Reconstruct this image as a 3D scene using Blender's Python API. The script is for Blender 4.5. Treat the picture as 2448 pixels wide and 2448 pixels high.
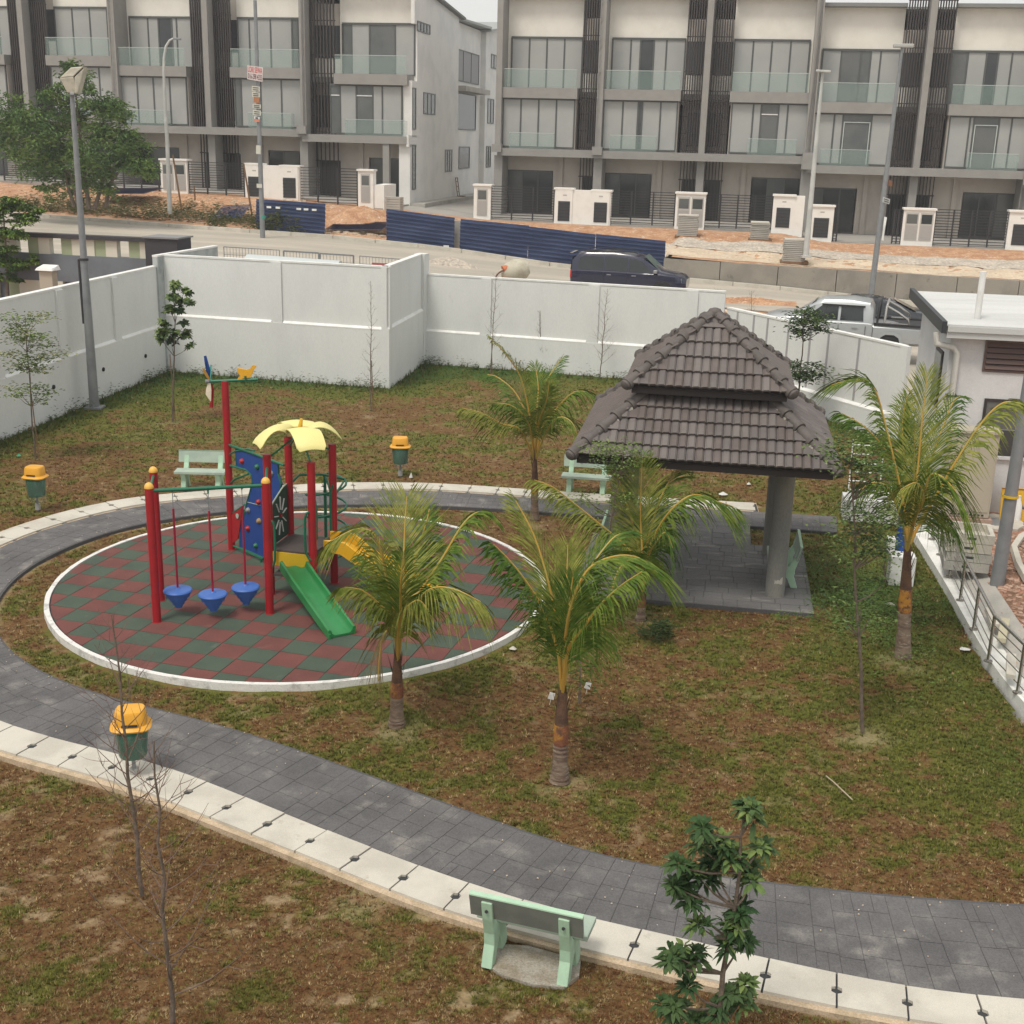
import bpy, bmesh, math, random
import numpy as np
from math import sin, cos, pi, radians, sqrt, atan2
from mathutils import Vector, Matrix
random.seed(7); rng = np.random.default_rng(11)
sc = bpy.context.scene
for o in list(bpy.data.objects): bpy.data.objects.remove(o)
COL = sc.collection
# ---------------------------------------------------------------- camera
CAM_H = 7.0; FPX = 2949.0; TILT = math.atan(889/2949.0); ROLL = radians(1.55)
R0 = Vector((1,0,0)); U0 = Vector((0,sin(TILT),cos(TILT))); FW = Vector((0,cos(TILT),-sin(TILT)))
UP = cos(ROLL)*U0 - sin(ROLL)*R0; RT = cos(ROLL)*R0 + sin(ROLL)*U0
cd = bpy.data.cameras.new('camera'); cam = bpy.data.objects.new('camera', cd); COL.objects.link(cam)
cd.sensor_fit = 'HORIZONTAL'; cd.sensor_width = 36; cd.lens = 36*FPX/2448
cd.clip_start = 0.1; cd.clip_end = 2000
mw = Matrix((RT, UP, -FW)).transposed().to_4x4(); mw.translation = (0,0,CAM_H)
cam.matrix_world = mw; sc.camera = cam
# ---------------------------------------------------------------- sky and light: bright haze, soft high sun
W = bpy.data.worlds.new('World'); sc.world = W; W.use_nodes = True
nt = W.node_tree; nt.nodes.clear()
sky = nt.nodes.new('ShaderNodeTexSky'); sky.sky_type = 'NISHITA'; sky.sun_disc = False
SUN_EL, SUN_AZ = radians(62), radians(215)      # azimuth clockwise from +Y (behind the camera, to its left)
sky.sun_elevation = SUN_EL; sky.sun_rotation = SUN_AZ; sky.air_density = 1.0; sky.dust_density = 8.0; sky.ozone_density = 1.0
mx = nt.nodes.new('ShaderNodeMix'); mx.data_type = 'RGBA'; mx.inputs[0].default_value = 0.8
mx.inputs[7].default_value = (8.6, 8.55, 8.3, 1)
bg = nt.nodes.new('ShaderNodeBackground'); bg.inputs[1].default_value = 0.092
wo = nt.nodes.new('ShaderNodeOutputWorld')
nt.links.new(sky.outputs[0], mx.inputs[6]); nt.links.new(mx.outputs[2], bg.inputs[0]); nt.links.new(bg.outputs[0], wo.inputs[0])
sd = bpy.data.lights.new('sun','SUN'); sd.energy = 1.7; sd.angle = radians(16); sd.color = (1,0.95,0.86)
sun = bpy.data.objects.new('sun', sd); COL.objects.link(sun); sun.location = (0,0,40)
sdir = Vector((sin(SUN_AZ)*cos(SUN_EL), cos(SUN_AZ)*cos(SUN_EL), sin(SUN_EL)))
sun.rotation_euler = sdir.to_track_quat('Z','Y').to_euler()
vs = sc.view_settings; vs.view_transform = 'Standard'; vs.look = 'None'; vs.exposure = 0.36; vs.gamma = 1.0; vs.use_curve_mapping = False
sc.render.engine = 'CYCLES'
# ---------------------------------------------------------------- survey helpers (photo pixel -> point of the place)
def ray(x, y): return FW + (x-1224)/FPX*RT - (y-1224)/FPX*UP
O_ = Vector((0,0,CAM_H))
def gp(x, y, z=0.0):
    d = ray(x,y); return O_ + d*((z-CAM_H)/d.z)
def yp(x, y, Y):
    d = ray(x,y); return O_ + d*(Y/d.y)
def plp(x, y, P, u):
    d = ray(x,y); n = Vector((-u[1],u[0])); t = (n.x*P[0]+n.y*P[1])/(n.x*d.x+n.y*d.y); return O_ + d*t
def Z(ox, oy, s): return lambda x, y: (ox+x*s, oy+y*s)
AL = radians(11); SU = Vector((cos(AL),-sin(AL),0)); SV = Vector((sin(AL),cos(AL),0)); ORI = Vector((4.13,69.3,0))
def sv(s, v, z=0.0): return ORI + SU*s + SV*v + Vector((0,0,z))
def to_sv(x, y):
    d = Vector((x,y,0))-ORI; return d.dot(SU), d.dot(SV)
def on_v(px, py, k):
    p = plp(px, py, ORI+SV*k, SU); return to_sv(p.x,p.y)[0], p.z
# ---------------------------------------------------------------- naming
def tag(o, label=None, cat=None, group=None, kind=None):
    if label: o['label'] = label
    if cat: o['category'] = cat
    if group: o['group'] = group
    if kind: o['kind'] = kind
    return o
def thing(name, loc, label, cat, rz=0, group=None):
    o = bpy.data.objects.new(name, None); COL.objects.link(o); o.location = loc; o.rotation_euler = (0,0,rz)
    o.empty_display_size = 0.3
    return tag(o, label, cat, group)
def copy_tree(o, parent=None):
    c = o.copy(); COL.objects.link(c)
    if parent is not None: c.parent = parent
    for ch in list(o.children): copy_tree(ch, c)
    return c
# ---------------------------------------------------------------- mesh builder
class MB:
    def __init__(s): s.v=[]; s.f=[]; s.m=[]; s.cur=0
    def add(s, vs, fs):
        b = len(s.v); s.v += [tuple(p) for p in vs]; s.f += [tuple(i+b for i in f) for f in fs]; s.m += [s.cur]*len(fs); return s
    def hexa(s, p): return s.add(p, [(0,3,2,1),(4,5,6,7),(0,1,5,4),(1,2,6,5),(2,3,7,6),(3,0,4,7)])
    def box(s, x0,x1,y0,y1,z0,z1): return s.hexa([(x0,y0,z0),(x1,y0,z0),(x1,y1,z0),(x0,y1,z0),(x0,y0,z1),(x1,y0,z1),(x1,y1,z1),(x0,y1,z1)])
    def obox(s, c, ax, hx, hy, z0, z1):      # oriented box, ax = angle
        c = Vector((c[0],c[1],0)); u = Vector((cos(ax),sin(ax),0)); v = Vector((-sin(ax),cos(ax),0))
        b = [c+u*a*hx+v*e*hy for a,e in ((-1,-1),(1,-1),(1,1),(-1,1))]
        return s.hexa([(p.x,p.y,z0) for p in b]+[(p.x,p.y,z1) for p in b])
    def beam(s, p, q, w, h, up=(0,0,1)):
        p=Vector(p); q=Vector(q); d=(q-p).normalized(); up=Vector(up)
        if abs(d.dot(up))>.99: up=Vector((0,1,0))
        a=d.cross(up).normalized()*w/2; b=a.cross(d).normalized()*h/2
        return s.hexa([p-a-b,p+a-b,q+a-b,q-a-b,p-a+b,p+a+b,q+a+b,q-a+b])
    def tube(s, pts, r, n=6, cap=True, closed=False):
        pts=[Vector(p) for p in pts]; N=len(pts); rs = r if isinstance(r,(list,tuple)) else [r]*N
        t0=(pts[1]-pts[0]).normalized(); a=t0.orthogonal().normalized(); b0=len(s.v); V=[]
        for i,p in enumerate(pts):
            t = (pts[(i+1)%N]-pts[i-1]) if closed else (pts[min(i+1,N-1)]-pts[max(i-1,0)])
            if t.length<1e-9: t=t0
            t.normalize(); a=(a-t*a.dot(t))
            a = t.orthogonal().normalized() if a.length<1e-6 else a.normalized()
            b=t.cross(a)
            V += [p+a*rs[i]*cos(2*pi*k/n)+b*rs[i]*sin(2*pi*k/n) for k in range(n)]
        F=[]
        for i in range(N if closed else N-1):
            j=(i+1)%N
            F += [(i*n+k, i*n+(k+1)%n, j*n+(k+1)%n, j*n+k) for k in range(n)]
        if cap and not closed: F += [tuple(range(n-1,-1,-1)), tuple((N-1)*n+k for k in range(n))]
        return s.add(V,F)
    def cyl(s, c, r, z0, z1, n=16, r1=None): return s.tube([(c[0],c[1],z0),(c[0],c[1],z1)], [r, r if r1 is None else r1], n)
    def lathe(s, prof, c=(0,0,0), n=20):
        V=[(c[0]+r*cos(2*pi*k/n),c[1]+r*sin(2*pi*k/n),c[2]+z) for r,z in prof for k in range(n)]
        F=[(i*n+k,i*n+(k+1)%n,(i+1)*n+(k+1)%n,(i+1)*n+k) for i in range(len(prof)-1) for k in range(n)]
        F += [tuple(range(n-1,-1,-1)), tuple((len(prof)-1)*n+k for k in range(n))]
        return s.add(V,F)
    def prism(s, poly, z0, z1):
        n=len(poly); V=[(p[0],p[1],z0) for p in poly]+[(p[0],p[1],z1) for p in poly]
        return s.add(V,[tuple(range(n-1,-1,-1)),tuple(range(n,2*n))]+[(i,(i+1)%n,n+(i+1)%n,n+i) for i in range(n)])
    def slab(s, pts, d):                      # planar polygon pts (3D) thickened by vector d
        n=len(pts); d=Vector(d); V=[Vector(p) for p in pts]; V=V+[p+d for p in V]
        return s.add(V,[tuple(range(n-1,-1,-1)),tuple(range(n,2*n))]+[(i,(i+1)%n,n+(i+1)%n,n+i) for i in range(n)])
    def quad(s, *p): return s.add(p,[tuple(range(len(p)))])
    def build(s, name, mats, parent=None, world=False, smooth=None, bevel=None, fix=True):
        me=bpy.data.meshes.new(name)
        vv=s.v
        if world and parent is not None:
            mi=parent.matrix_basis.inverted(); vv=[tuple(mi@Vector(p)) for p in vv]
        me.from_pydata(vv,[],s.f)
        for m in (mats if isinstance(mats,(list,tuple)) else [mats]): me.materials.append(m)
        if any(s.m): me.polygons.foreach_set('material_index', s.m)
        if fix:
            bm=bmesh.new(); bm.from_mesh(me); bmesh.ops.recalc_face_normals(bm, faces=bm.faces); bm.to_mesh(me); bm.free()
        if smooth is not None:
            me.polygons.foreach_set('use_smooth',[True]*len(me.polygons)); me.set_sharp_from_angle(angle=radians(smooth))
        me.update(); o=bpy.data.objects.new(name, me); COL.objects.link(o)
        if parent is not None: o.parent=parent
        if bevel:
            b=o.modifiers.new('edge','BEVEL'); b.width=bevel; b.segments=2; b.limit_method='ANGLE'; b.angle_limit=radians(40)
        return o
def B(*a): return MB().box(*a)
# ---------------------------------------------------------------- materials
def lk(nt,a,b): nt.links.new(a,b)
def M(name, col, rough=.6, col2=None, scale=2., lo=.4, hi=.65, col3=None, scale3=11., lo3=.6, hi3=.75, fine=.08, fscale=60, bump=0, bscale=60, metal=0, spec=.4, stretch=None, alpha=1, trans=0, coat=0, sub=0):
    m=bpy.data.materials.new(name); m.use_nodes=True; nt=m.node_tree; bs=nt.nodes['Principled BSDF']
    bs.inputs['Roughness'].default_value=rough; bs.inputs['Metallic'].default_value=metal; bs.inputs['Specular IOR Level'].default_value=spec
    bs.inputs['Coat Weight'].default_value=coat; bs.inputs['Transmission Weight'].default_value=trans; bs.inputs['Alpha'].default_value=alpha
    geo=nt.nodes.new('ShaderNodeNewGeometry'); vec=geo.outputs['Position']
    if stretch:
        mp=nt.nodes.new('ShaderNodeMapping'); mp.inputs['Scale'].default_value=stretch; lk(nt,vec,mp.inputs[0]); vec=mp.outputs[0]
    def noise(sc_, det=5):
        n=nt.nodes.new('ShaderNodeTexNoise'); n.inputs['Scale'].default_value=sc_; n.inputs['Detail'].default_value=det; n.inputs['Roughness'].default_value=.6; lk(nt,vec,n.inputs['Vector']); return n.outputs[0]
    def ramp(src,a,b):
        r=nt.nodes.new('ShaderNodeMapRange'); r.interpolation_type='SMOOTHSTEP'; r.inputs[1].default_value=a; r.inputs[2].default_value=b; lk(nt,src,r.inputs[0]); return r.outputs[0]
    def mix(f,a,b,mode='MIX'):
        x=nt.nodes.new('ShaderNodeMix'); x.data_type='RGBA'; x.blend_type=mode
        if f is not None:
            if isinstance(f,float): x.inputs[0].default_value=f
            else: lk(nt,f,x.inputs[0])
        for i,q in ((6,a),(7,b)):
            if isinstance(q,(tuple,list)): x.inputs[i].default_value=(*q[:3],1)
            else: lk(nt,q,x.inputs[i])
        return x.outputs[2]
    c=col
    if col2: c=mix(ramp(noise(scale),lo,hi),col,col2)
    if col3: c=mix(ramp(noise(scale3,6),lo3,hi3),c,col3)
    if fine:
        r=nt.nodes.new('ShaderNodeMapRange'); r.inputs[1].default_value=.3; r.inputs[2].default_value=.7; r.inputs[3].default_value=1-fine*1.6; r.inputs[4].default_value=1+fine
        lk(nt,noise(fscale,3),r.inputs[0]); cc=nt.nodes.new('ShaderNodeCombineColor')
        for i in range(3): lk(nt,r.outputs[0],cc.inputs[i])
        c=mix(1.0,c,cc.outputs[0],'MULTIPLY')
    if isinstance(c,(tuple,list)): bs.inputs['Base Color'].default_value=(*c[:3],1)
    else: lk(nt,c,bs.inputs['Base Color'])
    if bump:
        b=nt.nodes.new('ShaderNodeBump'); b.inputs['Strength'].default_value=bump; b.inputs['Distance'].default_value=.02; lk(nt,noise(bscale,6),b.inputs['Height']); lk(nt,b.outputs[0],bs.inputs['Normal'])
    return m
def Mattr(name, attr='Col', rough=.8, scale=30, amt=.25, bump=0, spec=.2):
    m=bpy.data.materials.new(name); m.use_nodes=True; nt=m.node_tree; bs=nt.nodes['Principled BSDF']
    bs.inputs['Roughness'].default_value=rough; bs.inputs['Specular IOR Level'].default_value=spec
    a=nt.nodes.new('ShaderNodeAttribute'); a.attribute_name=attr
    geo=nt.nodes.new('ShaderNodeNewGeometry')
    n=nt.nodes.new('ShaderNodeTexNoise'); n.inputs['Scale'].default_value=scale; n.inputs['Detail'].default_value=6; n.inputs['Roughness'].default_value=.7; lk(nt,geo.outputs['Position'],n.inputs['Vector'])
    r=nt.nodes.new('ShaderNodeMapRange'); r.inputs[1].default_value=.3; r.inputs[2].default_value=.7; r.inputs[3].default_value=1-amt; r.inputs[4].default_value=1+amt; lk(nt,n.outputs[0],r.inputs[0])
    vm=nt.nodes.new('ShaderNodeVectorMath'); vm.operation='SCALE'; lk(nt,a.outputs['Color'],vm.inputs[0]); lk(nt,r.outputs[0],vm.inputs['Scale']); lk(nt,vm.outputs[0],bs.inputs['Base Color'])
    if bump:
        b=nt.nodes.new('ShaderNodeBump'); b.inputs['Strength'].default_value=bump; b.inputs['Distance'].default_value=.03; lk(nt,n.outputs[0],b.inputs['Height']); lk(nt,b.outputs[0],bs.inputs['Normal'])
    return m
def glass(name, col=(.75,.9,.85), alpha=.35, rough=.05):
    m=M(name,col,rough,fine=0,alpha=alpha,spec=.6); return m
white_wall=M('white_render',(.69,.70,.685),.85,(.645,.655,.645),.9,.4,.7,fine=.03,fscale=25,bump=.15,bscale=18,col3=(.50,.50,.47),scale3=2.2,lo3=.64,hi3=.90,stretch=(1.2,1.2,.45))
white_trim=M('white_paint',(.76,.76,.74),.7,(.68,.68,.65),3,fine=.03)
house_cream=M('cream_render',(.76,.735,.67),.85,(.71,.685,.62),1.2,fine=.03,bump=.05)
house_grey=M('grey_render',(.29,.28,.262),.85,(.265,.255,.24),1.5,fine=.05,bump=.08,bscale=20)
house_white=M('weathered_white_render',(.72,.71,.68),.88,(.63,.625,.61),.6,.42,.68,(.45,.43,.40),2.6,.68,.85,fine=.04)
house_ground=M('beige_render',(.52,.48,.43),.85,(.46,.42,.38),1.0,fine=.04)
dark_metal=M('dark_bronze_metal',(.045,.038,.037),.5,fine=.05,metal=.2)
frame_metal=M('grey_aluminium_frame',(.10,.105,.10),.45,fine=.03,metal=.3)
blind=M('pale_blind_behind_glass',(.36,.365,.35),.35,(.33,.34,.33),.8,fine=.02,spec=.5)
dark_glass=M('dark_window_glass',(.028,.034,.036),.12,(.05,.055,.055),.5,fine=.0,spec=.6)
grey_glass=M('grey_window_glass',(.12,.125,.12),.2,(.09,.10,.10),.7,fine=0,spec=.6)
balcony_glass=glass('green_balcony_glass',(.34,.47,.42),.17)
roof_sheet=M('grey_roof_sheet',(.30,.31,.30),.5,fine=.03)
black_metal=M('black_painted_metal',(.035,.035,.038),.45,fine=.03)
concrete=M('concrete',(.42,.40,.36),.9,(.33,.32,.29),1.1,.4,.65,(.24,.23,.21),4,.62,.8,fine=.1,bump=.3,bscale=30)
pale_concrete=M('pale_concrete',(.56,.53,.46),.9,(.47,.44,.38),1.6,.4,.65,(.36,.33,.27),5,.62,.8,fine=.07,fscale=120,bump=.25,bscale=60)
sand_edge=M('sandy_mortar',(.55,.43,.30),.95,(.42,.33,.22),6,fine=.15,bump=.5)
paver_mat=M('stamped_grey_concrete',(.132,.127,.128),.8,(.094,.091,.093),1.3,.35,.7,(.25,.235,.215),2.2,.50,.78,fine=.16,fscale=60,bump=.5,bscale=50)
paver_light=M('worn_grey_stamped_concrete',(.165,.160,.158),.8,(.115,.113,.115),1.3,.35,.7,(.31,.295,.265),2.6,.52,.76,fine=.16,fscale=60,bump=.5,bscale=50,stretch=(.6,1.6,1))
joint_mat=M('dark_joint',(.045,.047,.05),.9,fine=.1); stamp_joint=M('stamped_joint',(.085,.084,.088),.9,fine=.15)
rubber_red=M('red_rubber',(.165,.056,.047),.85,(.13,.046,.040),2.2,.35,.7,(.24,.12,.10),3,.6,.85,fine=.14,fscale=160,bump=.4,bscale=150)
rubber_green=M('green_rubber',(.066,.093,.066),.85,(.052,.074,.055),2.2,.35,.7,(.14,.16,.13),3,.6,.85,fine=.14,fscale=160,bump=.4,bscale=150)
red_paint=M('red_painted_steel',(.34,.012,.018),.42,(.27,.012,.018),2.5,.45,.7,(.38,.05,.05),9,.66,.8,fine=.04,spec=.4)
green_paint=M('green_painted_steel',(.012,.13,.07),.4,fine=.03)
blue_board=M('blue_board',(.012,.055,.24),.5,fine=.06,fscale=30)
blue_seat=M('blue_plastic',(.045,.13,.42),.45,fine=.04)
green_board=M('dark_green_board',(.012,.05,.035),.5,fine=.04)
yellow_board=M('yellow_board',(.62,.40,.02),.5,fine=.04)
yellow_slide=M('yellow_slide_plastic',(.66,.36,.015),.38,fine=.03)
green_slide=M('green_slide_plastic',(.018,.17,.045),.38,(.035,.22,.075),2,fine=.03)
canopy_mat=M('pale_yellow_canopy',(.72,.65,.26),.5,fine=.04,fscale=90)
orange_cap=M('orange_cap',(.75,.42,.08),.4,fine=.02)
deck_mat=M('dark_deck_grip',(.075,.06,.055),.8,fine=.12,bump=.3)
bench_mint=M('mint_painted_concrete',(.40,.58,.42),.7,(.36,.52,.38),5,fine=.03)
bench_top=M('terrazzo_plank',(.37,.45,.37),.75,(.32,.39,.33),4,fine=.1,fscale=200)
bench_back_shade=M('shaded_terrazzo_back',(.19,.20,.18),.75,(.16,.17,.155),4,fine=.12,fscale=220)  # terrazzo greyed so the colour itself carries the shade on the bench back
bin_green=M('green_bin_plastic',(.008,.095,.055),.35,(.02,.15,.10),5,.5,.7,fine=.03)
bin_yellow=M('orange_yellow_bin_lid',(.70,.34,.03),.4,(.74,.46,.12),4,.5,.75,fine=.03)
steel=M('stainless_steel',(.45,.43,.40),.25,fine=.02,metal=.9)
galv=M('galvanised_pole',(.24,.25,.26),.5,(.20,.21,.22),3,fine=.03,metal=.2)
tile_mat=M('brown_grey_roof_tile',(.138,.114,.104),.7,(.11,.092,.084),3,.35,.7,fine=.16,fscale=200,bump=.2,bscale=120)
ridge_mat=M('dark_ridge_tile',(.118,.102,.094),.7,(.09,.078,.072),4,fine=.14,fscale=200)
fascia_mat=M('dark_fascia',(.035,.028,.028),.7,fine=.05)
column_mat=M('bare_concrete_column',(.20,.20,.185),.85,(.27,.255,.22),1.4,.4,.7,(.13,.13,.12),3,.62,.8,fine=.08,stretch=(1,1,.35),bump=.2)
dirt=M('orange_dirt',(.50,.30,.175),.95,(.38,.20,.11),2.0,.35,.65,(.60,.50,.39),3.5,.55,.72,fine=.22,fscale=14,bump=1.0,bscale=6)
gravel=M('pale_gravel',(.52,.46,.38),.95,(.42,.37,.31),1.2,.4,.6,(.55,.48,.38),6,.55,.7,fine=.25,fscale=9,bump=.8,bscale=9)
sandy=M('sandy_ground',(.60,.49,.36),.95,(.52,.42,.31),.8,.4,.65,(.35,.33,.30),3,.6,.75,fine=.14,fscale=9,bump=.5,bscale=8)
road_mat=M('pale_dusty_road',(.37,.335,.28),.9,(.46,.41,.34),.35,.4,.65,(.28,.26,.23),2,.6,.8,fine=.05,fscale=12,stretch=(.3,2,1),bump=.15)
apron=M('grey_concrete_apron',(.34,.32,.29),.9,(.27,.26,.24),.5,fine=.08,fscale=8,bump=.2)
red_gravel=M('red_soil_and_stones',(.42,.22,.15),.95,(.22,.13,.08),5,.42,.6,(.60,.42,.32),9,.55,.7,fine=.3,fscale=24,bump=1,bscale=22)
hoarding_mat=M('faded_blue_sheet',(.026,.042,.105),.5,(.045,.066,.14),1.2,.4,.7,(.075,.09,.14),3,.68,.85,fine=.05,stretch=(.4,.4,2))
slate=M('slate_blue_render',(.165,.185,.205),.85,(.145,.16,.178),1.5,fine=.03)
slate_dark=M('dark_purple_grey_render',(.05,.046,.052),.85,fine=.04)
cream_block=M('cream_block',(.62,.60,.50),.85,fine=.04)
sage=M('sage_green_paint',(.33,.38,.24),.85,fine=.04)
beige_box=M('beige_cabinet',(.42,.38,.30),.6,fine=.03)
bark_grey=M('grey_bark',(.17,.13,.10),.9,(.11,.085,.065),12,fine=.15,bump=.5)
bark_twig=M('reddish_twig',(.15,.10,.08),.9,fine=.1)
wood=M('old_wood',(.22,.13,.07),.85,(.15,.09,.05),6,fine=.1)
# ================================================================ numeric helpers for ground and grass
_g = rng.random((64,64,6))
def vnoise(x, y, ch=0):
    xi=np.floor(x).astype(int); yi=np.floor(y).astype(int); fx=x-xi; fy=y-yi; fx=fx*fx*(3-2*fx); fy=fy*fy*(3-2*fy)
    g=_g[:,:,ch]; a=g[xi%64,yi%64]; b=g[(xi+1)%64,yi%64]; c=g[xi%64,(yi+1)%64]; d=g[(xi+1)%64,(yi+1)%64]
    return (a*(1-fx)+b*fx)*(1-fy)+(c*(1-fx)+d*fx)*fy
def fbm(x,y,s,ch=0,o=4):
    v=0;a=.5;t=0
    for i in range(o): v=v+a*vnoise(x*s+17.3*i,y*s-9.1*i,ch); t+=a; a*=.55; s*=2.1
    return v/t
def inpoly(x,y,P):
    r=np.zeros(x.shape,bool); n=len(P)
    for i in range(n):
        x0,y0=P[i]; x1,y1=P[i-1]
        if y0==y1: continue
        c=((y0>y)!=(y1>y))&(x<(x1-x0)*(y-y0)/(y1-y0)+x0); r^=c
    return r
def segdist(x,y,P,closed=False):
    d=np.full(x.shape,1e9)
    for i in range(len(P)-(0 if closed else 1)):
        a=P[i]; b=P[(i+1)%len(P)]; dx=b[0]-a[0]; dy=b[1]-a[1]; t=np.clip(((x-a[0])*dx+(y-a[1])*dy)/(dx*dx+dy*dy+1e-9),0,1)
        d=np.minimum(d,np.hypot(x-a[0]-t*dx,y-a[1]-t*dy))
    return d
def smooth_curve(P, step=.06, it=3):
    P=np.array(P,float)
    for _ in range(it):
        Q=P.copy(); Q[1:-1]=.25*P[:-2]+.5*P[1:-1]+.25*P[2:]; P=Q
    out=[]
    for i in range(len(P)-1):
        p0=P[max(i-1,0)];p1=P[i];p2=P[i+1];p3=P[min(i+2,len(P)-1)]
        for t in np.linspace(0,1,12,endpoint=False):
            out.append(.5*((2*p1)+(-p0+p2)*t+(2*p0-5*p1+4*p2-p3)*t*t+(-p0+3*p1-3*p2+p3)*t**3))
    out.append(P[-1]); out=np.array(out); L=np.r_[0,np.cumsum(np.linalg.norm(np.diff(out,axis=0),axis=1))]
    s=np.arange(0,L[-1],step); return np.c_[np.interp(s,L,out[:,0]),np.interp(s,L,out[:,1])]
# park outline (wall foot)
W0=(-13.6,16.6); WF=(-15.6,2.0); W1=(-10.62,37.3); W2=(-3.68,35.5); W3=(-3.0,39.9); W5=(6.2,37.3); W6=(9.55,30.62)
CURB=[(7.75,24.5),(7.66,22.14),(7.2,18.81),(6.88,16.97),(6.72,15.6),(6.65,14.37),(6.9,13.0),(7.6,11.2),(8.8,9.2),(10.5,6.5)]
PARK=[WF,W0,W1,W2,W3,W5,W6]+CURB+[(10.5,2.0)]
# footpath: outer slab edge, boundary slab/path, inner edge
INN=smooth_curve([(9.5,10.3),(7.5,10.3),(6.2,10.32),(5.05,10.35),(4.16,10.41),(3.37,10.52),(2.67,10.63),(2.09,10.74),(1.6,10.85),(1.17,10.96),(.84,11.1),(.29,11.42),(-.25,11.73),(-.63,12.03),(-1.46,12.5),(-2.05,12.88),(-2.61,13.24),(-3.16,13.56),(-3.74,13.87),(-4.43,14.12),(-4.99,14.32),(-5.71,14.65),(-6.45,15.15),(-7.1,15.78),(-7.65,16.6),(-8.0,17.5),(-8.15,18.5),(-8.1,19.5),(-7.84,20.17),(-7.61,20.8),(-7.28,21.35),(-6.95,21.75),(-6.55,22.15),(-5.94,22.55),(-5.1,22.95),(-4.2,23.25),(-3.3,23.42),(-2.6,23.52),(-1.55,23.55),(-.6,23.43),(.41,23.28),(1.1,23.12),(1.8,23.0),(3.0,22.9),(4.36,22.74),(5.35,22.58),(6.33,22.38)])
MID=smooth_curve([(9.5,8.9),(7.5,8.9),(6,8.9),(4.9,8.95),(4.15,9.0),(3.68,9.07),(3.19,9.2),(2.69,9.36),(2.21,9.53),(1.63,9.75),(1.21,9.88),(.72,10.02),(.25,10.21),(-.21,10.43),(-.68,10.7),(-1.29,11.05),(-1.97,11.47),(-2.42,11.76),(-2.86,12.05),(-3.23,12.3),(-3.79,12.62),(-4.2,12.84),(-4.7,13.03),(-5.37,13.24),(-6.14,13.52),(-7.1,14.1),(-8.0,15.0),(-8.75,16.2),(-9.15,17.6),(-9.2,19.0),(-8.95,20.3),(-8.65,21.0),(-8.3,21.55),(-8.05,21.95),(-7.77,22.33),(-7.4,22.8),(-7.0,23.12),(-6.4,23.42),(-5.5,23.72),(-4.5,24.02),(-3.7,24.28),(-2.94,24.47),(-2.3,24.58),(-1.63,24.58),(-.63,24.4),(.41,24.15),(1.5,23.95),(3.1,23.78),(4.5,23.68),(5.5,23.58),(6.6,23.41)])
OUT=smooth_curve([(9.5,8.35),(7.5,8.35),(6,8.36),(4.9,8.4),(4.2,8.5),(3.46,8.64),(3.0,8.75),(2.5,8.88),(1.99,9.05),(1.48,9.23),(1.11,9.38),(.7,9.5),(.09,9.73),(-.41,9.93),(-.8,10.13),(-1.33,10.46),(-1.78,10.75),(-2.24,11.03),(-2.67,11.28),(-3.16,11.55),(-3.5,11.77),(-4.0,12.1),(-4.43,12.31),(-4.97,12.53),(-5.7,12.76),(-6.45,13.05),(-7.5,13.7),(-8.5,14.7),(-9.3,16.1),(-9.75,17.6),(-9.8,19.2),(-9.5,20.6),(-8.95,21.75),(-8.55,22.3),(-8.15,22.85),(-7.74,23.28),(-7.33,23.55),(-6.69,23.87),(-5.6,24.25),(-4.63,24.6),(-3.87,24.86),(-3.2,25.0),(-2.67,25.07),(-1.8,25.06),(-.98,24.99),(-.3,24.86),(.42,24.72),(1.1,24.6),(1.98,24.52),(3.15,24.36),(4.2,24.26),(5.2,24.18)])
CC=np.array((-3.35,18.8)); CR=3.97
PAV=Vector((3.2,20.1,0)); PA=radians(-9.3); PU=Vector((cos(PA),sin(PA),0)); PV=Vector((-sin(PA),cos(PA),0))
def pav(u,v,z=0): return PAV+PU*u+PV*v+Vector((0,0,z))
PSL=[tuple(pav(*q)[:2]) for q in ((-1.95,-1.75),(1.88,-1.75),(1.88,1.55),(.95,1.55),(.95,3.2),(-1.7,3.2))]
PATHPOLY=[tuple(p) for p in OUT]+[(6.6,23.41)]+[tuple(p) for p in INN[::-1]]
def lawn_mask(x,y,m=0):
    ok=inpoly(x,y,PARK)&~inpoly(x,y,PATHPOLY)&(np.hypot(x-CC[0],y-CC[1])>CR+.06+m)&~inpoly(x,y,PSL)
    return ok
TREES_SOIL=[gp(*p) for p in ((410,1010),(885,990),(1345,1868),(948,1745),(1530,1480),(2158,1580),(2062,1757),(880,2150),(1280,1250))]
TREES_SOIL=[(p.x,p.y) for p in TREES_SOIL]
C_RED=np.array((.160,.088,.034)); C_GRN=np.array((.122,.130,.024)); C_DGR=np.array((.050,.098,.020)); C_STR=np.array((.44,.34,.21)); C_OLV=np.array((.180,.124,.038))
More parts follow.
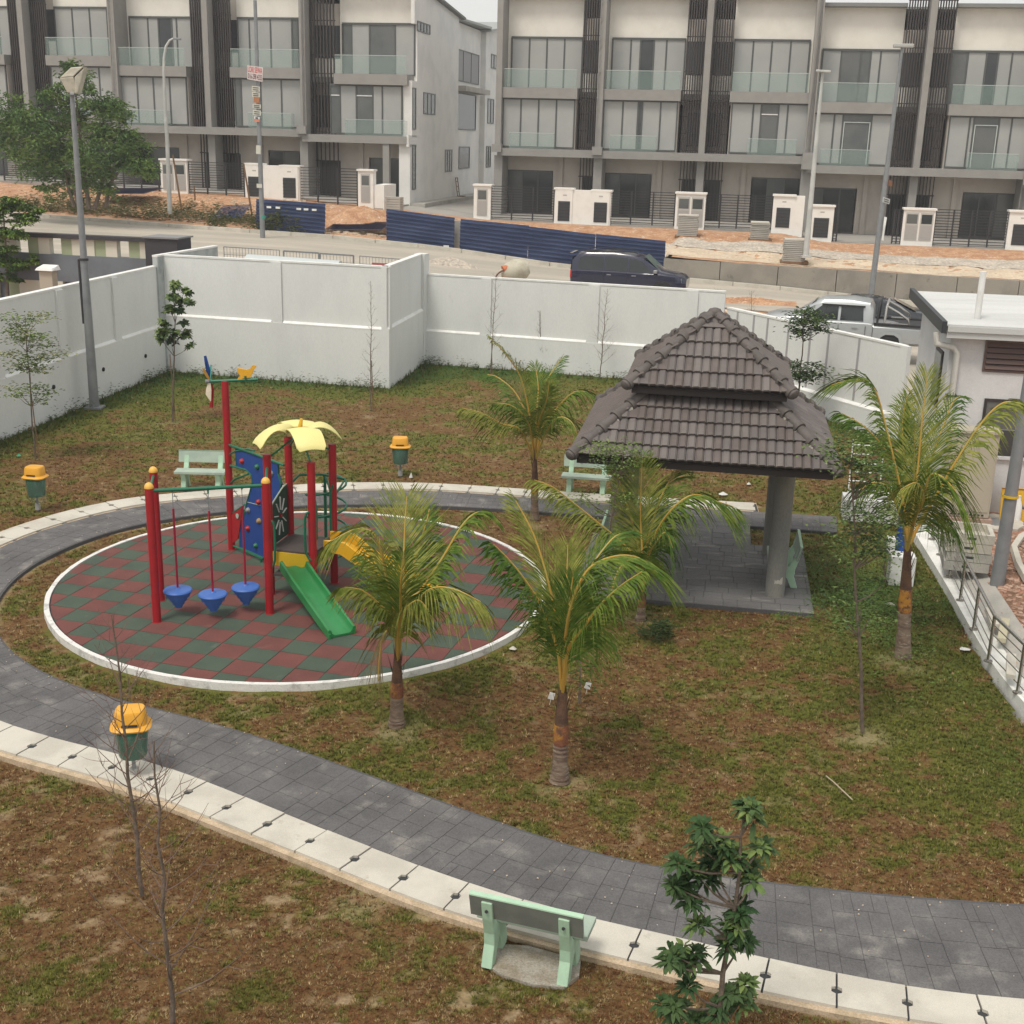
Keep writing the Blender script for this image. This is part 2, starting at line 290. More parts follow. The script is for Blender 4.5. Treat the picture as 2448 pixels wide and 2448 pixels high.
def lawn_color(x,y):
    """true colour of the turf: reddish dry growth, green growth, bare pale soil"""
    wd=segdist(x,y,[WF,W0,W1,W2,W3,W5,W6]); cd_=segdist(x,y,CURB)
    lush=np.clip(1-wd/2.2,0,1)*1.5+np.clip(1-cd_/2.2,0,1)*.8
    lush+=np.exp(-((x+9)**2+(y-35.5)**2)/9)*.8+np.exp(-((x+1.2)**2+(y-38)**2)/5)*1.0
    lush+=np.exp(-((x-5.6)**2+(y-19)**2)/3.2)*.9+np.exp(-((x-4.5)**2+(y-14.5)**2)/14)*.30+np.exp(-((x-6)**2+(y-12)**2)/5)*.35
    a=fbm(x,y,.55,0); b=fbm(x,y,2.6,1); c=fbm(x,y,7.0,2,3); d=fbm(x,y,1.4,3)
    green=np.clip((lush*.85+(a-.5)*2.4+(b-.5)*2.6+(c-.5)*2.4)*1.1+.38,0,1)
    near=np.clip((12.5-y)/3,0,1)*np.clip((2.0-x)/2,0,1)
    green=np.clip(green-.20*near,0,1)
    k=green[...,None]; ol=C_OLV+(C_GRN-C_OLV)*np.clip((green-.45)*2.2,0,1)[...,None]
    col=C_RED*(1-np.clip(k*2,0,1))+ol*np.clip(k*2,0,1)
    dg=np.clip(lush-.75+(b-.5),0,1)[...,None]; col=col*(1-dg)+C_DGR*dg
    bare=np.clip((fbm(x,y,7.5,4,3)-.60+.03*near)*7,0,1)*np.clip((d-.36)*5,0,1)*np.clip(1-lush,0,1)*(.55+.6*near)
    for tx,ty in TREES_SOIL:
        rr=np.hypot(x-tx,(y-ty)); bare=np.maximum(bare,np.clip(1-rr/.48,0,1)*np.clip(.15+(b-.35)*3,0,1))
    ed=np.minimum(segdist(x,y,OUT[::12]),segdist(x,y,INN[::12])); bare=np.maximum(bare,np.clip(1.3-ed/.10,0,1)*np.clip((b-.33)*5,0,1))
    bare=bare*.6
    col=col*(1-bare[...,None])+C_STR*bare[...,None]
    return col, green, bare
def color_attr(me, cols, dom='POINT'):
    at=me.color_attributes.new('Col','FLOAT_COLOR',dom); a=np.ones((len(cols),4),np.float32); a[:,:3]=cols; at.data.foreach_set('color',a.ravel())
# ---------------------------------------------------------------- lawn soil sheet
def grid_mesh(name, xs, ys, zf, mat, keep=None, colf=None):
    X,Y=np.meshgrid(xs,ys,indexing='ij'); Zz=zf(X,Y); V=np.stack([X,Y,Zz],-1).reshape(-1,3); nx,ny=X.shape
    I=np.arange(nx*ny).reshape(nx,ny); F=np.stack([I[:-1,:-1],I[1:,:-1],I[1:,1:],I[:-1,1:]],-1).reshape(-1,4)
    if keep is not None:
        cx=V[F].mean(1); F=F[keep(cx[:,0],cx[:,1])]
    me=bpy.data.meshes.new(name); me.from_pydata(V.tolist(),[],F.tolist()); me.materials.append(mat); me.polygons.foreach_set('use_smooth',[True]*len(F))
    if colf is not None: color_attr(me,colf(V[:,0],V[:,1]))
    me.update(); o=bpy.data.objects.new(name,me); COL.objects.link(o); return o
soil_mat=Mattr('turf_soil',amt=.35,scale=22,rough=.95,bump=.8)
def lawn_z(x,y): return -.015-.05*fbm(x,y,.8,5)+0*x
lawn=grid_mesh('lawn',np.arange(-16,11,.08),np.arange(2,40.6,.08),lawn_z,soil_mat,keep=lambda x,y:inpoly(x,y,PARK),colf=lambda x,y:lawn_color(x,y)[0]*.88)
tag(lawn,'soil and thatch of the park lawn under the grass',kind='structure')
# ---------------------------------------------------------------- grass blades, one object
def make_grass(NC=420000, K=8):
    """small clumps of short blades; each clump is reddish dry, green or straw coloured"""
    u=rng.random(NC); y0,y1=6.6,40.; p=-.62; y=(y0**p+(y1**p-y0**p)*u)**(1/p)
    x=(rng.random(NC)*2-1)*(y*.46+1.6)+y*.02
    keep=lawn_mask(x,y,.01); x=x[keep]; y=y[keep]
    lc,green,bare=lawn_color(x,y)
    cl=fbm(x,y,6.5,3,3); keep=(rng.random(len(x))>bare*1.9)&(rng.random(len(x))<.35+1.3*np.clip(cl-.25+.45*green,0,1)); x=x[keep];y=y[keep];lc=lc[keep];green=green[keep];m_=len(x)
    d=np.clip(y/12,.75,2.2); wd=segdist(x,y,[W0,W1,W2,W3,W5,W6])
    k=rng.random(m_); g2=np.clip(green+.9*(fbm(x,y,9.,1,2)-.5),0,1)
    cc=lc*(.6+.7*rng.random(m_)[:,None])
    q=k<.16*(1-g2)+.04; cc[q]=np.array((.34,.25,.12))*(.55+.6*rng.random(q.sum())[:,None])
    q=(k>1-.50*g2-.05); cc[q]=np.array((.118,.124,.023))*(.55+.8*rng.random(q.sum())[:,None])
    q=(k>.35)&(k<.35+.42*(1-g2)); cc[q]=np.array((.135,.056,.024))*(.6+.8*rng.random(q.sum())[:,None])
    size=(.50+.75*rng.random(m_))*d**.5
    X=np.repeat(x,K);Y=np.repeat(y,K);C=np.repeat(cc,K,axis=0)*(.72+.56*rng.random(m_*K)[:,None]);S=np.repeat(size,K);G_=np.repeat(green,K);WD=np.repeat(wd,K);n=m_*K
    r=.016*S*rng.random(n); a=rng.random(n)*2*pi; X=X+r*np.cos(a);Y=Y+r*np.sin(a); Z_=lawn_z(X,Y)
    h=(.008+.017*rng.random(n))*S*(1+.6*G_)*(1+1.6*np.clip(1-WD/1.0,0,1)); ln=(.012+.024*rng.random(n))*S; w=(.0028+.0035*rng.random(n))*S
    V=np.zeros((n,3,3)); ca,sa=np.cos(a),np.sin(a)
    V[:,0]=np.stack([X+sa*w,Y-ca*w,Z_-.003],-1); V[:,1]=np.stack([X-sa*w,Y+ca*w,Z_-.003],-1); V[:,2]=np.stack([X+ca*ln,Y+sa*ln,Z_+h],-1)
    me=bpy.data.meshes.new('grass'); me.vertices.add(n*3); me.vertices.foreach_set('co',V.astype(np.float32).ravel())
    me.loops.add(n*3); me.loops.foreach_set('vertex_index',np.arange(n*3,dtype=np.int32))
    me.polygons.add(n); me.polygons.foreach_set('loop_start',np.arange(0,n*3,3,dtype=np.int32))
    me.update(calc_edges=True); color_attr(me,np.repeat(C,3,axis=0)); me.materials.append(Mattr('grass_blades',amt=.12,scale=5,rough=.75))
    o=bpy.data.objects.new('grass',me); COL.objects.link(o); print('blades',n)
    return tag(o,'short dry reddish and green grass covering the park lawn','grass',kind='stuff')
GRASS=make_grass()
# ---------------------------------------------------------------- footpath with stamped pavers, drain covers
def match(A,Bc):  # for each station of A, nearest point of Bc kept monotonic
    out=[];j=0
    for p in A:
        w=Bc[j:j+40]; k=int(np.argmin(np.linalg.norm(w-p,axis=1))); j=min(j+k,len(Bc)-1); out.append(Bc[j])
    return np.array(out)
INm=match(MID,INN); OUm=match(MID[:],OUT)
for _ in range(12):
    INm[1:-1]=.25*INm[:-2]+.5*INm[1:-1]+.25*INm[2:]; OUm[1:-1]=.25*OUm[:-2]+.5*OUm[1:-1]+.25*OUm[2:]
nst=len(MID)
def path_pt(i,w):      # i station (float), w 0..1 mid->inner
    i=min(max(i,0),nst-1.001); k=int(i); f=i-k; a=MID[k]*(1-f)+MID[k+1]*f; b=INm[k]*(1-f)+INm[k+1]*f; return a*(1-w)+b*w
def slab_pt(i,w):
    i=min(max(i,0),nst-1.001); k=int(i); f=i-k; a=MID[k]*(1-f)+MID[k+1]*f; b=OUm[k]*(1-f)+OUm[k+1]*f; return a*(1-w)+b*w
fp=MB()
for i in range(0,nst-6,6):
    j=min(i+6,nst-1); a,b=path_pt(i,-.01),path_pt(j,-.01); c,d=path_pt(j,1.03),path_pt(i,1.03)
    fp.hexa([(a[0],a[1],-.12),(b[0],b[1],-.12),(c[0],c[1],-.12),(d[0],d[1],-.12),(a[0],a[1],.018),(b[0],b[1],.018),(c[0],c[1],.018),(d[0],d[1],.018)])
footpath=fp.build('footpath',stamp_joint); tag(footpath,'curving dark grey stamped concrete footpath',kind='structure')
def frust(q0,q1,q2,q3,z0,z1,g=.006):   # paver with slightly eased top, inset g
    c=(np.array(q0)+q1+q2+q3)/4
    def ins(p,e): v=c-p; L=np.linalg.norm(v)+1e-9; return np.array(p)+v/L*e
    lo=[ins(p,g) for p in (q0,q1,q2,q3)]; up=[ins(p,g*2.2) for p in (q0,q1,q2,q3)]
    return [(p[0],p[1],z0) for p in lo]+[(p[0],p[1],z1) for p in up]
cells=[]; i=0.0; ST=.06
while i<nst-8:
    di=random.choice((.26,.34,.22))/ST; rows=random.choice(([0,.26,.5,.78,1],[0,.2,.46,.74,1],[0,.3,.54,.8,1],[0,.22,.52,1]))
    for a,b in zip(rows[:-1],rows[1:]):
        if random.random()<.32: m=random.choice((.42,.5,.6)); cells += [(i,i+di*m,a,b),(i+di*m,i+di,a,b)]
        else: cells.append((i,i+di,a,b))
    i+=di
def cell_geo(c):
    i0,i1,a,b=c; z=.023+random.random()*.0015
    q=[path_pt(i0,a),path_pt(i1,a),path_pt(i1,b),path_pt(i0,b)]; return frust(*q,.01,z,.0026),(q[0]+q[2])/2
geo=[cell_geo(c) for c in cells]
order=sorted(range(len(geo)),key=lambda k:np.hypot(*geo[k][1])+ (50 if abs(geo[k][1][0])>geo[k][1][1]*.45 else 0))
rest=MB()
for r,k in enumerate(order):
    g=geo[k][0]
    if r<300: MB().hexa(g).build('paver',paver_mat,footpath,fix=False)
    else: rest.hexa(g)
tag(rest.build('paver_field',paver_mat,footpath,fix=False),kind='stuff')
# transverse control joints are left to the paver gaps; pale slabs over the drain
dr=MB()
for i in range(0,nst-6,6):
    if OUm[min(i+6,nst-1)][0]>5.1 and MID[i][1]>20: break
    j=min(i+6,nst-1); a,b=slab_pt(i,.0),slab_pt(j,.0); c,d=slab_pt(j,1.10),slab_pt(i,1.10)
    dr.hexa([(a[0],a[1],-.12),(b[0],b[1],-.12),(c[0],c[1],-.12),(d[0],d[1],-.12),(a[0],a[1],.022),(b[0],b[1],.022),(c[0],c[1],.022),(d[0],d[1],.022)])
drain=dr.build('drain_channel',sand_edge); tag(drain,'covered drain channel with sandy mortar edges along the footpath',kind='structure')
i=2.0; PITCH=.585/ST; jt=MB()
while i<nst-8:
    i1=i+PITCH
    if OUm[int(min(i1,nst-1))][0]>5.15 and MID[int(i)][1]>20: break
    g=.15; m=MB(); top=.045+random.random()*.012; pts=[]
    # outline with the lifting notch at mid-side of both ends
    def SP(a,w): return slab_pt(a,w)
    e=.10*random.random()
    w0,w1=.06,.965
    out=[(i+g,w0),(i+(i1-i)*.5,w0),(i1-g,w0),(i1-g,.44),(i1-.75,.48),(i1-.75,.60),(i1-g,.64),(i1-g,w1),(i+(i1-i)*.5,w1),(i+g,w1),(i+g,.64),(i+.75,.60),(i+.75,.48),(i+g,.44)]
    P=[SP(a,w) for a,w in out]
    m.prism([(p[0],p[1]) for p in P[::-1]],.0,top); m.build('drain_cover',pale_concrete,drain,fix=False)
    a,b=SP(i1-.8,.02),SP(i1+.8,.02); c,d=SP(i1+.8,.95),SP(i1-.8,.95)
    jt.hexa([(a[0],a[1],.0),(b[0],b[1],.0),(c[0],c[1],.0),(d[0],d[1],.0),(a[0],a[1],.026),(b[0],b[1],.026),(c[0],c[1],.026),(d[0],d[1],.026)])
    i=i1
jt.build('drain_joint',joint_mat,drain)
# ---------------------------------------------------------------- play surface
def ring(mb,c,r0,r1,z0,z1,n=96,wob=0):
    V=[];F=[]
    for k in range(n):
        a=2*pi*k/n; w=wob*(random.random()-.5)
        for r in (r0,r1+w):
            for z in (z0,z1-(abs(w)*.5)): V.append((c[0]+r*cos(a),c[1]+r*sin(a),z))
    for k in range(n):
        b=4*k; d=4*((k+1)%n)
        F+=[(b+1,d+1,d+3,b+3),(b+3,d+3,d+2,b+2),(b,b+1,d+1,d)[::-1]]
    mb.add(V,F)
ps=MB(); ps.prism([(CC[0]+3.9*cos(2*pi*k/72),CC[1]+3.9*sin(2*pi*k/72)) for k in range(72)],-.1,.03)
play=ps.build('play_surface',joint_mat); tag(play,'round play area floor of red and green rubber tiles',kind='structure')
kb=MB(); ring(kb,CC,3.875,3.95,-.1,.062,120,.012)
kerb_mat=M('white_painted_worn_kerb',(.70,.69,.66),.85,(.45,.44,.42),5,.5,.68,(.20,.19,.18),16,.62,.75,fine=.08,bump=.5,bscale=30)
kb.build('kerb',kerb_mat,play)
TA=radians(-15.6); tu=np.array((cos(TA),sin(TA))); tv=np.array((-sin(TA),cos(TA))); T0=np.array((-3.63,16.09)); TS=.4475
def clip_circle(poly,c,r):
    n=64; out=poly
    for k in range(n):
        a=2*pi*k/n; nx,ny=cos(a),sin(a); lim=r*cos(pi/n); res=[]
        for q in range(len(out)):
            p0=out[q]; p1=out[(q+1)%len(out)]; d0=(p0[0]-c[0])*nx+(p0[1]-c[1])*ny-lim; d1=(p1[0]-c[0])*nx+(p1[1]-c[1])*ny-lim
            if d0<=0: res.append(p0)
            if d0*d1<0: t=d0/(d0-d1); res.append((p0[0]+(p1[0]-p0[0])*t,p0[1]+(p1[1]-p0[1])*t))
        out=res
        if len(out)<3: return None
    return out
tiles=[]
for a in range(-14,16):
    for b in range(-8,18):
        o=T0+tu*TS*a+tv*TS*b; g=.004
        q=[tuple(o+tu*x+tv*y) for x,y in ((g,g),(TS-g,g),(TS-g,TS-g),(g,TS-g))]
        q=clip_circle(q,CC,3.855)
        if q: tiles.append((min(np.hypot(*p) for p in q),(a+b)%2,q))
tiles.sort(key=lambda t:t[0]); extra={0:MB(),1:MB()}
for k,(d,c,q) in enumerate(tiles):
    z=.052+.004*random.random()
    if k<300: MB().prism(q,.02,z).build('rubber_tile',rubber_green if c else rubber_red,play,fix=False)
    else: extra[c].prism(q,.02,z)
for c in (0,1):
    if extra[c].v: tag(extra[c].build('rubber_tile_field',rubber_green if c else rubber_red,play,fix=False),kind='stuff')
# ---------------------------------------------------------------- pavilion floor
pf=MB(); pf.prism(PSL,-.12,.02); pavfloor=pf.build('pavilion_floor',stamp_joint); tag(pavfloor,'grey stamped concrete floor under the pavilion',kind='structure')
cnt=0; restp=MB(); v=-1.75
PSLu=[(-1.95,-1.75),(1.88,-1.75),(1.88,1.55),(.95,1.55),(.95,3.2),(-1.7,3.2)]
while v<3.19:
    dv=random.choice((.2,.26,.3)); dv=min(dv,3.2-v); umax=1.88 if v+dv<=1.56 else .95
    if v<1.55<v+dv: dv=1.55-v; umax=1.88
    u=-1.95 if v<1.55 else -1.72
    while u<umax-.02:
        du=min(random.choice((.22,.3,.38,.46)),umax-u)
        q=[np.array(pav(*p)[:2]) for p in ((u,v),(u+du,v),(u+du,v+dv),(u,v+dv))]
        g=frust(*q,.01,.027+random.random()*.004,.0035)
        if cnt<290: MB().hexa(g).build('paver',paver_light,pavfloor,fix=False)
        else: restp.hexa(g)
        cnt+=1; u+=du
    v+=dv
if restp.v: tag(restp.build('paver_field',paver_light,pavfloor,fix=False),kind='stuff')
# ================================================================ outer ground: roads, construction ground
def road_z(s): return np.interp(s,[-80,-40,-25,-17,-10,-5,0,6,10,15.6,25,50],[3.1,3.05,2.92,2.68,2.5,2.22,1.72,1.33,1.15,.8,.45,.2])
def top_z(s): return np.interp(s,[-60,-33,-20,-14.5,-10,-5,0,10,12,24,40],[4.4,4.15,3.9,3.75,3.45,3.05,3.0,2.95,2.62,2.6,2.5])
KERB_V=-14.0
def outer_z(s,v):
    zr=road_z(s); zt=top_z(s)
    wall=s>4.9
    base=np.where(wall,np.maximum(zr+.95,np.minimum(2.2-.02*(s-5),2.4)),zr+.12)
    f=np.clip((v-KERB_V)/8.0,0,1); f=f*f*(3-2*f)
    up=base+(zt-base)*f
    bump=(fbm(s,v,.9,1)-.5)*.28*np.clip((v-KERB_V)/2,0,1)*np.clip((-6.3-v)/1.5,0,1)
    return up+bump
def sheet(name,ss,vv,zf,mat,keep=None,label=''):
    S_,V_=np.meshgrid(ss,vv,indexing='ij'); zz=zf(S_,V_); X=ORI.x+SU.x*S_+SV.x*V_; Y=ORI.y+SU.y*S_+SV.y*V_
    Vx=np.stack([X,Y,zz],-1).reshape(-1,3); nx,ny=S_.shape; I=np.arange(nx*ny).reshape(nx,ny)
    F=np.stack([I[:-1,:-1],I[1:,:-1],I[1:,1:],I[:-1,1:]],-1).reshape(-1,4)
    if keep is not None: cx=Vx[F].mean(1); F=F[keep(cx[:,0],cx[:,1])]
    me=bpy.data.meshes.new(name); me.from_pydata(Vx.tolist(),[],F.tolist()); me.materials.append(mat); me.polygons.foreach_set('use_smooth',[True]*len(F)); me.update()
    o=bpy.data.objects.new(name,me); COL.objects.link(o); tag(o,label,kind='structure'); return o
def infl():
    P=[(-16.1,1.0),(-14.15,16.7),(-11.25,37.9),(-4.15,36.05),(-3.45,40.45),(6.5,37.75),(9.95,30.9),(9.2,27.0),(40,27.0),(40,-5),(-16.1,-5)]
    return P
PARKX=[WF,W0,W1,W2,W3,W5,W6,(8.6,24.2),(9.0,2.0)]
def out_keep(x,y):
    s=(x-ORI.x)*SU.x+(y-ORI.y)*SU.y; v=(x-ORI.x)*SV.x+(y-ORI.y)*SV.y
    return ~inpoly(x,y,infl())&~((s<-8.75)&(v<-31.2))
def road_zz(s,v):
    z=road_z(s)+0*v
    return z
sheet('road',np.r_[np.arange(-70,40,.25)],np.r_[np.arange(-48,KERB_V+.01,.2)],road_zz,road_mat,keep=out_keep,label='pale dusty two lane road behind the park wall')
sheet('construction_ground',np.arange(-70,60,.35),np.r_[np.arange(KERB_V,-5.5,.35),-5.45],lambda s,v:outer_z(s,v)+0*s,dirt,label='bare orange soil strip in front of the houses')
sheet('house_apron',np.arange(-70,60,1.0),np.r_[-5.45,-3,0,6,20,45],lambda s,v:top_z(s)-.03+0*v,apron,label='grey concrete ground under and between the houses')
# gravelly verge sheets over the soil on the right
def strip(name,s0,s1,v0,v1,mat,label,dz=.012):
    return sheet(name,np.arange(s0,s1,.35),np.arange(v0,v1,.3),lambda s,v:outer_z(s,v)+dz,mat,label=label)
strip('gravel_strip',-2,45,-13.2,-10.7,sandy,'sandy strip on top of the retaining wall')
strip('stone_strip',1,45,-10.9,-8.9,gravel,'pale crushed stone strip below the house fences',.03)
# far ground to the horizon
fg=MB(); fg.quad((-240,-60,-1.2),(240,-60,-1.2),(240,400,-1.2),(-240,400,-1.2)); tag(fg.build('far_ground',sandy),'distant ground beyond the estate',kind='structure')
hg=MB(); hg.quad(*[tuple(sv(s,v,z)) for s,v,z in ((-70,45,3.2),(60,45,2.6),(200,300,2.5),(-200,300,2.5))]); tag(hg.build('estate_ground',apron),'ground behind the terrace rows',kind='structure')
# ================================================================ white park wall
def wall_run(root, a, b, z1, ledge, thick=.16, piers=(), name='wall_panel', z0=-.2, inset=.07, side=1, mat=None, cope=True):
    """boundary wall: thick lower half, thinner upper half recessed behind a sloped ledge, flush piers"""
    a=Vector((a[0],a[1],0)); b=Vector((b[0],b[1],0)); d=(b-a); L=d.length; d.normalize(); n=Vector((-d.y,d.x,0))*side   # n points away from the park
    m=MB()
    def bx(t0,t1,n0,n1,za,zb,slope=0):
        P=[a+d*t0+n*n0,a+d*t1+n*n0,a+d*t1+n*n1,a+d*t0+n*n1]
        m.hexa([(p.x,p.y,za) for p in P]+[(p.x,p.y,zb-(slope if i<2 else 0)) for i,p in enumerate(P)])
    bx(0,L,0,thick+inset,z0,ledge-.03); 
    bx(0,L,inset,thick+inset,ledge-.03,z1-.05)
    m.build(name,mat or white_wall,root,world=True)
    if ledge>.3:
        edges=[0]+[e for t in piers for e in (t-.17,t+.17)]+[L]; 
        for k in range(0,len(edges),2):
            if edges[k+1]-edges[k]<.2: continue
            m=MB(); P=[a+d*(edges[k]+.02)-n*.004,a+d*(edges[k+1]-.02)-n*.004]; Q=[p+n*(inset+.01) for p in P]
            m.hexa([(P[0].x,P[0].y,ledge-.06),(P[1].x,P[1].y,ledge-.06),(Q[1].x,Q[1].y,ledge-.06),(Q[0].x,Q[0].y,ledge-.06),(P[0].x,P[0].y,ledge-.028),(P[1].x,P[1].y,ledge-.028),(Q[1].x,Q[1].y,ledge+.035),(Q[0].x,Q[0].y,ledge+.035)])
            m.build('ledge',white_trim,root,world=True)
    for t in piers:
        m=MB(); P=[a+d*(t-.17)+n*.012,a+d*(t+.17)+n*.012,a+d*(t+.17)+n*(inset+.05),a+d*(t-.17)+n*(inset+.05)]
        m.hexa([(p.x,p.y,ledge-.05) for p in P]+[(p.x,p.y,z1-.06) for p in P]); m.build('pier',white_wall,root,world=True)
    if cope:
        m=MB(); P=[a-n*.002+d*0,b-n*.002,b+n*(thick+inset+.012),a+n*(thick+inset+.012)]
        P=[a+n*(inset-.015),b+n*(inset-.015),b+n*(thick+inset+.012),a+n*(thick+inset+.012)]
        m.hexa([(p.x,p.y,z1-.05) for p in P]+[(p.x,p.y,z1) for p in P]); m.build('coping',white_trim,root,world=True)
wl=thing('boundary_wall',(-11.3,33,0),'long white boundary wall on the left behind the tall grey lamp post','wall')
wall_run(wl,WF,W0,3.16,1.40,piers=[2,5,8,11,14]); wall_run(wl,W0,(-11.98,27.9),3.16,1.40,piers=[2.2,4.6,7,9.4]); wall_run(wl,(-11.98,27.9),W1,3.16,1.40,piers=[.35,3.35,6.4])
wm=thing('boundary_wall',(-7,36.3,0),'tallest white wall section projecting into the lawn behind the playground','wall')
wall_run(wm,(-10.62,37.25),W2,3.47,1.70,piers=[3.65]); wall_run(wm,W2,W3,3.47,1.72,piers=[])
p=gp(525,587,3.47); q=gp(387,610,3.47); wall_run(wm,(q.x-.05,q.y-.1),(p.x,p.y),3.47,-.1,side=1,mat=M('stained_white_render',(.42,.45,.45),.9,(.30,.33,.33),2.5,.4,.7,fine=.08))
MB().obox((W3[0]-.1,W3[1]+.14),-.29,.17,.22,-.2,3.46).build('end_pier',white_wall,wm,world=True)
wb=thing('boundary_wall',(1.5,38.6,0),'straight white wall at the back of the lawn below the dark four wheel drive','wall')
wall_run(wb,(W3[0]+.02,W3[1]+.1),W5,2.83,1.03,piers=[2.05,5.55,8.6])
wr=thing('boundary_wall',(8,34,0),'lower white wall running toward the pump house past the silver pickup','wall')
wall_run(wr,(W5[0]+.02,W5[1]-.03),W6,2.36,.60,piers=[],inset=.09)
a=Vector((*W5,0)); b=Vector((*W6,0)); d=(b-a).normalized()
for t in (.55,1.35,2.0,2.95,3.9,4.65,5.85):      # vertical grooves between panels, built as dark recess strips set into the face
    m=MB(); nn=Vector((-d.y,d.x,0)); c=a+d*t
    P=[c+nn*.078,c+d*.07+nn*.078,c+d*.07+nn*.092,c+nn*.092]; m.hexa([(p.x,p.y,.66) for p in P]+[(p.x,p.y,2.30) for p in P]); m.build('panel_joint',M('grey_joint_filler',(.36,.35,.36),.9) if t==.55 else bpy.data.materials['grey_joint_filler'],wr,world=True)
m=MB(); P=[b-d*.0,b+d*.25,b+d*.25+Vector((.55,.28,0))*.2,b+Vector((.55,.28,0))*.2]
m.hexa([(p.x,p.y,0) for p in P]+[(p.x,p.y,2.37) for p in P]); m.build('end_pier',white_wall,wr,world=True)
drain_hole=M('dark_pipe_hole',(.02,.02,.02),.9)
for px,py in ((127,925),(246,883),(347,851)):
    m=MB(); u=(Vector(W1+(0,))-Vector((-11.98,27.9,0))).normalized(); p=plp(px,py,(-11.98,27.9),(u.x,u.y)); n=Vector((u.y,-u.x,0)); m.tube([p-n*.03,p+n*.035],[.055,.055],12)
    m.build('weep_pipe',drain_hole,wl,world=True)
# ================================================================ low white kerb wall with steel railing on the right
cw=thing('kerb_wall',(6.9,17,0),'low curved white kerb wall carrying the stainless steel railing','wall')
cur=smooth_curve([(7.9,25.5)]+CURB,.1,2); m=MB()
off=[]
for k in range(len(cur)):
    t=cur[min(k+1,len(cur)-1)]-cur[max(k-1,0)]; t/=np.linalg.norm(t); off.append(np.array((-t[1],t[0])))
off=np.array(off)
if off[len(off)//2][0]<0: off=-off
T=.30
for k in range(0,len(cur)-4,4):
    a,b,c,d=cur[k],cur[k+4],cur[k+4]+off[k+4]*T,cur[k]+off[k]*T
    m.hexa([(p[0],p[1],-.2) for p in (a,b,c,d)]+[(p[0],p[1],.13) for p in (a,b,c,d)])
m.build('kerb_body',M('rough_white_paint',(.78,.78,.74),.85,(.66,.66,.62),3,fine=.08,bump=.4,bscale=25),cw,world=True)
rail=thing('railing',(6.9,17,.13),'curved stainless steel railing with four rails on the low white wall','railing')
posts=[(2227,1290,2240,1170),(2246,1327,2257,1231),(2270,1379,2284,1281),(2295,1436,2310,1330),(2327,1505,2343,1392),(2362,1581,2378,1455),(2432,1656,2447,1525)]
PZ=.13; PB=[gp(a,b,PZ) for a,b,_,_ in posts]
e=PB[-1]+(PB[-1]-PB[-2])*1.0; e2=gp(2560,1800,PZ); PB.append(e2); PB.append(gp(2700,1950,PZ)); HP=.69
for p in PB:
    MB().cyl((p.x,p.y),.024,PZ,PZ+HP,10).build('post',steel,rail,world=True,smooth=40)
    MB().cyl((p.x,p.y),.062,PZ,PZ+.015,16).build('base_plate',steel,rail,world=True,smooth=40)
for j,h in enumerate((.12,.27,.42,.56)):
    for a,b in zip(PB[:-1],PB[1:]): MB().tube([a+Vector((0,0,h)),b+Vector((0,0,h))],.008,6).build('rail',steel,rail,world=True,smooth=60)
MB().tube([p+Vector((0,0,HP)) for p in PB],.026,10).build('handrail',steel,rail,world=True,smooth=60)
# ground behind the kerb wall
GR=MB(); i0=[c+o*(T-.02) for c,o in zip(cur[::6],off[::6])]; inn=[c+o*(T+.75) for c,o in zip(cur[::6],off[::6])]
for k in range(len(inn)-1):
    GR.quad((*i0[k],.07),(*i0[k+1],.07),(*inn[k+1],.30),(*inn[k],.30)); GR.quad((*inn[k],.30),(*inn[k+1],.30),(24,inn[k+1][1],.30),(24,inn[k][1],.30))
GR.quad((inn[0][0],inn[0][1],.30),(24,inn[0][1],.30),(24,28.2,.30),(8.9,28.2,.30))
g=GR.build('red_soil_yard',red_gravel); tag(g,'red stony soil beside the pump house',kind='structure')
st=MB(); inn1=[c+o*(T+.0) for c,o in zip(cur[20:130:6],off[20:130:6])]; inn2=[c+o*(T+.42) for c,o in zip(cur[20:130:6],off[20:130:6])]
[st.quad((*inn1[k],.11),(*inn1[k+1],.11),(*inn2[k+1],.235),(*inn2[k],.235)) for k in range(len(inn1)-1)]; tag(st.build('service_strip',concrete),'grey concrete strip behind the railing',kind='structure')
yard=thing('garden_border',gp(2440,1330,.33),'pale curved concrete kerb around a pond or manhole at the right edge','kerb')
m=MB(); pts=[gp(*p,.4) for p in ((2470,1270),(2440,1285),(2423,1310),(2435,1350),(2455,1385),(2480,1410))]; m.tube(pts,.07,4); m.build('kerb',pale_concrete,yard,world=True)
mh=thing('manhole',gp(2375,1252,.3),'round grey manhole with a pale concrete collar at the pump house','manhole'); c=gp(2377,1252,.3)
m=MB(); ring(m,(c.x,c.y),.30,.52,.28,.36,40,.05); m.build('collar',pale_concrete,mh,world=True); MB().cyl((c.x,c.y),.30,.28,.33,32).build('cover',galv,mh,world=True)
# ================================================================ pump house
ph=thing('pump_house',(9.13,23.14,.3),'single storey white pump house with corrugated white roof and brown louvred vent','building',rz=-radians(9))
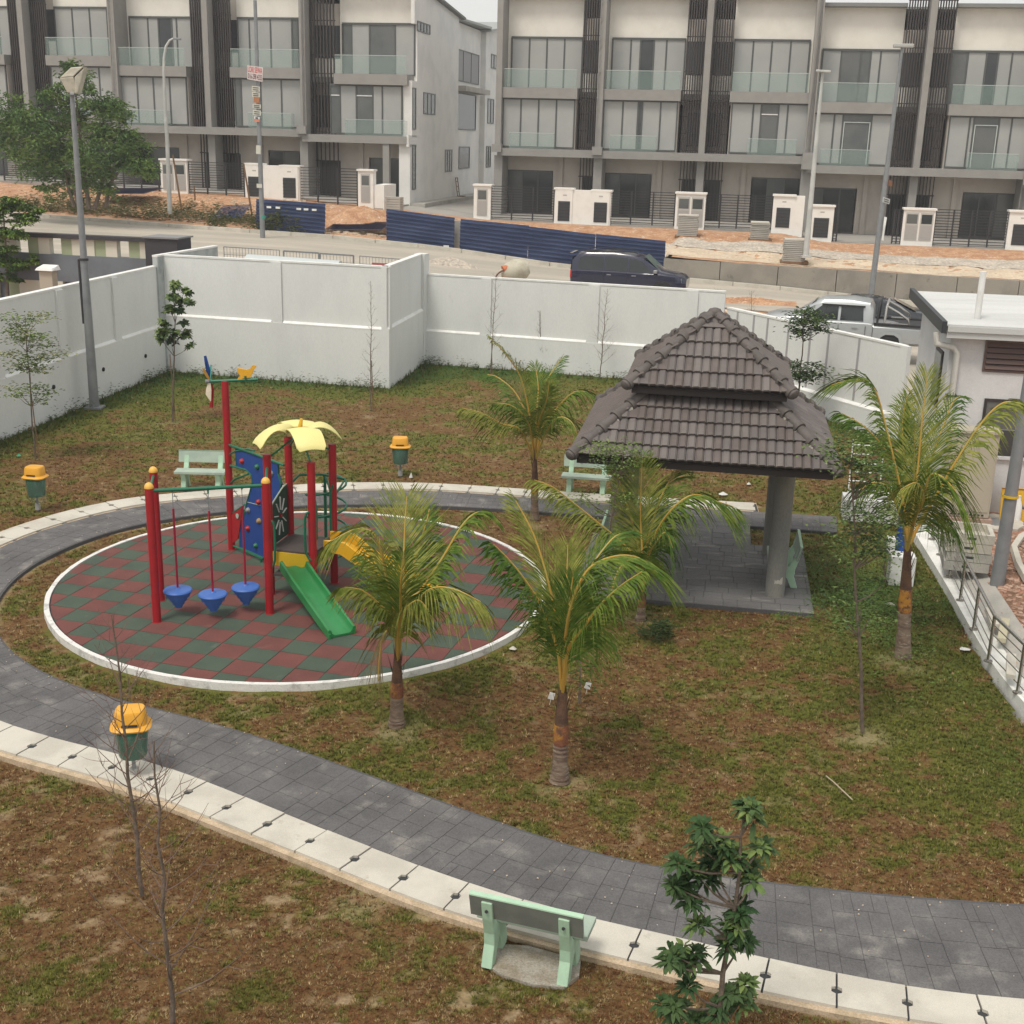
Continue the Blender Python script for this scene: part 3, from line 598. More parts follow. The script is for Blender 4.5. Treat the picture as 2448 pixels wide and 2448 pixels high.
# local frame: x along the front, y away from the camera
phw=M('cool_white_render',(.62,.62,.62),.85,(.57,.57,.575),1.2,fine=.04,fscale=30,bump=.25,bscale=70)
x0=-.95; Hh=3.40
m=MB(); m.box(x0,9,0,.2,-.3,Hh); m.box(x0,x0+.2,.2,3.6,-.3,Hh); m.box(x0+.2,9,3.4,3.6,-.3,Hh); m.box(8.8,9,.2,3.4,-.3,Hh); m.build('wall',phw,ph)
roofm=M('white_corrugated_sheet',(.56,.57,.56),.5,(.47,.48,.47),.6,.4,.7,(.40,.41,.38),7,.66,.85,fine=.03,stretch=(.25,2,1))
m=MB(); n=34; ya=-.30; yb=4.0; za=Hh+.20; zb=Hh+.34
for k in range(n):       # ribs run along x
    t0=k/n; t1=(k+.7)/n
    yA,yB=ya+(yb-ya)*t0,ya+(yb-ya)*t1; zA,zB=za+(zb-za)*t0,za+(zb-za)*t1; yC=ya+(yb-ya)*(k+1)/n; zC=za+(zb-za)*(k+1)/n
    m.quad((x0-.16,yA,zA),(9.3,yA,zA),(9.3,yB,zB),(x0-.16,yB,zB)); m.quad((x0-.16,yB,zB),(9.3,yB,zB),(9.3,yC-.01,zB+.035),(x0-.16,yC-.01,zB+.035)); m.quad((x0-.16,yC-.01,zB+.035),(9.3,yC-.01,zB+.035),(9.3,yC,zC),(x0-.16,yC,zC))
m.build('roof_sheet',roofm,ph,fix=False)
m=MB(); m.box(x0-.14,9.3,-.30,-.26,Hh-.02,za+.03); m.box(x0-.14,9.3,-.335,-.302,Hh+.10,za+.0); m.box(x0-.14,9.3,-.258,-.0,Hh+.0,Hh+.04)
m.build('front_gutter',M('pale_grey_gutter',(.50,.51,.50),.5,fine=.03),ph)
m=MB(); m.beam((x0-.21,-.36,za-.02),(x0-.21,yb+.05,zb-.02),.09,.22); m.build('side_gutter',M('black_gutter',(.035,.04,.045),.5),ph)
m=MB(); m.tube([(x0-.3,-.1,Hh+.05),(x0-.28,-.13,Hh-.16),(x0+.05,-.12,Hh-.22),(x0+.12,-.1,Hh-.32),(x0+.12,-.1,.4)],.062,10); m.build('downpipe',M('cream_pipe',(.55,.54,.50),.5),ph,smooth=60)
MB().box(x0+.02,x0+.22,-.165,-.002,2.25,2.28).build('pipe_bracket',black_metal,ph)
m=MB(); m.cyl((-.42,.55),.06,Hh+.2,Hh+1.15,14); m.build('vent_pipe',white_trim,ph,smooth=40)
# louvre vent
vf=MB(); vx0,vx1,vz0,vz1=-.28,1.6,2.78,3.30
brown=M('brown_louvre',(.13,.085,.075),.6,fine=.05)
for a in ((vx0,vx1,-.03,-.002,vz0-.04,vz0),(vx0,vx1,-.03,-.002,vz1,vz1+.04),(vx0-.04,vx0,-.03,-.002,vz0-.04,vz1+.04)): vf.box(*a)
vf=vf.build('vent_frame',brown,ph)
MB().box(vx0,vx1,-.008,-.003,vz0,vz1).build('vent_back',fascia_mat,ph)
for k in range(5):
    z=vz0+.02+k*.105; MB().hexa([(vx0,-.06,z),(vx1,-.06,z),(vx1,-.02,z+.07),(vx0,-.02,z+.07),(vx0,-.055,z+.008),(vx1,-.055,z+.008),(vx1,-.015,z+.078),(vx0,-.015,z+.078)]).build('louvre_blade',brown,vf)
# windows
wf=MB(); wx0,wx1,wz0,wz1=-.15,.62,1.13,2.18
for a in ((wx0-.05,wx1+.05,-.03,.0-.002,wz1,wz1+.05),(wx0-.05,wx0,-.03,-.002,wz0,wz1),(wx1,wx1+.05,-.03,-.002,wz0,wz1)): wf.box(*a)
wf=wf.build('window',dark_metal,ph); MB().box(wx0,wx1,-.012,-.003,(wz0+wz1)/2,wz1).build('pane',grey_glass,wf); MB().box(wx0,wx1,-.014,-.003,wz0,(wz0+wz1)/2-.02).build('pane',dark_glass,wf)
MB().box(wx0-.08,wx1+.08,-.06,-.002,wz0-.06,wz0-.002).build('sill',phw,ph)
sw=MB(); sw.box(x0-.03,x0-.002,.5,1.3,1.9,3.0); sw=sw.build('window',dark_metal,ph); MB().box(x0-.04,x0-.031,.56,1.24,1.96,2.94).build('pane',dark_glass,sw)
# things by the pump house
bx=thing('electric_cabinet',gp(2300,1245,.3),'tall beige electric cabinet on a concrete plinth in front of the pump house','cabinet',rz=-radians(9))
m=MB(); m.box(-.42,.42,-.22,.22,.14,1.75); m.build('body',beige_box,bx,bevel=.01); MB().box(-.46,.46,-.26,.26,1.75,1.80).build('top',beige_box,bx); MB().box(-.48,.48,-.30,.28,-.05,.13).build('plinth',M('red_stained_concrete',(.36,.25,.20),.9,fine=.1),bx)
for k in range(9): MB().box(-.28+k*.07,-.24+k*.07,-.232,-.221,.18,.21).build('vent_slot',black_metal,bx)
MB().box(-.38,.38,-.235,-.221,.26,1.68).build('door',beige_box,bx)
stx=gp(2303,1352,.3)
for k in range(4):
    b=thing('drain_box',(stx.x+.03*(k%2),stx.y,.315+k*.165),['grey concrete drain box at the bottom of the stack behind the railing','second concrete drain box from the bottom of the stack','third concrete drain box, just under the open top one','open topped pale concrete drain box on top of the stack'][k],'box',rz=-radians(14),group='concrete boxes stacked behind the railing')
    m=MB(); w=.36;h=.155
    for a in ((-w,w,-w,-w+.07),(-w,w,w-.07,w),(-w,-w+.07,-w+.07,w-.07),(w-.07,w,-w+.07,w-.07)): m.box(*a,0,h)
    m.box(-w+.07,w-.07,-w+.07,w-.07,0,.03); m.build('shell',pale_concrete if k>1 else concrete,b); MB().box(-.07,.07,-w-.004,-w+.01,.06,.10).build('hand_slot',joint_mat,b)
p=gp(2385,1388,.3); q=yp(2452,950,p.y)
lp=thing('lamp_post',(p.x,p.y,.3),'thick grey lamp post leaning over the red soil with a yellow band','lamp post')
m=MB(); m.tube([(p.x,p.y,.2),(p.x+.02,p.y,3.4),(p.x+.03,p.y,6.8)],[.115,.085,.055],20); m.build('shaft',galv,lp,world=True,smooth=50)
m=MB(); ring(m,(p.x+.005,p.y),.112,.125,1.72,1.76,24); m.build('band',yellow_board,lp,world=True)
m=MB(); m.box(p.x-.3,p.x+.2,p.y-.1,p.y+.1,6.8,6.92); m.build('lamp_head',white_trim,lp,world=True)
sg=thing('warning_board',gp(2420,1238,.3),'yellow warning board with a black arrow leaning on the pump house wall','sign',rz=-radians(9))
m=MB(); m.slab([(-.30,-.28,0),(.42,-.28,0),(.42,-.14,.62),(-.30,-.14,.62)],(0,.02,.004)); m.build('board',M('yellow_sign',(.62,.36,.02),.5,fine=.05),sg)
m=MB(); f=lambda x,z:(x,-.286+z*.2258,z)
m.quad(f(-.2,.40),f(-.06,.29),f(.02,.38),f(-.12,.5)); m.quad(f(-.02,.25),f(.14,.25),f(.06,.40)); m.build('arrow',black_metal,sg,fix=False)
for a in ((-.30,.42,.0,.018),(-.30,.42,.602,.62)): m=MB(); m.slab([f(a[0],a[2]),f(a[1],a[2]),f(a[1],a[3]),f(a[0],a[3])],(0,-.004,0)); m.build('border',M('brown_border',(.25,.08,.02),.6) if a[2]==0 else bpy.data.materials['brown_border'],sg)
bt=gp(2428,1248,.3); b=MB(); b.lathe([(.075,0),(.08,.1),(.075,.34),(.04,.43),(.03,.5),(.035,.52)],(0,0,0),16); b=b.build('white_canister',white_trim,smooth=50); b.location=bt; tag(b,'tall white plastic canister in front of the yellow board','canister')
for k,(px,py,L,r) in enumerate(((2400,1500,.9,1.15),(2372,1470,.7,1.35),(2418,1585,.8,1.2))):
    c=gp(px,py,.33); b=MB().obox((c.x,c.y),r,L/2,.06,.26,.32).build('timber_plank',[M('pale_plank',(.46,.42,.30),.8,fine=.1),bpy.data.materials['pale_plank'] if False else pale_concrete,pale_concrete][k]); tag(b,['pale yellow plank lying behind the railing','grey timber plank beside the concrete strip','broad pale board behind the nearest railing posts'][k],'plank')
# white cabinets/steps by the far end of the path
def steps(name,px,py,w,dd,h,label,cat,rz=-.16,z0=0):
    c=gp(px,py,z0); r=thing(name,(c.x,c.y,z0),label,cat,rz=rz); return r
pl=steps('planter_box',2070,1245,0,0,0,'long white trough with rungs at the far end of the path','planter')
m=MB(); m.box(-.45,.75,-.1,.1,0,.42); m.box(-.45,.75,.3,.5,0,.42); m.box(-.45,-.3,.1,.3,0,.42); m.box(.6,.75,.1,.3,0,.42); m.build('trough',phw,pl)
fr=MB()
for x in (-.35,.25): fr.tube([(x,.4,.42),(x,.5,1.5)],.012,6)
for k in range(6): fr.tube([(-.35,.42+.1*k*.16,.5+k*.18),(.25,.42+.1*k*.16,.5+k*.18)],.016,6)
fr.build('rungs',white_trim,pl)
sp=steps('spring_rider',2150,1392,0,0,0,'small blue and white equipment cabinet hidden behind the right palm','cabinet')
MB().box(-.2,.2,-.18,.18,0,.5).build('plinth',white_trim,sp); m=MB(); m.tube([(0,.25,.0),(0,.25,1.6)],.10,14); m.build('pipe',blue_board,sp,smooth=50); MB().box(-.26,-.14,.0,.2,.5,.75).build('handle_box',white_trim,sp)
# ================================================================ neighbour's wall on the left
nv=-31.4
nb=thing('estate_wall',sv(-15,nv,1.5),'slate grey estate wall with rows of cream and green openings under a dark cap','wall')
nb.rotation_euler=(0,0,-AL); z0=0
def nbox(name,mat,s0,s1,y0,y1,za,zb): return MB().box(s0+15,s1+15,y0,y1,za-1.5,zb-1.5).build(name,mat,nb)
sE,zT=on_v(365,600,nv); sR,_=on_v(441,600,nv); s_,zc=on_v(330,556,nv)
zt=3.68; zo1=3.05; zo0=zt-.12
nbox('cap',slate_dark,-27,sE,-.12,.32,zt-.13,zt); nbox('wall_face',slate,-27,sE,-.02,.26,2.15,3.02); 
nbox('end_pier',slate_dark,sE,sR,-.5,.5,1.3,zt+.04); nbox('end_cap',M('grey_cap',(.22,.22,.22),.8),sE-.06,sR+.06,-.56,.56,zt+.04,zt+.09)
nbox('base',slate,-27,sE,.14,.26,1.3,2.15)
x=sE-.05; k=0; widths=[.42,.36,.42,.40,.95,.40,.42,.40,.42,.44,.42,.4,.42,.4,.42,.42,.42,.42,.42,.42,.42,.42,.42,.42,.42,.42]
kinds='CWSCWSCCWSCWSCWSCWSCWSCWSCWSCWSCWS'   # cream, window gap, sage
for i in range(26):
    w=.40; kd='CSW'[i%3] if i!=5 else 'C'
    xa=x-w; 
    if xa<-27: break
    if kd=='C': nbox('cream_pier',cream_block,xa,x,-.0,.24,3.02,zt-.13)
    elif kd=='S': nbox('green_pier',sage,xa,x,.04,.22,3.02,zt-.13)
    if kd=='C': nbox('lower_pier',cream_block,xa-2,x-2,-.04,.12,1.3,2.15)
    elif kd=='S': nbox('lower_pier',sage,xa-2,x-2,.0,.12,1.3,2.15)
    x=xa
cb=thing('meter_cabinet',gp(122,742,1.5),'beige meter cabinet with a small pitched lid by the slate wall','cabinet',rz=-AL)
m=MB(); m.box(-.22,.22,-.15,.15,.55,1.25); m.build('body',beige_box,cb); MB().box(-.16,.16,-.12,.12,-.3,.55).build('stand',M('darker_beige',(.30,.28,.24),.7),cb)
m=MB(); m.hexa([(-.3,-.24,1.25),(.3,-.24,1.25),(.3,.24,1.25),(-.3,.24,1.25),(-.26,-.2,1.32),(.26,-.2,1.32),(.26,.2,1.40),(-.26,.2,1.40)]); m.build('lid',white_trim,cb)
q=MB(); q.quad(*[tuple(sv(s,v,1.5)) for s,v in ((-45,-66),(-9.4,-66),(-8.95,nv),(-45,nv))]); 
tag(q.build('neighbour_ground',red_gravel),'red soil of the neighbouring plot left of the wall',kind='structure')
m=MB(); m.quad(*[tuple(sv(s,nv+.24,z)) for s,z in ((-45,1.3),(-8.95,1.3),(-8.95,2.32),(-45,2.9))]); tag(m.build('road_bank',concrete,fix=False),'retained bank below the road',kind='structure')
# fenced enclosure behind the tall wall section
en=thing('mesh_fence',sv(-5,-30.5,2.0),'grey wire mesh fence with a double gate beyond the tall white wall','fence')
k=-29.2
def fpt(px,py): s,z=on_v(px,py,k); return sv(s,k,z)
def mframe(px0,py0,px1,py1,name,thick=.03,full=True):
    a=fpt(px0,py0); b=fpt(px1,py1); zb=1.7; m=MB()
    for P,Q in ((a,b),): m.beam(P,Q,thick,thick)
    for P in (a,b): m.beam(P,(P.x,P.y,zb),thick,thick)
    return m.build(name,galv,en,world=True),a,b,zb
def wires(a,b,zb,name='wire_mesh'):
    m=MB(); L=(b-a).length; n=int(L/.11)
    for i in range(1,n): p=a.lerp(b,i/n); m.beam(p,(p.x,p.y,zb),.012,.012)
    for h in (.25,.5,.75,1): m.beam(a-Vector((0,0,h)),b-Vector((0,0,h)),.012,.012)
    tag(m.build(name,galv,en,world=True),kind='stuff')
for c in ((535,590,668,598),(678,600,762,605),(765,606,845,611),(860,612,960,620)):
    o,a,b,zb=mframe(*c,'gate_leaf' if c[0] in (678,765) else 'fence_frame',.05 if c[0] in (678,765) else .025); wires(a,b,zb)
eq=thing('equipment_cover',yp(700,640,38.6),'pale curved metal cover inside the fenced enclosure','equipment'); 
m=MB(); a=yp(590,624,38.6); b=yp(812,640,38.6); zt_=a.z+.16
prof=[(-.5,-.3),(-.5,0),(-.35,.12),(0,.2),(.35,.18),(.6,.10),(.62,-.3)]
n=len(prof); A=[(a.x+.0,a.y+p,a.z+q) for p,q in prof]; Bq=[(b.x,b.y+p,b.z+q) for p,q in prof]
m.add(A+Bq,[(i,(i+1)%n,n+(i+1)%n,n+i) for i in range(n)]+[tuple(range(n)),tuple(range(2*n-1,n-1,-1))]); m.build('cover',M('pale_blue_grey_sheet',(.50,.54,.54),.5,fine=.03),eq,world=True,smooth=40)
m=MB(); p=fpt(890,627); q=fpt(940,630); m.slab([(p.x,p.y-.1,p.z),(q.x,q.y-.1,q.z),(q.x,q.y-.1,q.z-.4),(p.x,p.y-.1,p.z-.4)],(0,.02,0)); tag(m.build('red_sign',M('dull_red_sign',(.35,.10,.10),.6,fine=.1)),'dull red signboard low on the wire mesh fence','sign')
# ================================================================ terrace houses
PM={'B':blind,'D':dark_glass,'G':grey_glass}
rail_cap=M('pale_glass_edge',(.50,.55,.52),.4,fine=.02)
def house(s0, b, mir, label, l3, l2, row, w=5.5, v0=0.0, end=False, major=True, ground='D', l3x=(.36,4.2), l2x=(.16,4.06), top=11.35, minor=True):
    p=sv(s0,v0,b); r=thing('terrace_house',p,label,'house',rz=-AL,group=row)
    X=(lambda x: w-x) if mir else (lambda x: x)
    def bx(m,x0,x1,y0,y1,z0,z1): a,c=sorted((X(x0),X(x1))); return m.box(a,c,y0,y1,z0,z1)
    D=10.5
    # structural body
    for a_ in ((.0,4.28,1.34,1.5,9.28,top),(0,4.28,1.34,1.5,6.0,6.62),(0,.34,1.34,1.5,6.62,9.28),(4.2,4.28,1.34,1.5,6.62,9.28)): m=MB(); bx(m,*a_); m.build('upper_wall',house_cream,r)
    for a_ in ((0,w,D-.2,D,-.3,top-.7),(0,.12,1.62,D-.2,0,10.6),(w-.12,w,1.62,D-.2,0,10.6)): m=MB(); bx(m,*a_); m.build('side_wall',house_white,r)
    for a_ in ((.12,w-.12,1.8,D-.2,3.2,3.5),(.12,w-.12,1.8,D-.2,6.2,6.6)): m=MB(); bx(m,*a_); m.build('floor_slab',house_grey,r)
    m=MB(); m.hexa([(-.0,.75,top),(w,.75,top),(w,D+.4,top-.86),(0,D+.4,top-.86),(0,.75,top+.14),(w,.75,top+.14),(w,D+.4,top-.72),(0,D+.4,top-.72)]) if False else bx(m,0,4.3,.8,1.34,top-.02,top+.16); m.build('roof_fascia',M('grey_fascia',(.20,.205,.20),.6) if 'grey_fascia' not in bpy.data.materials else bpy.data.materials['grey_fascia'],r)
    m=MB(); a,c=sorted((X(0),X(w))); m.hexa([(a,1.5,top-.06),(c,1.5,top-.06),(c,D+.4,top-.86),(a,D+.4,top-.86),(a,1.5,top+.05),(c,1.5,top+.05),(c,D+.4,top-.75),(a,D+.4,top-.75)]); m.build('roof',roof_sheet,r)
    # balcony slab, window box, ledge
    m=MB(); bx(m,.13,4.22,0,1.34,6.14,6.68); m.build('balcony_slab',house_grey,r)
    m=MB(); bx(m,0,w,-.38,1.6,3.13,3.53); m.build('canopy_ledge',house_grey,r)
    if major: m=MB(); bx(m,-.28,.25,-.55,-.38,3.3,3.72); bx(m,-.28,.25,-.38,-.162,3.53,3.72); m.build('ledge_block',house_grey,r)
    m=MB(); bx(m,.0,4.15,.32,1.34,3.53,6.14); m.build('bay_core',house_ground,r)
    # windows
    def window(x0,x1,z0,z1,y,spec,name='window'):
        tot=sum(q[1] for q in spec); fr=MB(); t=.085
        bx(fr,x0-.04,x1+.04,y-.10,y,z1-.04,z1+.07); bx(fr,x0-.06,x0+.03,y-.08,y,z0,z1); bx(fr,x1-.02,x1+.04,y-.08,y,z0,z1); bx(fr,x0-.04,x1+.04,y-.08,y,z0-.04,z0+.03)
        xs=[]; x=x0
        sp=spec if not mir else spec[::-1]
        for k,(kd,ww) in enumerate(sp):
            xa=x+ (x1-x0)*ww/tot; xs.append((x,xa,kd))
            if k<len(sp)-1: bx(fr,xa-t/2,xa+t/2,y-.07,y,z0,z1)
            x=xa
        fo=fr.build(name,frame_metal,r)
        for xa,xb,kd in xs:
            q=MB(); bx(q,xa+.02,xb-.02,y-.045,y-.02,z0+.02,z1-.02); q.build('pane',PM[kd[0]],fo)
            if kd=='Gt':
                q=MB(); bx(q,xa+.03,xb-.03,y-.085,y-.05,z1-.55,z1-.50); q.build('transom',white_trim,fo)
            if kd=='Gd':
                q=MB(); bx(q,xa+.05,xb-.05,y-.1,y-.07,z1-.42,z1-.38); bx(q,xa+.05,xa+.09,y-.1,y-.07,z0,z1-.42); bx(q,xb-.09,xb-.05,y-.1,y-.07,z0,z1-.42); q.build('door_frame',rail_cap,fo)
        return fo
    window(l3x[0],l3x[1],6.70,9.27,1.34,l3); window(l2x[0],l2x[1],3.62,6.10,.30,l2)
    # glass balustrades
    g=MB(); bx(g,.22,4.16,.03,.045,6.70,7.60); g=g.build('balustrade_glass',balcony_glass,r); q=MB(); bx(q,.22,4.16,.02,.055,7.60,7.625); q.build('glass_edge',rail_cap,g)
    xa,xb=((.62,3.1) if not end else (.16,3.5)); g=MB(); bx(g,xa,xb,-.33,-.315,3.53,4.33); bx(g,xa,xa+.012,-.315,.2,3.53,4.33); bx(g,xb-.012,xb,-.315,.2,3.53,4.33); g=g.build('balustrade_glass',balcony_glass,r); q=MB(); bx(q,xa,xb,-.34,-.305,4.33,4.352); q.build('glass_edge',rail_cap,g)
    # fins
    if major:
        for a_ in ((-.19,.13,-.16,1.5,3.72,12.1),(-.22,.24,-.1,1.5,-.3,3.13)): m=MB(); bx(m,*a_); m.build('fin_column',house_grey,r)
    if minor:
        for a_ in ((w-.16,w+.0,-.16,1.48,3.53,12.1),(w-.2,w+.0,.1,1.6,-.3,3.13)): m=MB(); bx(m,*a_); m.build('party_column',house_grey,r)
    # louvre screen zone
    lx0,lx1=4.3,w-.17
    for a_ in ((lx0-.02,w-.16,1.5,1.62,3.5,6.2),(lx0-.02,w-.16,1.5,1.62,9.2,10.3)): m=MB(); bx(m,*a_); m.build('stair_wall',house_ground,r)
    for a_ in ((lx0,lx1,1.5,1.56,7.55,9.2),(lx0+.3,lx1,1.44,1.5,3.9,5.6)): m=MB(); bx(m,*a_); m.build('stair_window',dark_glass,r)
    m=MB(); bx(m,lx0,lx1,1.4,1.5,6.55,7.5); m.build('stair_parapet',house_cream,r)
    m=MB(); bx(m,lx0,lx1,.7,1.5,6.2,6.5); m.build('stair_slab',house_grey,r)
    scr=thing('louvre_screen',(0,0,0),None,None); del_=0; scr.parent=r
    bpy.data.objects.remove(scr)
    m=MB(); n=8
    for z in (3.62,4.5,5.35,6.2,6.66,7.62,9.35,11.6):
        bx(m,lx0,lx1,.62,.66,z,z+.05)
    fo=m.build('louvre_screen',dark_metal,r)
    for k in range(n):
        x=lx0+(lx1-lx0)*(k+.5)/n; q=MB(); bx(q,x-.034,x+.034,.54,.66,3.55,11.75); q.build('slat',dark_metal,fo,fix=False)
    # ground floor
    m=MB(); bx(m,.2,w-.2,1.62,1.78,2.36,3.12); bx(m,2.8,w-.2,1.62,1.78,-.3,2.36); m.build('ground_wall',house_ground,r); m=MB(); bx(m,3.1,3.35,1.5,1.618,0,3.12); m.build('wall_pilaster',house_ground,r)
    gw=MB(); bx(gw,.2,2.75,1.74,1.80,-.05,.08); bx(gw,.2,2.75,1.74,1.8,2.28,2.36); bx(gw,1.0,1.06,1.74,1.8,0,2.3); bx(gw,1.9,1.96,1.74,1.8,0,2.3); gw=gw.build('patio_door',frame_metal,r)
    for k,(a,c) in enumerate(((.2,1.0),(1.06,1.9),(1.96,2.75))): q=MB(); bx(q,a,c,1.76,1.78,.08,2.28); q.build('pane',dark_glass if (k+len(label))%3 else grey_glass,gw)
    m=MB(); bx(m,lx0+.15,lx1-.1,1.58,1.62,0,2.1); m.build('front_door',dark_glass,r)
    m=MB()
    for k in range(6): x=lx0+(lx1-lx0)*(k+.5)/6; bx(m,x-.025,x+.025,1.1,1.18,.0,3.13)
    bx(m,lx0,lx1,1.1,1.16,2.1,2.16); m.build('ground_louvre',dark_metal,r)
    m=MB(); bx(m,0,w,-4.9,1.6,-.3,-.0); m.build('porch_floor',apron,r)
    return r
RR='three storey terrace houses in the right hand row'; LR='three storey terrace houses in the left hand row'
Bq=('B',1)
house(-5.5,3.05,False,'leftmost house of the right row, every balcony panel a closed pale blind',[Bq]*4,[Bq]*4,RR)
house(0,3.05,False,'house with one narrow dark gap between blinds on both upper floors',[('B',.95),('B',.5),('D',.7),('B',.65),('B',.95)],[('B',1),('B',.8),('D',.22),('B',.95),('B',.85)],RR)
house(5.5,3.05,True,'house with blinds on top and an open dark door behind the curved white lamp pole',[Bq]*4,[('B',1.05),('B',.4),('Gt',.85),('B',.45),('B',1)],RR)
house(11,2.63,False,'lower house with grey open glass doors left of the dark louvres',[('B',.95),('G',1),('G',.5),('B',.5),('B',.95)],[('B',1.05),('B',.45),('Gd',1.45),('B',1)],RR)
house(16.5,2.63,True,'house at the right edge with a black doorway between top floor blinds',[('G',.8),('B',.95),('D',.6),('B',.7),('B',1)],[('B',.95),('B',.2),('Gd',1.2),('B',.6),('B',.9)],RR)
house(22,2.2,False,'house beyond the right edge of the row with closed blinds',[Bq]*4,[Bq]*4,RR)
L0=-32.46
house(L0-5.5,4.2,False,'house at the left edge mostly hidden by the big green tree',[Bq]*4,[Bq]*4,LR,v0=-1.93)
house(L0,4.2,True,'house with three closed blinds above the crown of the big green tree',[('B',1)]*3+[('D',.6)],[Bq]*4,LR,v0=-1.93)
house(L0+5.5,3.73,False,'house with a dark balcony gap right behind the curved white street lamp',[('B',.95),('B',.55),('D',.7),('B',.25),('B',.9)],[Bq]*4,LR,v0=-1.93)
house(L0+11,3.73,True,'house behind the pole with the red and white rental sign',[('B',.5),('B',.95),('B',.95),('G',.25),('D',.3)],[('G',.3),('B',.95),('B',1),('B',1)],LR,v0=-1.93)
endh=house(L0+16.5,3.5,True,'corner house at the end of the left row with a tall white side wall',[('G',.45),('B',.95),('G',1.35),('B',1)],[('Gt',.5),('B',.85),('Gt',.85),('B',.5),('B',1.0)],LR,v0=-1.93,end=True,major=False,minor=True,w=5.95,l3x=(.1,4.1),l2x=(.5,4.5))
MB().box(4.55,4.9,-.32,.0,-.3,3.13).build('porch_column',house_grey,endh)
# side elevation of the corner house: local x of its right end is 5.95
b0=3.5; xs=5.95
m=MB(); m.add([(xs-.14,1.3,-.4),(xs-.14,10.6,-.4),(xs-.14,10.6,10.50),(xs-.14,.75,11.33),(xs-.14,.75,9.28),(xs-.14,1.3,9.28),(xs+.06,1.3,-.4),(xs+.06,10.6,-.4),(xs+.06,10.6,10.50),(xs+.06,.75,11.33),(xs+.06,.75,9.28),(xs+.06,1.3,9.28)],[(0,1,2,3,4,5),(11,10,9,8,7,6),(0,6,7,1),(1,7,8,2),(2,8,9,3),(3,9,10,4),(4,10,11,5),(5,11,6,0)])
m.box(xs-.55,xs+.06,-.1,1.3,-.4,3.13); m.box(xs-.06,xs+.06,-.38,1.3,3.0,3.6); m.box(xs-.5,xs+.06,.3,1.3,3.5,6.4)
m.build('gable_wall',house_white,endh)
m=MB(); m.hexa([(-.1,.55,11.30),(xs+.35,.55,11.30),(xs+.35,11.2,10.40),(-.1,11.2,10.40),(-.1,.55,11.42),(xs+.35,.55,11.42),(xs+.35,11.2,10.52),(-.1,11.2,10.52)]); m.build('roof_edge',M('dark_grey_roof_edge',(.14,.14,.135),.6),endh)
def swin(y0,y1,z0,z1,mt=dark_glass,bars=0,name='window',t=.05):
    f=MB(); f.box(xs+.062,xs+.10,y0-t,y1+t,z1,z1+t); f.box(xs+.062,xs+.10,y0-t,y1+t,z0-t,z0); f.box(xs+.062,xs+.10,y0-t,y0,z0,z1); f.box(xs+.062,xs+.10,y1,y1+t,z0,z1)
    for k in range(bars): yy=y0+(y1-y0)*(k+1)/(bars+1); f.box(xs+.075,xs+.10,yy-.02,yy+.02,z0,z1)
    f=f.build(name,frame_metal,endh); MB().box(xs+.062,xs+.075,y0,y1,z0,z1).build('pane',mt,f)
v_=1.93
swin(1.3,3.8,9.0,9.42,dark_glass,3)
swin(.35,.95,3.95,6.0,grey_glass); swin(.35,.95,.8,3.05,grey_glass)
swin(2.6,5.0,4.8,5.85,grey_glass,2); swin(7.5,9.1,1.6,2.8,grey_glass,2)
MB().box(xs-.05,xs+.9,0,26,-.6,.06).build('side_apron',concrete,endh)
rb=thing('rear_house',sv(L0+16.5,-1.93,3.5),'rear white house with grey shutters seen down the side lane','house',rz=-AL)
xs2=5.6
m=MB(); m.box(xs2-5,xs2,10.62,18.4,-.4,10.35); m.build('link_wall',house_white,rb)
m=MB(); m.add([(xs2-5,18.4,-.4),(xs2+.35,18.4,-.4),(xs2+.35,29,-.4),(xs2-5,29,-.4),(xs2-5,18.4,10.3),(xs2+.35,18.4,10.3),(xs2+.35,29,11.7),(xs2-5,29,11.7)],[(0,3,2,1),(4,5,6,7),(0,1,5,4),(1,2,6,5),(2,3,7,6),(3,0,4,7)]); m.build('main_wall',house_white,rb)
m=MB(); m.hexa([(xs2-6,10.7,10.4),(xs2+.4,10.7,10.4),(xs2+.75,18.3,10.45),(xs2-6,18.3,10.45),(xs2-6,10.7,10.52),(xs2+.4,10.7,10.52),(xs2+.75,18.3,10.6),(xs2-6,18.3,10.6)]); m.hexa([(xs2-6,18.0,10.3),(xs2+.8,18.0,10.3),(xs2+.8,29.3,11.75),(xs2-6,29.3,11.75),(xs2-6,18.0,10.42),(xs2+.8,18.0,10.42),(xs2+.8,29.3,11.87),(xs2-6,29.3,11.87)]); m.build('roof',roof_sheet,rb)
def rwin(y0,y1,z0,z1,mt,X=xs2,bars=0,name='window'):
    f=MB(); t=.06; f.box(X+.002,X+.05,y0-t,y1+t,z1,z1+t); f.box(X+.002,X+.05,y0-t,y1+t,z0-t,z0); f.box(X+.002,X+.05,y0-t,y0,z0,z1); f.box(X+.002,X+.05,y1,y1+t,z0,z1)
    for k in range(bars): yy=y0+(y1-y0)*(k+1)/(bars+1); f.box(X+.02,X+.05,yy-.02,yy+.02,z0,z1)
    f=f.build(name,frame_metal,rb); MB().box(X+.003,X+.02,y0,y1,z0,z1).build('pane',mt,f)
shut=M('grey_shutter',(.27,.27,.275),.6,fine=.03)
rwin(11.2,17.7,7.0,8.75,shut,bars=2); rwin(12.0,17.0,4.1,6.2,dark_glass,bars=0); MB().box(xs2+.001,xs2+.8,11.0,17.9,6.32,6.62).build('window_hood',concrete,rb)
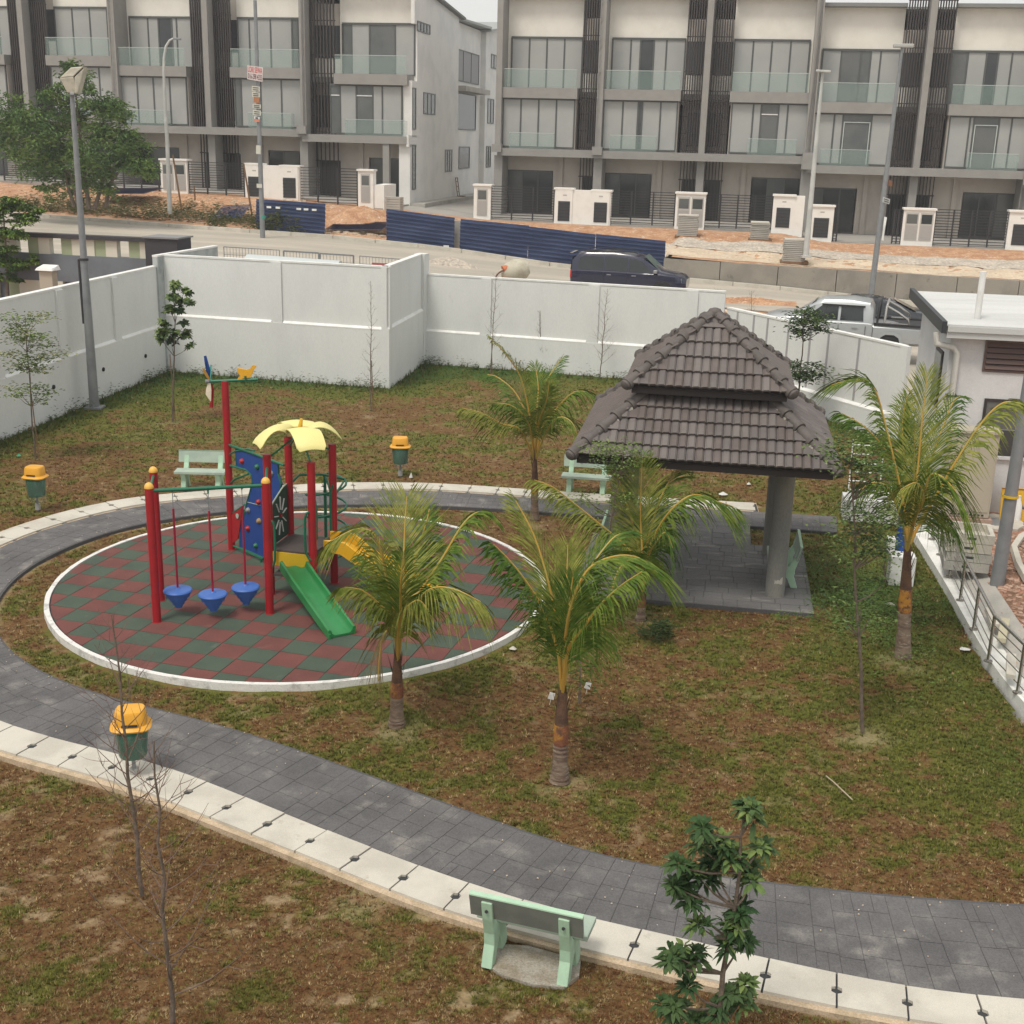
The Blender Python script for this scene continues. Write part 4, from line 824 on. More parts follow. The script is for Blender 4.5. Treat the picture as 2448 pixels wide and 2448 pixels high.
rwin(12.6,15.4,1.7,2.95,dark_glass); rwin(19,20.3,1.7,3.0,dark_glass,X=xs2+.35,bars=1); rwin(20.0,22.6,8.2,9.0,grey_glass,X=xs2+.35,bars=2); rwin(19.2,21,4.6,6.1,grey_glass,X=xs2+.35,bars=1)
# ================================================================ gate piers and fences
pier_white=M('gate_pier_white',(.80,.785,.74),.8,(.74,.72,.68),2.5,.45,.75,fine=.03)
cabm=M('meter_door_grey',(.44,.43,.40),.6,fine=.03); grille=M('dark_grille',(.05,.054,.058),.5)
def pier(px0,py0,px1,py1,kind,label,k=-5.0,d=.55):
    s0,zt=on_v(px0,py0,k); s1,zb=on_v(px1,py1,k); r=thing('gate_pier',sv(s0,k,zb),label,'gate pier',rz=-AL,group='white gate piers in front of the terrace houses'); w=s1-s0; h=zt-zb
    m=MB(); m.box(0,w,0,d,-.35,h-.06); m.build('body',pier_white,r)
    if kind=='2g':   # wide pier with recessed centre and two dark grilles
        MB().box(-.05,w*.34,-.07,d+.05,h-.06,h+.03).build('cap',pier_white,r); MB().box(w*.64,w+.05,-.07,d+.05,h-.10,h-.01).build('cap',pier_white,r)
        for a,b_ in ((.02,.32),(.66,.98)):
            MB().box(w*a,w*b_,-.06,-.001,-.35,h-.07).build('leaf_pier',pier_white,r)
            g=MB().box(w*(a+.05),w*(b_-.04),-.075,-.061,.03,h*.62).build('grille',grille,r)
            for q in range(6): MB().box(w*(a+.05),w*(b_-.04),-.095,-.076,.05+q*h*.1,.05+q*h*.1+.05).build('blade',black_metal,g,fix=False)
            MB().box(w*(a+.13),w*(a+.20),-.064,-.0605,h*.78,h*.82).build('number_plate',cabm,r)
    elif kind=='1g':
        MB().box(-.05,w+.05,-.07,d+.05,h-.06,h+.03).build('cap',pier_white,r)
        g=MB().box(w*.18,w*.82,-.016,-.001,.03,h*.62).build('grille',grille,r)
        for q in range(6): MB().box(w*.18,w*.82,-.035,-.017,.05+q*h*.1,.05+q*h*.1+.05).build('blade',black_metal,g,fix=False)
        MB().box(w*.42,w*.6,-.006,-.001,h*.78,h*.82).build('number_plate',cabm,r)
    else:            # meter doors
        MB().box(-.05,w+.05,-.07,d+.05,h-.06,h+.03).build('cap',pier_white,r); n=2 if kind=='2m' else 1
        for q in range(n):
            a=w*(.08+.46*q) if n==2 else w*.2; b_=a+(w*.4 if n==2 else w*.6)
            g=MB().box(a,b_,-.03,-.001,.08,h*.88).build('meter_door',cabm,r); MB().box(a+.05,b_-.05,-.036,-.031,h*.55,h*.83).build('meter_window',grey_glass if q==0 else dark_glass,g)
            MB().box(a+.03,b_-.03,-.034,-.031,.12,h*.5).build('door_panel',M('door_panel_grey',(.37,.36,.345),.6) if 'door_panel_grey' not in bpy.data.materials else bpy.data.materials['door_panel_grey'],g)
    return r
q=.3168
pier(382,380,449,459,'2m','white meter cabinet pier between the leaning pole and the large tree',k=-6.9)
pier(584,391,612+q*330,q*1500,'2g','wide white double pier beside the sign pole above the blue hoarding',k=-6.9)
pc=pier(612+q*768,q*1280,612+q*885,q*1540,'1m','single white meter pier at the corner house with a low wall behind it',k=-6.9,d=.5)
m=MB(); m.box(.75,1.35,.1,2.2,-.35,.95); m.box(.35,.76,.35,.5,-.35,.9); m.build('low_wall',pier_white,pc)
pier(612+q*1645,q*1392,612+q*1768,q*1640,'1m','narrow white meter pier at the left end of the right row')
pier(1224+q*325,q*1420,1224+q*738,q*1685,'2g','wide white double pier left of the concrete block stack')
pier(1224+q*1240,q*1452,1224+q*1447,q*1725,'2m','white meter cabinet pier with two doors directly behind a block stack')
pier(1836+q*45,q*1470,1836+q*186,q*1725,'1g','upper white grille pier of the stepped pair left of the white lamp pole')
m_=thing('stepped_wall',sv(on_v(1836+q*188,q*1480,-5)[0],-5,2.6),'plain white wall step between the two grille piers','wall',rz=-AL); w=on_v(1836+q*282,q*1480,-5)[0]-on_v(1836+q*188,q*1480,-5)[0]; zt_=on_v(1836+q*188,q*1478,-5)[1]
MB().box(.02,w,0.02,.5,-.2,zt_-2.6).build('wall_body',pier_white,m_)
pier(1836+q*325,q*1548,1836+q*480,q*1800,'1g','lower white grille pier of the stepped pair, right of the white lamp pole')
pier(1836+q*1030,q*1572,1836+q*1240,q*1830,'2m','white meter cabinet pier with two doors right of the leaning grey pole')
pier(1836+q*1830,q*1590,1836+q*2000,q*1860,'1g','white grille pier at the right edge of the picture')
def fence(px0,py0,px1,py1,zb,label,k=-4.8,group='dark metal fences in front of the terrace houses'):
    s0,z0=on_v(px0,py0,k); s1,z1=on_v(px1,py1,k); r=thing('metal_fence',sv(s0,k,zb),label,'fence',rz=-AL,group=group); w=s1-s0; h=(z0+z1)/2-zb
    n=max(2,round(w/.95))
    for i in range(n+1): MB().box(w*i/n-.035,w*i/n+.035,-.03,.03,-.1,h).build('post',black_metal,r,fix=False)
    m=MB(); nr=13
    for j in range(nr): z=.12+(h-.16)*j/(nr-1); m.box(0,w,-.015,.015,z,z+.036)
    tag(m.build('rails',black_metal,r),kind='stuff'); return r
F=fence
F(449,384,583,392,3.82,'dark rail fence between the meter cabinet pier and the wide pier by the sign pole',k=-6.7)
F(612+q*315,q*1262,612+q*765,q*1270,3.55,'dark rail fence in front of the corner house',k=-6.7)
F(q*20,q*1190,q*1190,q*1200,4.0,'dark rail fence half hidden behind the big green tree',k=-6.7)
F(612+q*1775,q*1402,1224+q*322,q*1415,3.02,'dark rail fence at the left end of the right row')
F(1224+q*742,q*1440,1224+q*1236,q*1450,3.02,'dark rail fence between the wide double pier and the meter pier')
F(1224+q*1450,q*1462,1836+q*40,q*1478,3.0,'dark rail fence behind the two concrete block stacks')
F(1836+q*485,q*1550,1836+q*540,q*1545,2.62,'short dark fence end beside the lower grille pier')
F(1836+q*1270,q*1585,1836+q*1826,q*1588,2.60,'dark rail fence near the right edge')
F(1836+q*960,q*1585,1836+q*1026,q*1575,2.60,'short dark gate leaf left of the two door meter pier')
# ================================================================ pavilion
pv=thing('pavilion',(PAV.x,PAV.y,0),'open pavilion with a two tier hipped roof of dark brown tiles on round concrete columns','pavilion',rz=PA)
HU,HV,ZE,ZA=1.98,2.13,2.42,4.37       # half sizes and heights of the lower eave, apex
hu,hv,ze=1.25,1.37,3.40
rough_patch=M('pale_concrete_patch',(.45,.43,.38),.9,fine=.05)
for k,(x,y) in enumerate(((1.29,-1.06),(-1.29,-1.06),(1.29,1.12),(-1.29,1.12))):
    c=MB().cyl((x,y),.155,0,ZE-.02,28).build('column',column_mat,pv,smooth=50)
    if k==0:
        m=MB(); V=[]; 
        for i in range(8):
            a=radians(-100+i*7); V.append((x+.1565*cos(a),y+.1565*sin(a),.26+.03*random.random())); 
        W_=[(p[0],p[1],.30+.05*random.random()+.05*(i/8)) for i,p in enumerate(V)]
        m.add(V+W_,[(i,i+1,9+i,8+i) for i in range(7)]); m.build('patch',rough_patch,c,fix=False)
def tier(HU,HV,z0,HU1,HV1,z1,name,rows,tw,board=True):
    """four roof faces of interlocking tiles between eave (z0) and upper edge (z1)"""
    faces=[((-HU,-HV),(HU,-HV),(HU1,-HV1),(-HU1,-HV1)),((HU,-HV),(HU,HV),(HU1,HV1),(HU1,-HV1)),((HU,HV),(-HU,HV),(-HU1,HV1),(HU1,HV1)),((-HU,HV),(-HU,-HV),(-HU1,-HV1),(-HU1,HV1))]
    out=[]
    for fi,(a,b,c,d) in enumerate(faces):
        a=Vector((*a,z0));b=Vector((*b,z0));c=Vector((*c,z1));d=Vector((*d,z1)); mid=((c+d)-(a+b))/2; L=mid.length; vdir=mid.normalized(); udir=(b-a).normalized(); nrm=udir.cross(vdir).normalized()
        W=(b-a).length; W1=(c-d).length; ctr=(a+b)/2
        und=MB(); und.slab([a-nrm*.03,b-nrm*.03,c-nrm*.03,d-nrm*.03],-nrm*.02); und.build('roof_deck',fascia_mat,pv)  # shade under the tile edges put into the deck's dark colour
        nr=rows; rh=L/nr
        for r in range(nr):
            t0=r*rh; t1=(r+1)*rh; n=int(W/tw)+2
            off=0
            for k in range(-n//2-1,n//2+2):
                u0=k*tw+off; u1=u0+tw
                def lim(t): return W/2+(W1/2-W/2)*t/L
                if max(abs(u0),abs(u1))<=lim(t1)+1e-6: poly=[(u0,t0),(u1,t0),(u1,t1),(u0,t1)]
                else:
                    poly=[(u0,t0),(u1,t0),(u1,t1),(u0,t1)]
                    for sgn in (1,-1):   # clip to hip line
                        res=[]
                        for q in range(len(poly)):
                            p0=poly[q];p1=poly[(q+1)%len(poly)]; f=lambda p:sgn*p[0]-lim(p[1]); d0=f(p0);d1=f(p1)
                            if d0<=0: res.append(p0)
                            if d0*d1<0: s_=d0/(d0-d1); res.append((p0[0]+(p1[0]-p0[0])*s_,p0[1]+(p1[1]-p0[1])*s_))
                        poly=res
                        if len(poly)<3: break
                    if len(poly)<3: continue
                    if abs(sum(poly[i][0]*poly[(i+1)%len(poly)][1]-poly[(i+1)%len(poly)][0]*poly[i][1] for i in range(len(poly))))<.0012: continue
                # tile: overlapping, front edge raised; wave across the width (valley at the left edge)
                out.append((fi,ctr,udir,vdir,nrm,poly,u0,u1,t0,t1))
    return out
def tile_mesh(tl):
    fi,ctr,ud,vd,nm,poly,u0,u1,t0,t1=tl; m=MB()
    full=len(poly)==4 and abs(poly[0][0]-u0)<1e-6 and abs(poly[1][0]-u1)<1e-6 and abs(poly[2][0]-u1)<1e-6 and abs(poly[3][0]-u0)<1e-6
    dz=(random.random()-.5)*.004
    def H(u,t): # surface height above the deck
        x=(u-u0)/(u1-u0); f=(t-t0)/(t1-t0)
        wv=.024*min(1,sin(pi*min(max((x-.10)/.86,0),1))*1.6) if .1<x<.96 else 0
        return .012+.046*(1-f)+wv+dz
    if full:
        xs=[.025,.1,.22,.78,.94,.975]; V=[];
        for f_ in (0,1):
            t=t0-.018 if f_==0 else t1
            for x in xs: u=u0+(u1-u0)*x; V.append(ctr+ud*u+vd*t+nm*H(u,t0 if f_==0 else t1))
        for x in xs: u=u0+(u1-u0)*x; V.append(ctr+ud*u+vd*(t0-.018)+nm*(H(u,t0)-.034))
        n=len(xs); F=[(i,i+1,n+i+1,n+i) for i in range(n-1)]+[(2*n+i,2*n+i+1,i+1,i) for i in range(n-1)]
        m.add(V,F)
    else:
        pts=poly; V=[ctr+ud*u+vd*t+nm*(H(u,t)+.0) for u,t in pts]; V2=[p-nm*.022 for p in V]; n=len(V)
        m.add(V+V2,[tuple(range(n))]+[(n+i,n+(i+1)%n,(i+1)%n,i) for i in range(n)])
    return m
tl=tier(HU,HV,ZE,1.0,1.08,3.20,'lower',5,.133)+tier(hu,hv,ze,.02,.02,ZA,'upper',5,.133)
# the lower tier's last visible row continues under the upper eave
tl.sort(key=lambda t:(t[0]!=0, t[0]!=3 and t[0]!=1, t[0]))
tile_var=[tile_mat,M('brown_grey_roof_tile_b',(.140,.122,.116),.7,(.115,.10,.096),3,.35,.7,fine=.16,fscale=200),M('brown_grey_roof_tile_c',(.170,.148,.140),.7,(.135,.118,.112),3,.35,.7,fine=.16,fscale=200)]
stuffm=MB(); cnt=0
for t in tl:
    m=tile_mesh(t)
    if cnt<300: m.build('roof_tile',random.choice(tile_var),pv,fix=False)
    else: stuffm.add(m.v,m.f)
    cnt+=1
tag(stuffm.build('roof_tile_field',tile_mat,pv,fix=False),kind='stuff'); print('roof tiles',cnt)
def ridge(a,b,n,name='ridge_tile'):
    a=Vector(a);b=Vector(b)
    for k in range(n):
        p=a.lerp(b,k/n); q=a.lerp(b,(k+1.04)/n); d=(q-p).normalized(); m=MB()
        e=-.03 if k else -.03
        m.tube([p+d*-.035,p+d*-.03,p+d*.03,p+d*.04,q],[.088,.106,.106,.083,.074],12); 
        if k==0: m.tube([p-d*.10,p-d*.07,p-d*.03],[.045,.085,.09],12)
        m.build(name,ridge_mat,pv,smooth=40)
for sx,sy in ((-1,-1),(1,-1),(1,1),(-1,1)):
    ridge((sx*(HU+.0),sy*(HV+.0),ZE+.02),(sx*1.0,sy*1.08,3.24),5)
    ridge((sx*(hu+.0),sy*(hv+.0),ze+.03),(0,0,ZA+.04),8)
MB().lathe([(.10,-.05),(.12,.02),(.09,.07),(.02,.09)],(0,0,ZA+.03),16).build('finial',ridge_mat,pv,smooth=50)
mort=MB()
for sx,sy in ((-1,-1),(1,-1)):
    for k in range(9):
        for (h0,h1,z0,z1,t1) in ((HU,HV,ZE,3.2,.45),):
            t=random.random()*.85; mort.obox((sx*(HU-(HU-1)*t)-sx*.10,sy*(HV-(HV-1.08)*t)+.02),random.random(),.03,.02,ZE+(3.2-ZE)*t+.0,ZE+(3.2-ZE)*t+.07)
mort.build('mortar_bed',rough_patch,pv)
m=MB()
for y in (-HV+.06,HV-.09): m.box(-HU+.06,HU-.06,y,y+.03,ZE-.14,ZE-.01)
for x in (-HU+.06,HU-.09): m.box(x,x+.03,-HV+.09,HV-.09,ZE-.14,ZE-.01)
m.build('fascia_board',fascia_mat,pv)
m=MB()
for y in (-1.06,1.12): m.box(-1.55,1.55,y-.07,y+.07,ZE-.12,ZE+.05)
for x in (-1.29,1.29): m.box(x-.07,x+.07,-1.55,1.6,ZE-.10,ZE+.07)
m.build('roof_beam',fascia_mat,pv)
m=MB(); 
for y in (-hv+.06,hv-.09): m.box(-hu+.06,hu-.06,y,y+.03,ze-.13,ze-.01)
for x in (-hu+.06,hu-.09): m.box(x,x+.03,-hv+.09,hv-.09,ze-.13,ze-.01)
m.box(-.95,.95,-1.02,1.02,3.1,3.38); m.build('upper_fascia',fascia_mat,pv)
# ================================================================ benches: mint concrete legs, terrazzo seat and back
def bench(loc, rz, label, w=1.02):
    r=thing('park_bench',loc,label,'bench',rz=rz,group='mint green concrete park benches')
    # local: x along the bench, +y is the sitting side
    MB().box(-w/2,w/2,.02,.33,.36,.415).build('seat',bench_top,r,bevel=.008)
    m=MB(); m.slab([(-w/2,-.128,.50),(w/2,-.128,.50),(w/2,-.188,.73),(-w/2,-.188,.73)],(0,.028,.006)); b=m.build('backrest',bench_top,r,bevel=.006); m=MB(); m.slab([(-w/2,-.136,.50),(w/2,-.136,.50),(w/2,-.196,.73),(-w/2,-.196,.73)],(0,.007,.001)); m.build('shaded_back_face',bench_back_shade,b)  # thin rear face in the greyer terrazzo, its shade painted in
    m=MB(); m.slab([(-w/2,-.199,.732),(w/2,-.199,.732),(w/2,-.155,.742),(-w/2,-.155,.742)],(0,.002,.012)); m.build('top_edge',bench_mint,b)
    for x in (-w*.34,w*.34):
        prof=[(-.17,0),(-.06,0),(.0,.14),(.06,.22),(.14,.0),(.25,0),(.27,.06),(.235,.2),(.27,.355),(.02,.355),(-.03,.40),(-.09,.5),(-.15,.69),(-.205,.69),(-.165,.5),(-.11,.32),(-.10,.2)]
        m=MB(); m.slab([(x-.05,py,pz) for py,pz in prof],(.10,0,0)); l=m.build('leg',bench_mint,r,bevel=.008)
        m=MB(); m.tube([(x,-.205,.60),(x,-.19,.60)],[.014,.014],10); m.build('bolt',joint_mat,l)
    return r
bl=gp(1172,2318); br=gp(1350,2360); c=(bl+br)/2; ang=atan2(br.y-bl.y,br.x-bl.x)
bench((c.x+.02,c.y+.17,0),ang,'mint bench in the foreground seen from behind, its back towards the camera')
c=(gp(443,1172)+gp(522,1168))/2; bench((c.x,c.y+.14,0),radians(180)+.02,'mint bench behind the red posts of the playground, facing the camera')
c=(gp(1363,1180)+gp(1438,1183))/2; bench((c.x+.02,c.y+.14,0),radians(180-9),'mint bench beside the left eave of the pavilion roof')
bench(tuple(pav(1.50,-.25,.028)),radians(90)+PA,'mint bench inside the pavilion, seen end on behind the front column')
bench(tuple(pav(-1.45,.1,.028)),radians(-90)+PA,'mint bench on the left side of the pavilion hidden by palm fronds')
for nm,(px,py),sc_ in (('bench_pad',(1262,2322),1),):
    c=gp(px,py,0); b=MB().prism([(c.x+x*cos(ang)-y*sin(ang),c.y+x*sin(ang)+y*cos(ang)) for x,y in ((-.42,-.02),(-.2,-.13),(.1,-.16),(.36,-.10),(.44,.1),(.40,.3),(-.1,.34),(-.40,.26))],-.05,.006).build(nm,M('grey_sand',(.36,.33,.28),.95,(.28,.24,.18),5,fine=.2,bump=.5)); tag(b,'rough concrete pad under the foreground bench','concrete pad')
# ================================================================ litter bins
wrap=M('clear_plastic_wrap',(.55,.56,.54),.25,fine=.1,alpha=.10,spec=.6)
def bin_(px,py,label,sc_=1.0,swing=0,z=0):
    c=gp(px,py,z); r=thing('litter_bin',(c.x,c.y,z),label,'bin',rz=swing,group='green and orange litter bins in the park')
    MB().cyl((0,0),.022,-.05,.5,10).build('pole',galv,r,smooth=50)
    MB().cyl((0,0),.05,.0,.12,8).build('base_wrap',M('crumpled_plastic',(.45,.45,.44),.4,alpha=.8) if 'crumpled_plastic' not in bpy.data.materials else bpy.data.materials['crumpled_plastic'],r)
    m=MB(); m.lathe([(.145,.28),(.155,.30),(.178,.58),(.183,.64),(.15,.64)],(0,0,0),28); m.build('bucket',bin_green,r,smooth=35)
    m=MB()
    def rr(hx,hy,z,n=28):   # rounded rectangle ring
        P=[]
        for k in range(n):
            a=2*pi*k/n; ca,sa=cos(a),sin(a); e=.55; P.append((hx*math.copysign(abs(ca)**e,ca),hy*math.copysign(abs(sa)**e,sa),z))
        return P
    R=[rr(.215,.19,.635),rr(.225,.20,.655),rr(.205,.18,.675),rr(.178,.155,.69),rr(.165,.142,.83),rr(.15,.128,.852),rr(.12,.1,.858)]
    V=sum(R,[]); n=28; F=[(i*n+k,i*n+(k+1)%n,(i+1)*n+(k+1)%n,(i+1)*n+k) for i in range(len(R)-1) for k in range(n)]+[tuple((len(R)-1)*n+k for k in range(n)),tuple(range(n-1,-1,-1))]
    m.add(V,F); l=m.build('lid',bin_yellow,r,smooth=35)
    MB().box(-.085,.085,-.168,-.15,.70,.722).build('slot',black_metal,l)
    # loose transparent film
    m=MB(); n=22; V=[]
    for j,(z,rd) in enumerate(((.60,.19),(.45,.185),(.3,.17),(.20,.15),(.13,.10))):
        for k in range(n): a=2*pi*k/n; q=rd*(1+.10*(random.random()-.3)); V.append((q*cos(a)+.02*j*.4,q*sin(a),z))
    m.add(V,[(i*n+k,i*n+(k+1)%n,(i+1)*n+(k+1)%n,(i+1)*n+k) for i in range(4) for k in range(n)]); m.build('plastic_film',wrap,r,fix=False,smooth=60)
    return r
bin_(322,1858,'large litter bin standing by the footpath in the foreground with film on its orange lid',swing=.2)
bin_(957,1137,'litter bin beyond the playground beside the far curve of the path',swing=.05)
bin_(91,1218,'litter bin at the left edge by the pale path slabs',swing=-.15)
# ================================================================ play structure
z1=Z(300,840,.3727); z5=Z(540,1000,.207)
PG=thing('play_structure',(-3.9,18.6,.05),'red post playground set with slides, swings, yellow canopy and blue climbing wall','playground set')
def post(p,z1_,name='post',r=.062,cap=None,ball=False):
    MB().cyl(p,r,.03,z1_,18).build(name,red_paint,PG,world=True,smooth=50)
    MB().cyl(p,r+.012,.05,.062,18).build('foot_collar',red_paint,PG,world=True,smooth=50)
    if ball: MB().lathe([(r+.004,0),(r+.006,.02),(r*.9,.05),(r*.55,.075),(.008,.085)],(p[0],p[1],z1_),18).build('post_cap',orange_cap,PG,world=True,smooth=60)
FL=(-5.2,16.95);BL=(-5.39,17.83);RP=(-3.62,17.4);TP=(-4.86,20.35)
post(FL,2.10,ball=True);post(BL,2.10,ball=True);post(RP,2.10,ball=True);post(TP,3.02)
PA_=(-3.76,18.22);PB_=(-3.58,19.02);PC_=(-3.06,18.05);PD_=(-2.85,18.82); DZ=.80
post(PA_,2.32);post(PB_,2.40);post(PC_,2.26);post(PD_,2.36)
def gt(pts,r=.02,name='guard_bar',mat=None,n=8): return MB().tube(pts,r,n).build(name,mat or green_paint,PG,world=True,smooth=60)
gt([(*FL,2.06),(*RP,2.06)],.028,'swing_beam'); gt([(FL[0],FL[1],2.05),(BL[0],BL[1],2.05)],.022,'swing_beam'); gt([(*RP,2.1),(PA_[0],PA_[1],2.12)],.022,'swing_beam')
# three hanging spinner seats
for (px,py),Y,zc in (((335,1525),17.22,.0),((560,1550),17.16,0),((770,1505),17.46,0)):
    p=yp(*z1(px,py),Y); x,y,zs=p.x,p.y,p.z
    sp=MB(); sp.tube([(x,y,zs+.02),(x,y,1.72)],.0165,8); sp=sp.build('swing_pole',M('crimson_rod',(.30,.015,.04),.4) if 'crimson_rod' not in bpy.data.materials else bpy.data.materials['crimson_rod'],PG,world=True,smooth=60)
    m=MB(); m.lathe([(.012,-.29),(.055,-.285),(.062,-.235),(.058,-.232),(.090,-.228),(.098,-.178),(.092,-.175),(.128,-.170),(.137,-.118),(.130,-.115),(.170,-.110),(.182,-.055),(.176,-.05),(.205,-.045),(.215,-.02),(.20,.0),(.05,.012),(.03,.03)],(x-PG.location.x,y-PG.location.y,zs-PG.location.z),28)
    s_=m.build('disc_seat',blue_seat,sp,smooth=25)
    m=MB(); m.tube([(x,y,1.72),(x,y,1.98)],.006,6); m.build('swing_chain',galv,PG,world=True)
    nb_=(FL,RP); a=Vector((*nb_[0],0)); b=Vector((*nb_[1],0)); t=((Vector((x,y,0))-a).dot(b-a))/(b-a).length_squared; f=a.lerp(b,max(0,min(1,t)))
    gt([(x,y,1.98),(f.x,f.y,2.04)],.014,'swing_bracket')
# deck
m=MB(); m.slab([(*PA_,DZ-.05),(*PC_,DZ-.05),(*PD_,DZ-.05),(*PB_,DZ-.05)],(0,0,.05)); m.build('deck',deck_mat,PG,world=True)
def fasc(a,b,z0,z1_,mat,name='deck_board'):
    a=Vector((*a,0)); b=Vector((*b,0)); d=(b-a).normalized(); n=Vector((d.y,-d.x,0))*.012; a=a+d*.06; b=b-d*.06
    m=MB(); m.slab([a+Vector((0,0,z0)),b+Vector((0,0,z0)),b+Vector((0,0,z1_)),a+Vector((0,0,z1_))],n*2); return m.build(name,mat,PG,world=True)
fasc(PA_,PC_,DZ-.25,DZ-.03,yellow_board); fasc(PC_,PD_,DZ-.22,DZ-.03,deck_mat); fasc(PD_,PB_,DZ-.2,DZ-.03,deck_mat); fasc(PB_,PA_,DZ-.2,DZ-.03,deck_mat)
# lower steps under the board
for k,(dz,f) in enumerate(((.40,.16),(.16,.36))):
    a=Vector((*PA_,0)); b=Vector((*PC_,0)); d=(b-a).normalized(); n=Vector((d.y,-d.x,0)); 
    if k==0: m=MB(); q=[a+d*.1-n*.1,a+d*.62-n*.1,a+d*.62+n*.1,a+d*.1+n*.1]; m.slab([p+Vector((0,0,dz)) for p in q],(0,0,.04)); m.build('step',deck_mat,PG,world=True)
# green panel with sun cut-out (between A and B, standing on deck)
a=Vector((*PA_,0)); b=Vector((*PB_,0)); d=(b-a).normalized(); L=(b-a).length; n=Vector((-d.y,d.x,0))
prof=[(.06,DZ+.02),(L-.07,DZ+.02),(L-.05,DZ+.5),(L-.09,1.66),(L-.25,1.64),(.4,1.58),(.2,1.50),(.06,1.42)]
m=MB(); m.slab([a+d*u+Vector((0,0,z)) for u,z in prof],n*.02); tp=m.build('play_panel',green_board,PG,world=True)
cu,cz=L*.52,1.22; nn=-n
for k in range(9):
    an=2*pi*k/9+.2; r0,r1=.10,.25; e=a+d*(cu+cos(an)*r0*.9)+Vector((0,0,cz+sin(an)*r0)); f=a+d*(cu+cos(an)*r1*.95)+Vector((0,0,cz+sin(an)*r1*1.25))
    for s_ in (1,):
        m=MB(); m.beam(e+nn*.012,f+nn*.012,.012,.018,up=tuple(nn)); m.build('sun_ray',white_trim,tp).location=-PG.location
m=MB(); c=a+d*cu+Vector((0,0,cz)); m.tube([c+nn*.03,c+nn*.004],[.028,.028],12); m.build('sun_disc',red_paint,tp).location=-PG.location
m=MB(); m.tube([a+d*u+Vector((0,0,z))+n*.01 for u,z in prof[3:]],.013,6); m.build('panel_edge',bench_top,tp).location=-PG.location
# climbing wall between tall post and the deck
a=Vector((*TP,0)); b=Vector((PB_[0]-.02,PB_[1]+.05,0)); d=(b-a).normalized()
P2=(a.x,a.y); 
def cw_(x,y): return plp(*z5(x,y),P2,(d.x,d.y))
outl=[(112,345),(360,425),(600,525),(600,640),(640,760),(620,850),(560,950),(540,1100),(530,1300),(500,1450),(480,1560),(435,1612),(300,1550),(162,1490),(160,1210),(212,1120),(235,1000),(275,860),(305,740),(295,655),(240,600),(122,560)]
pts=[cw_(*p) for p in outl]; nrm=Vector((d.y,-d.x,0)); 
m=MB(); m.slab(pts,-nrm*.03); cwp=m.build('climbing_wall',blue_board,PG,world=True)
bdr=[p+nrm*.0 for p in pts]; MB().tube(bdr,.014,6,closed=True).build('wall_edge',green_paint,cwp).location=-PG.location
for k,(x,y) in enumerate(((190,495),(365,560),(528,637),(383,965),(262,1060),(388,1185),(258,1272),(350,1470))):
    c=cw_(x,y); mt=[red_paint,green_paint,galv,red_paint,galv,M('tan_hold',(.33,.22,.09),.6),red_paint,green_paint][k]
    m=MB(); m.tube([c+nrm*.0,c+nrm*.03,c+nrm*.055],[.052,.045,.02],8); m.build('climbing_hold',mt,cwp,smooth=40).location=-PG.location
m=MB(); m.tube([cw_(240,965)+nrm*.004,cw_(320,985)+nrm*.004,cw_(400,1005)+nrm*.004],.006,6); m.build('painted_line',bench_top,cwp).location=-PG.location
# rails tying the wall to the tall post
gt([cw_(15,300),cw_(300,400),cw_(672,545)],.022); gt([cw_(30,540),cw_(120,565),cw_(240,600)],.02); gt([cw_(80,1470),cw_(250,1545),cw_(430,1625)],.02); gt([cw_(40,760),cw_(110,700),cw_(265,640)],.018); gt([cw_(70,1235),cw_(150,1270)],.018); gt([cw_(85,1095),cw_(215,1000)],.018)
gt([cw_(405,1600),cw_(405,1700)],.02,'wall_foot'); gt([cw_(45,415),cw_(110,380),cw_(260,355),cw_(330,375)],.016)
m=MB(); m.slab([cw_(72,1115),cw_(188,1030),cw_(180,1200),cw_(150,1390),cw_(72,1455)],nrm*.02); rp=m.build('red_panel',red_paint,PG,world=True)
m=MB(); c=cw_(152,1125); m.tube([c+nrm*.03,c+nrm*.04],[.045,.045],14); m.build('round_hole',bench_top,rp).location=-PG.location
# top bar with pinwheel and bird
q0=yp(*z1(535,193),20.36); q1=yp(*z1(850,180),20.36); gt([q0,q1],.026,'top_bar'); 
bird=[(715,112),(722,108),(745,112),(775,118),(800,112),(812,92),(825,88),(838,96),(832,108),(822,118),(815,140),(800,165),(785,172),(752,174),(738,182),(716,180),(722,168),(736,160),(722,140)]
m=MB(); m.slab([yp(*z1(*p),20.34) for p in bird],(0,.035,0)); m.build('duck_figure',M('amber_board',(.70,.36,.02),.5),PG,world=True)
gt([yp(*z1(770,182),20.33),yp(*z1(768,158),20.33)],.018,'figure_bracket')
hub=yp(*z1(537,192),20.36); MB().tube([hub-Vector((.06,.02,0)),hub+Vector((.04,.02,0))],.03,10).build('pinwheel_hub',galv,PG,world=True)
for k,(poly,mt) in enumerate((([(502,30),(514,28),(540,120),(537,185),(522,150),(508,80)],blue_board),([(545,85),(548,100),(545,160),(539,190),(536,130)],M('teal_board',(.06,.30,.24),.5)),([(493,108),(500,110),(533,165),(537,188),(518,165),(497,130)],orange_cap),([(530,195),(541,200),(546,250),(544,320),(514,275),(516,245)],M('cream_board',(.60,.52,.40),.6)),([(546,200),(553,215),(562,250),(558,360),(538,362),(545,310)],red_paint))):
    m=MB(); dy=(-.10,.12,-.16,-.05,.08)[k]; P=[]
    for i,(x,y) in enumerate(poly): P.append(yp(*z1(x,y),20.36+dy*min(1,(abs(y-192)/100))))
    m.slab(P,(.012,.004,0)); m.build('pinwheel_blade',mt,PG,world=True)
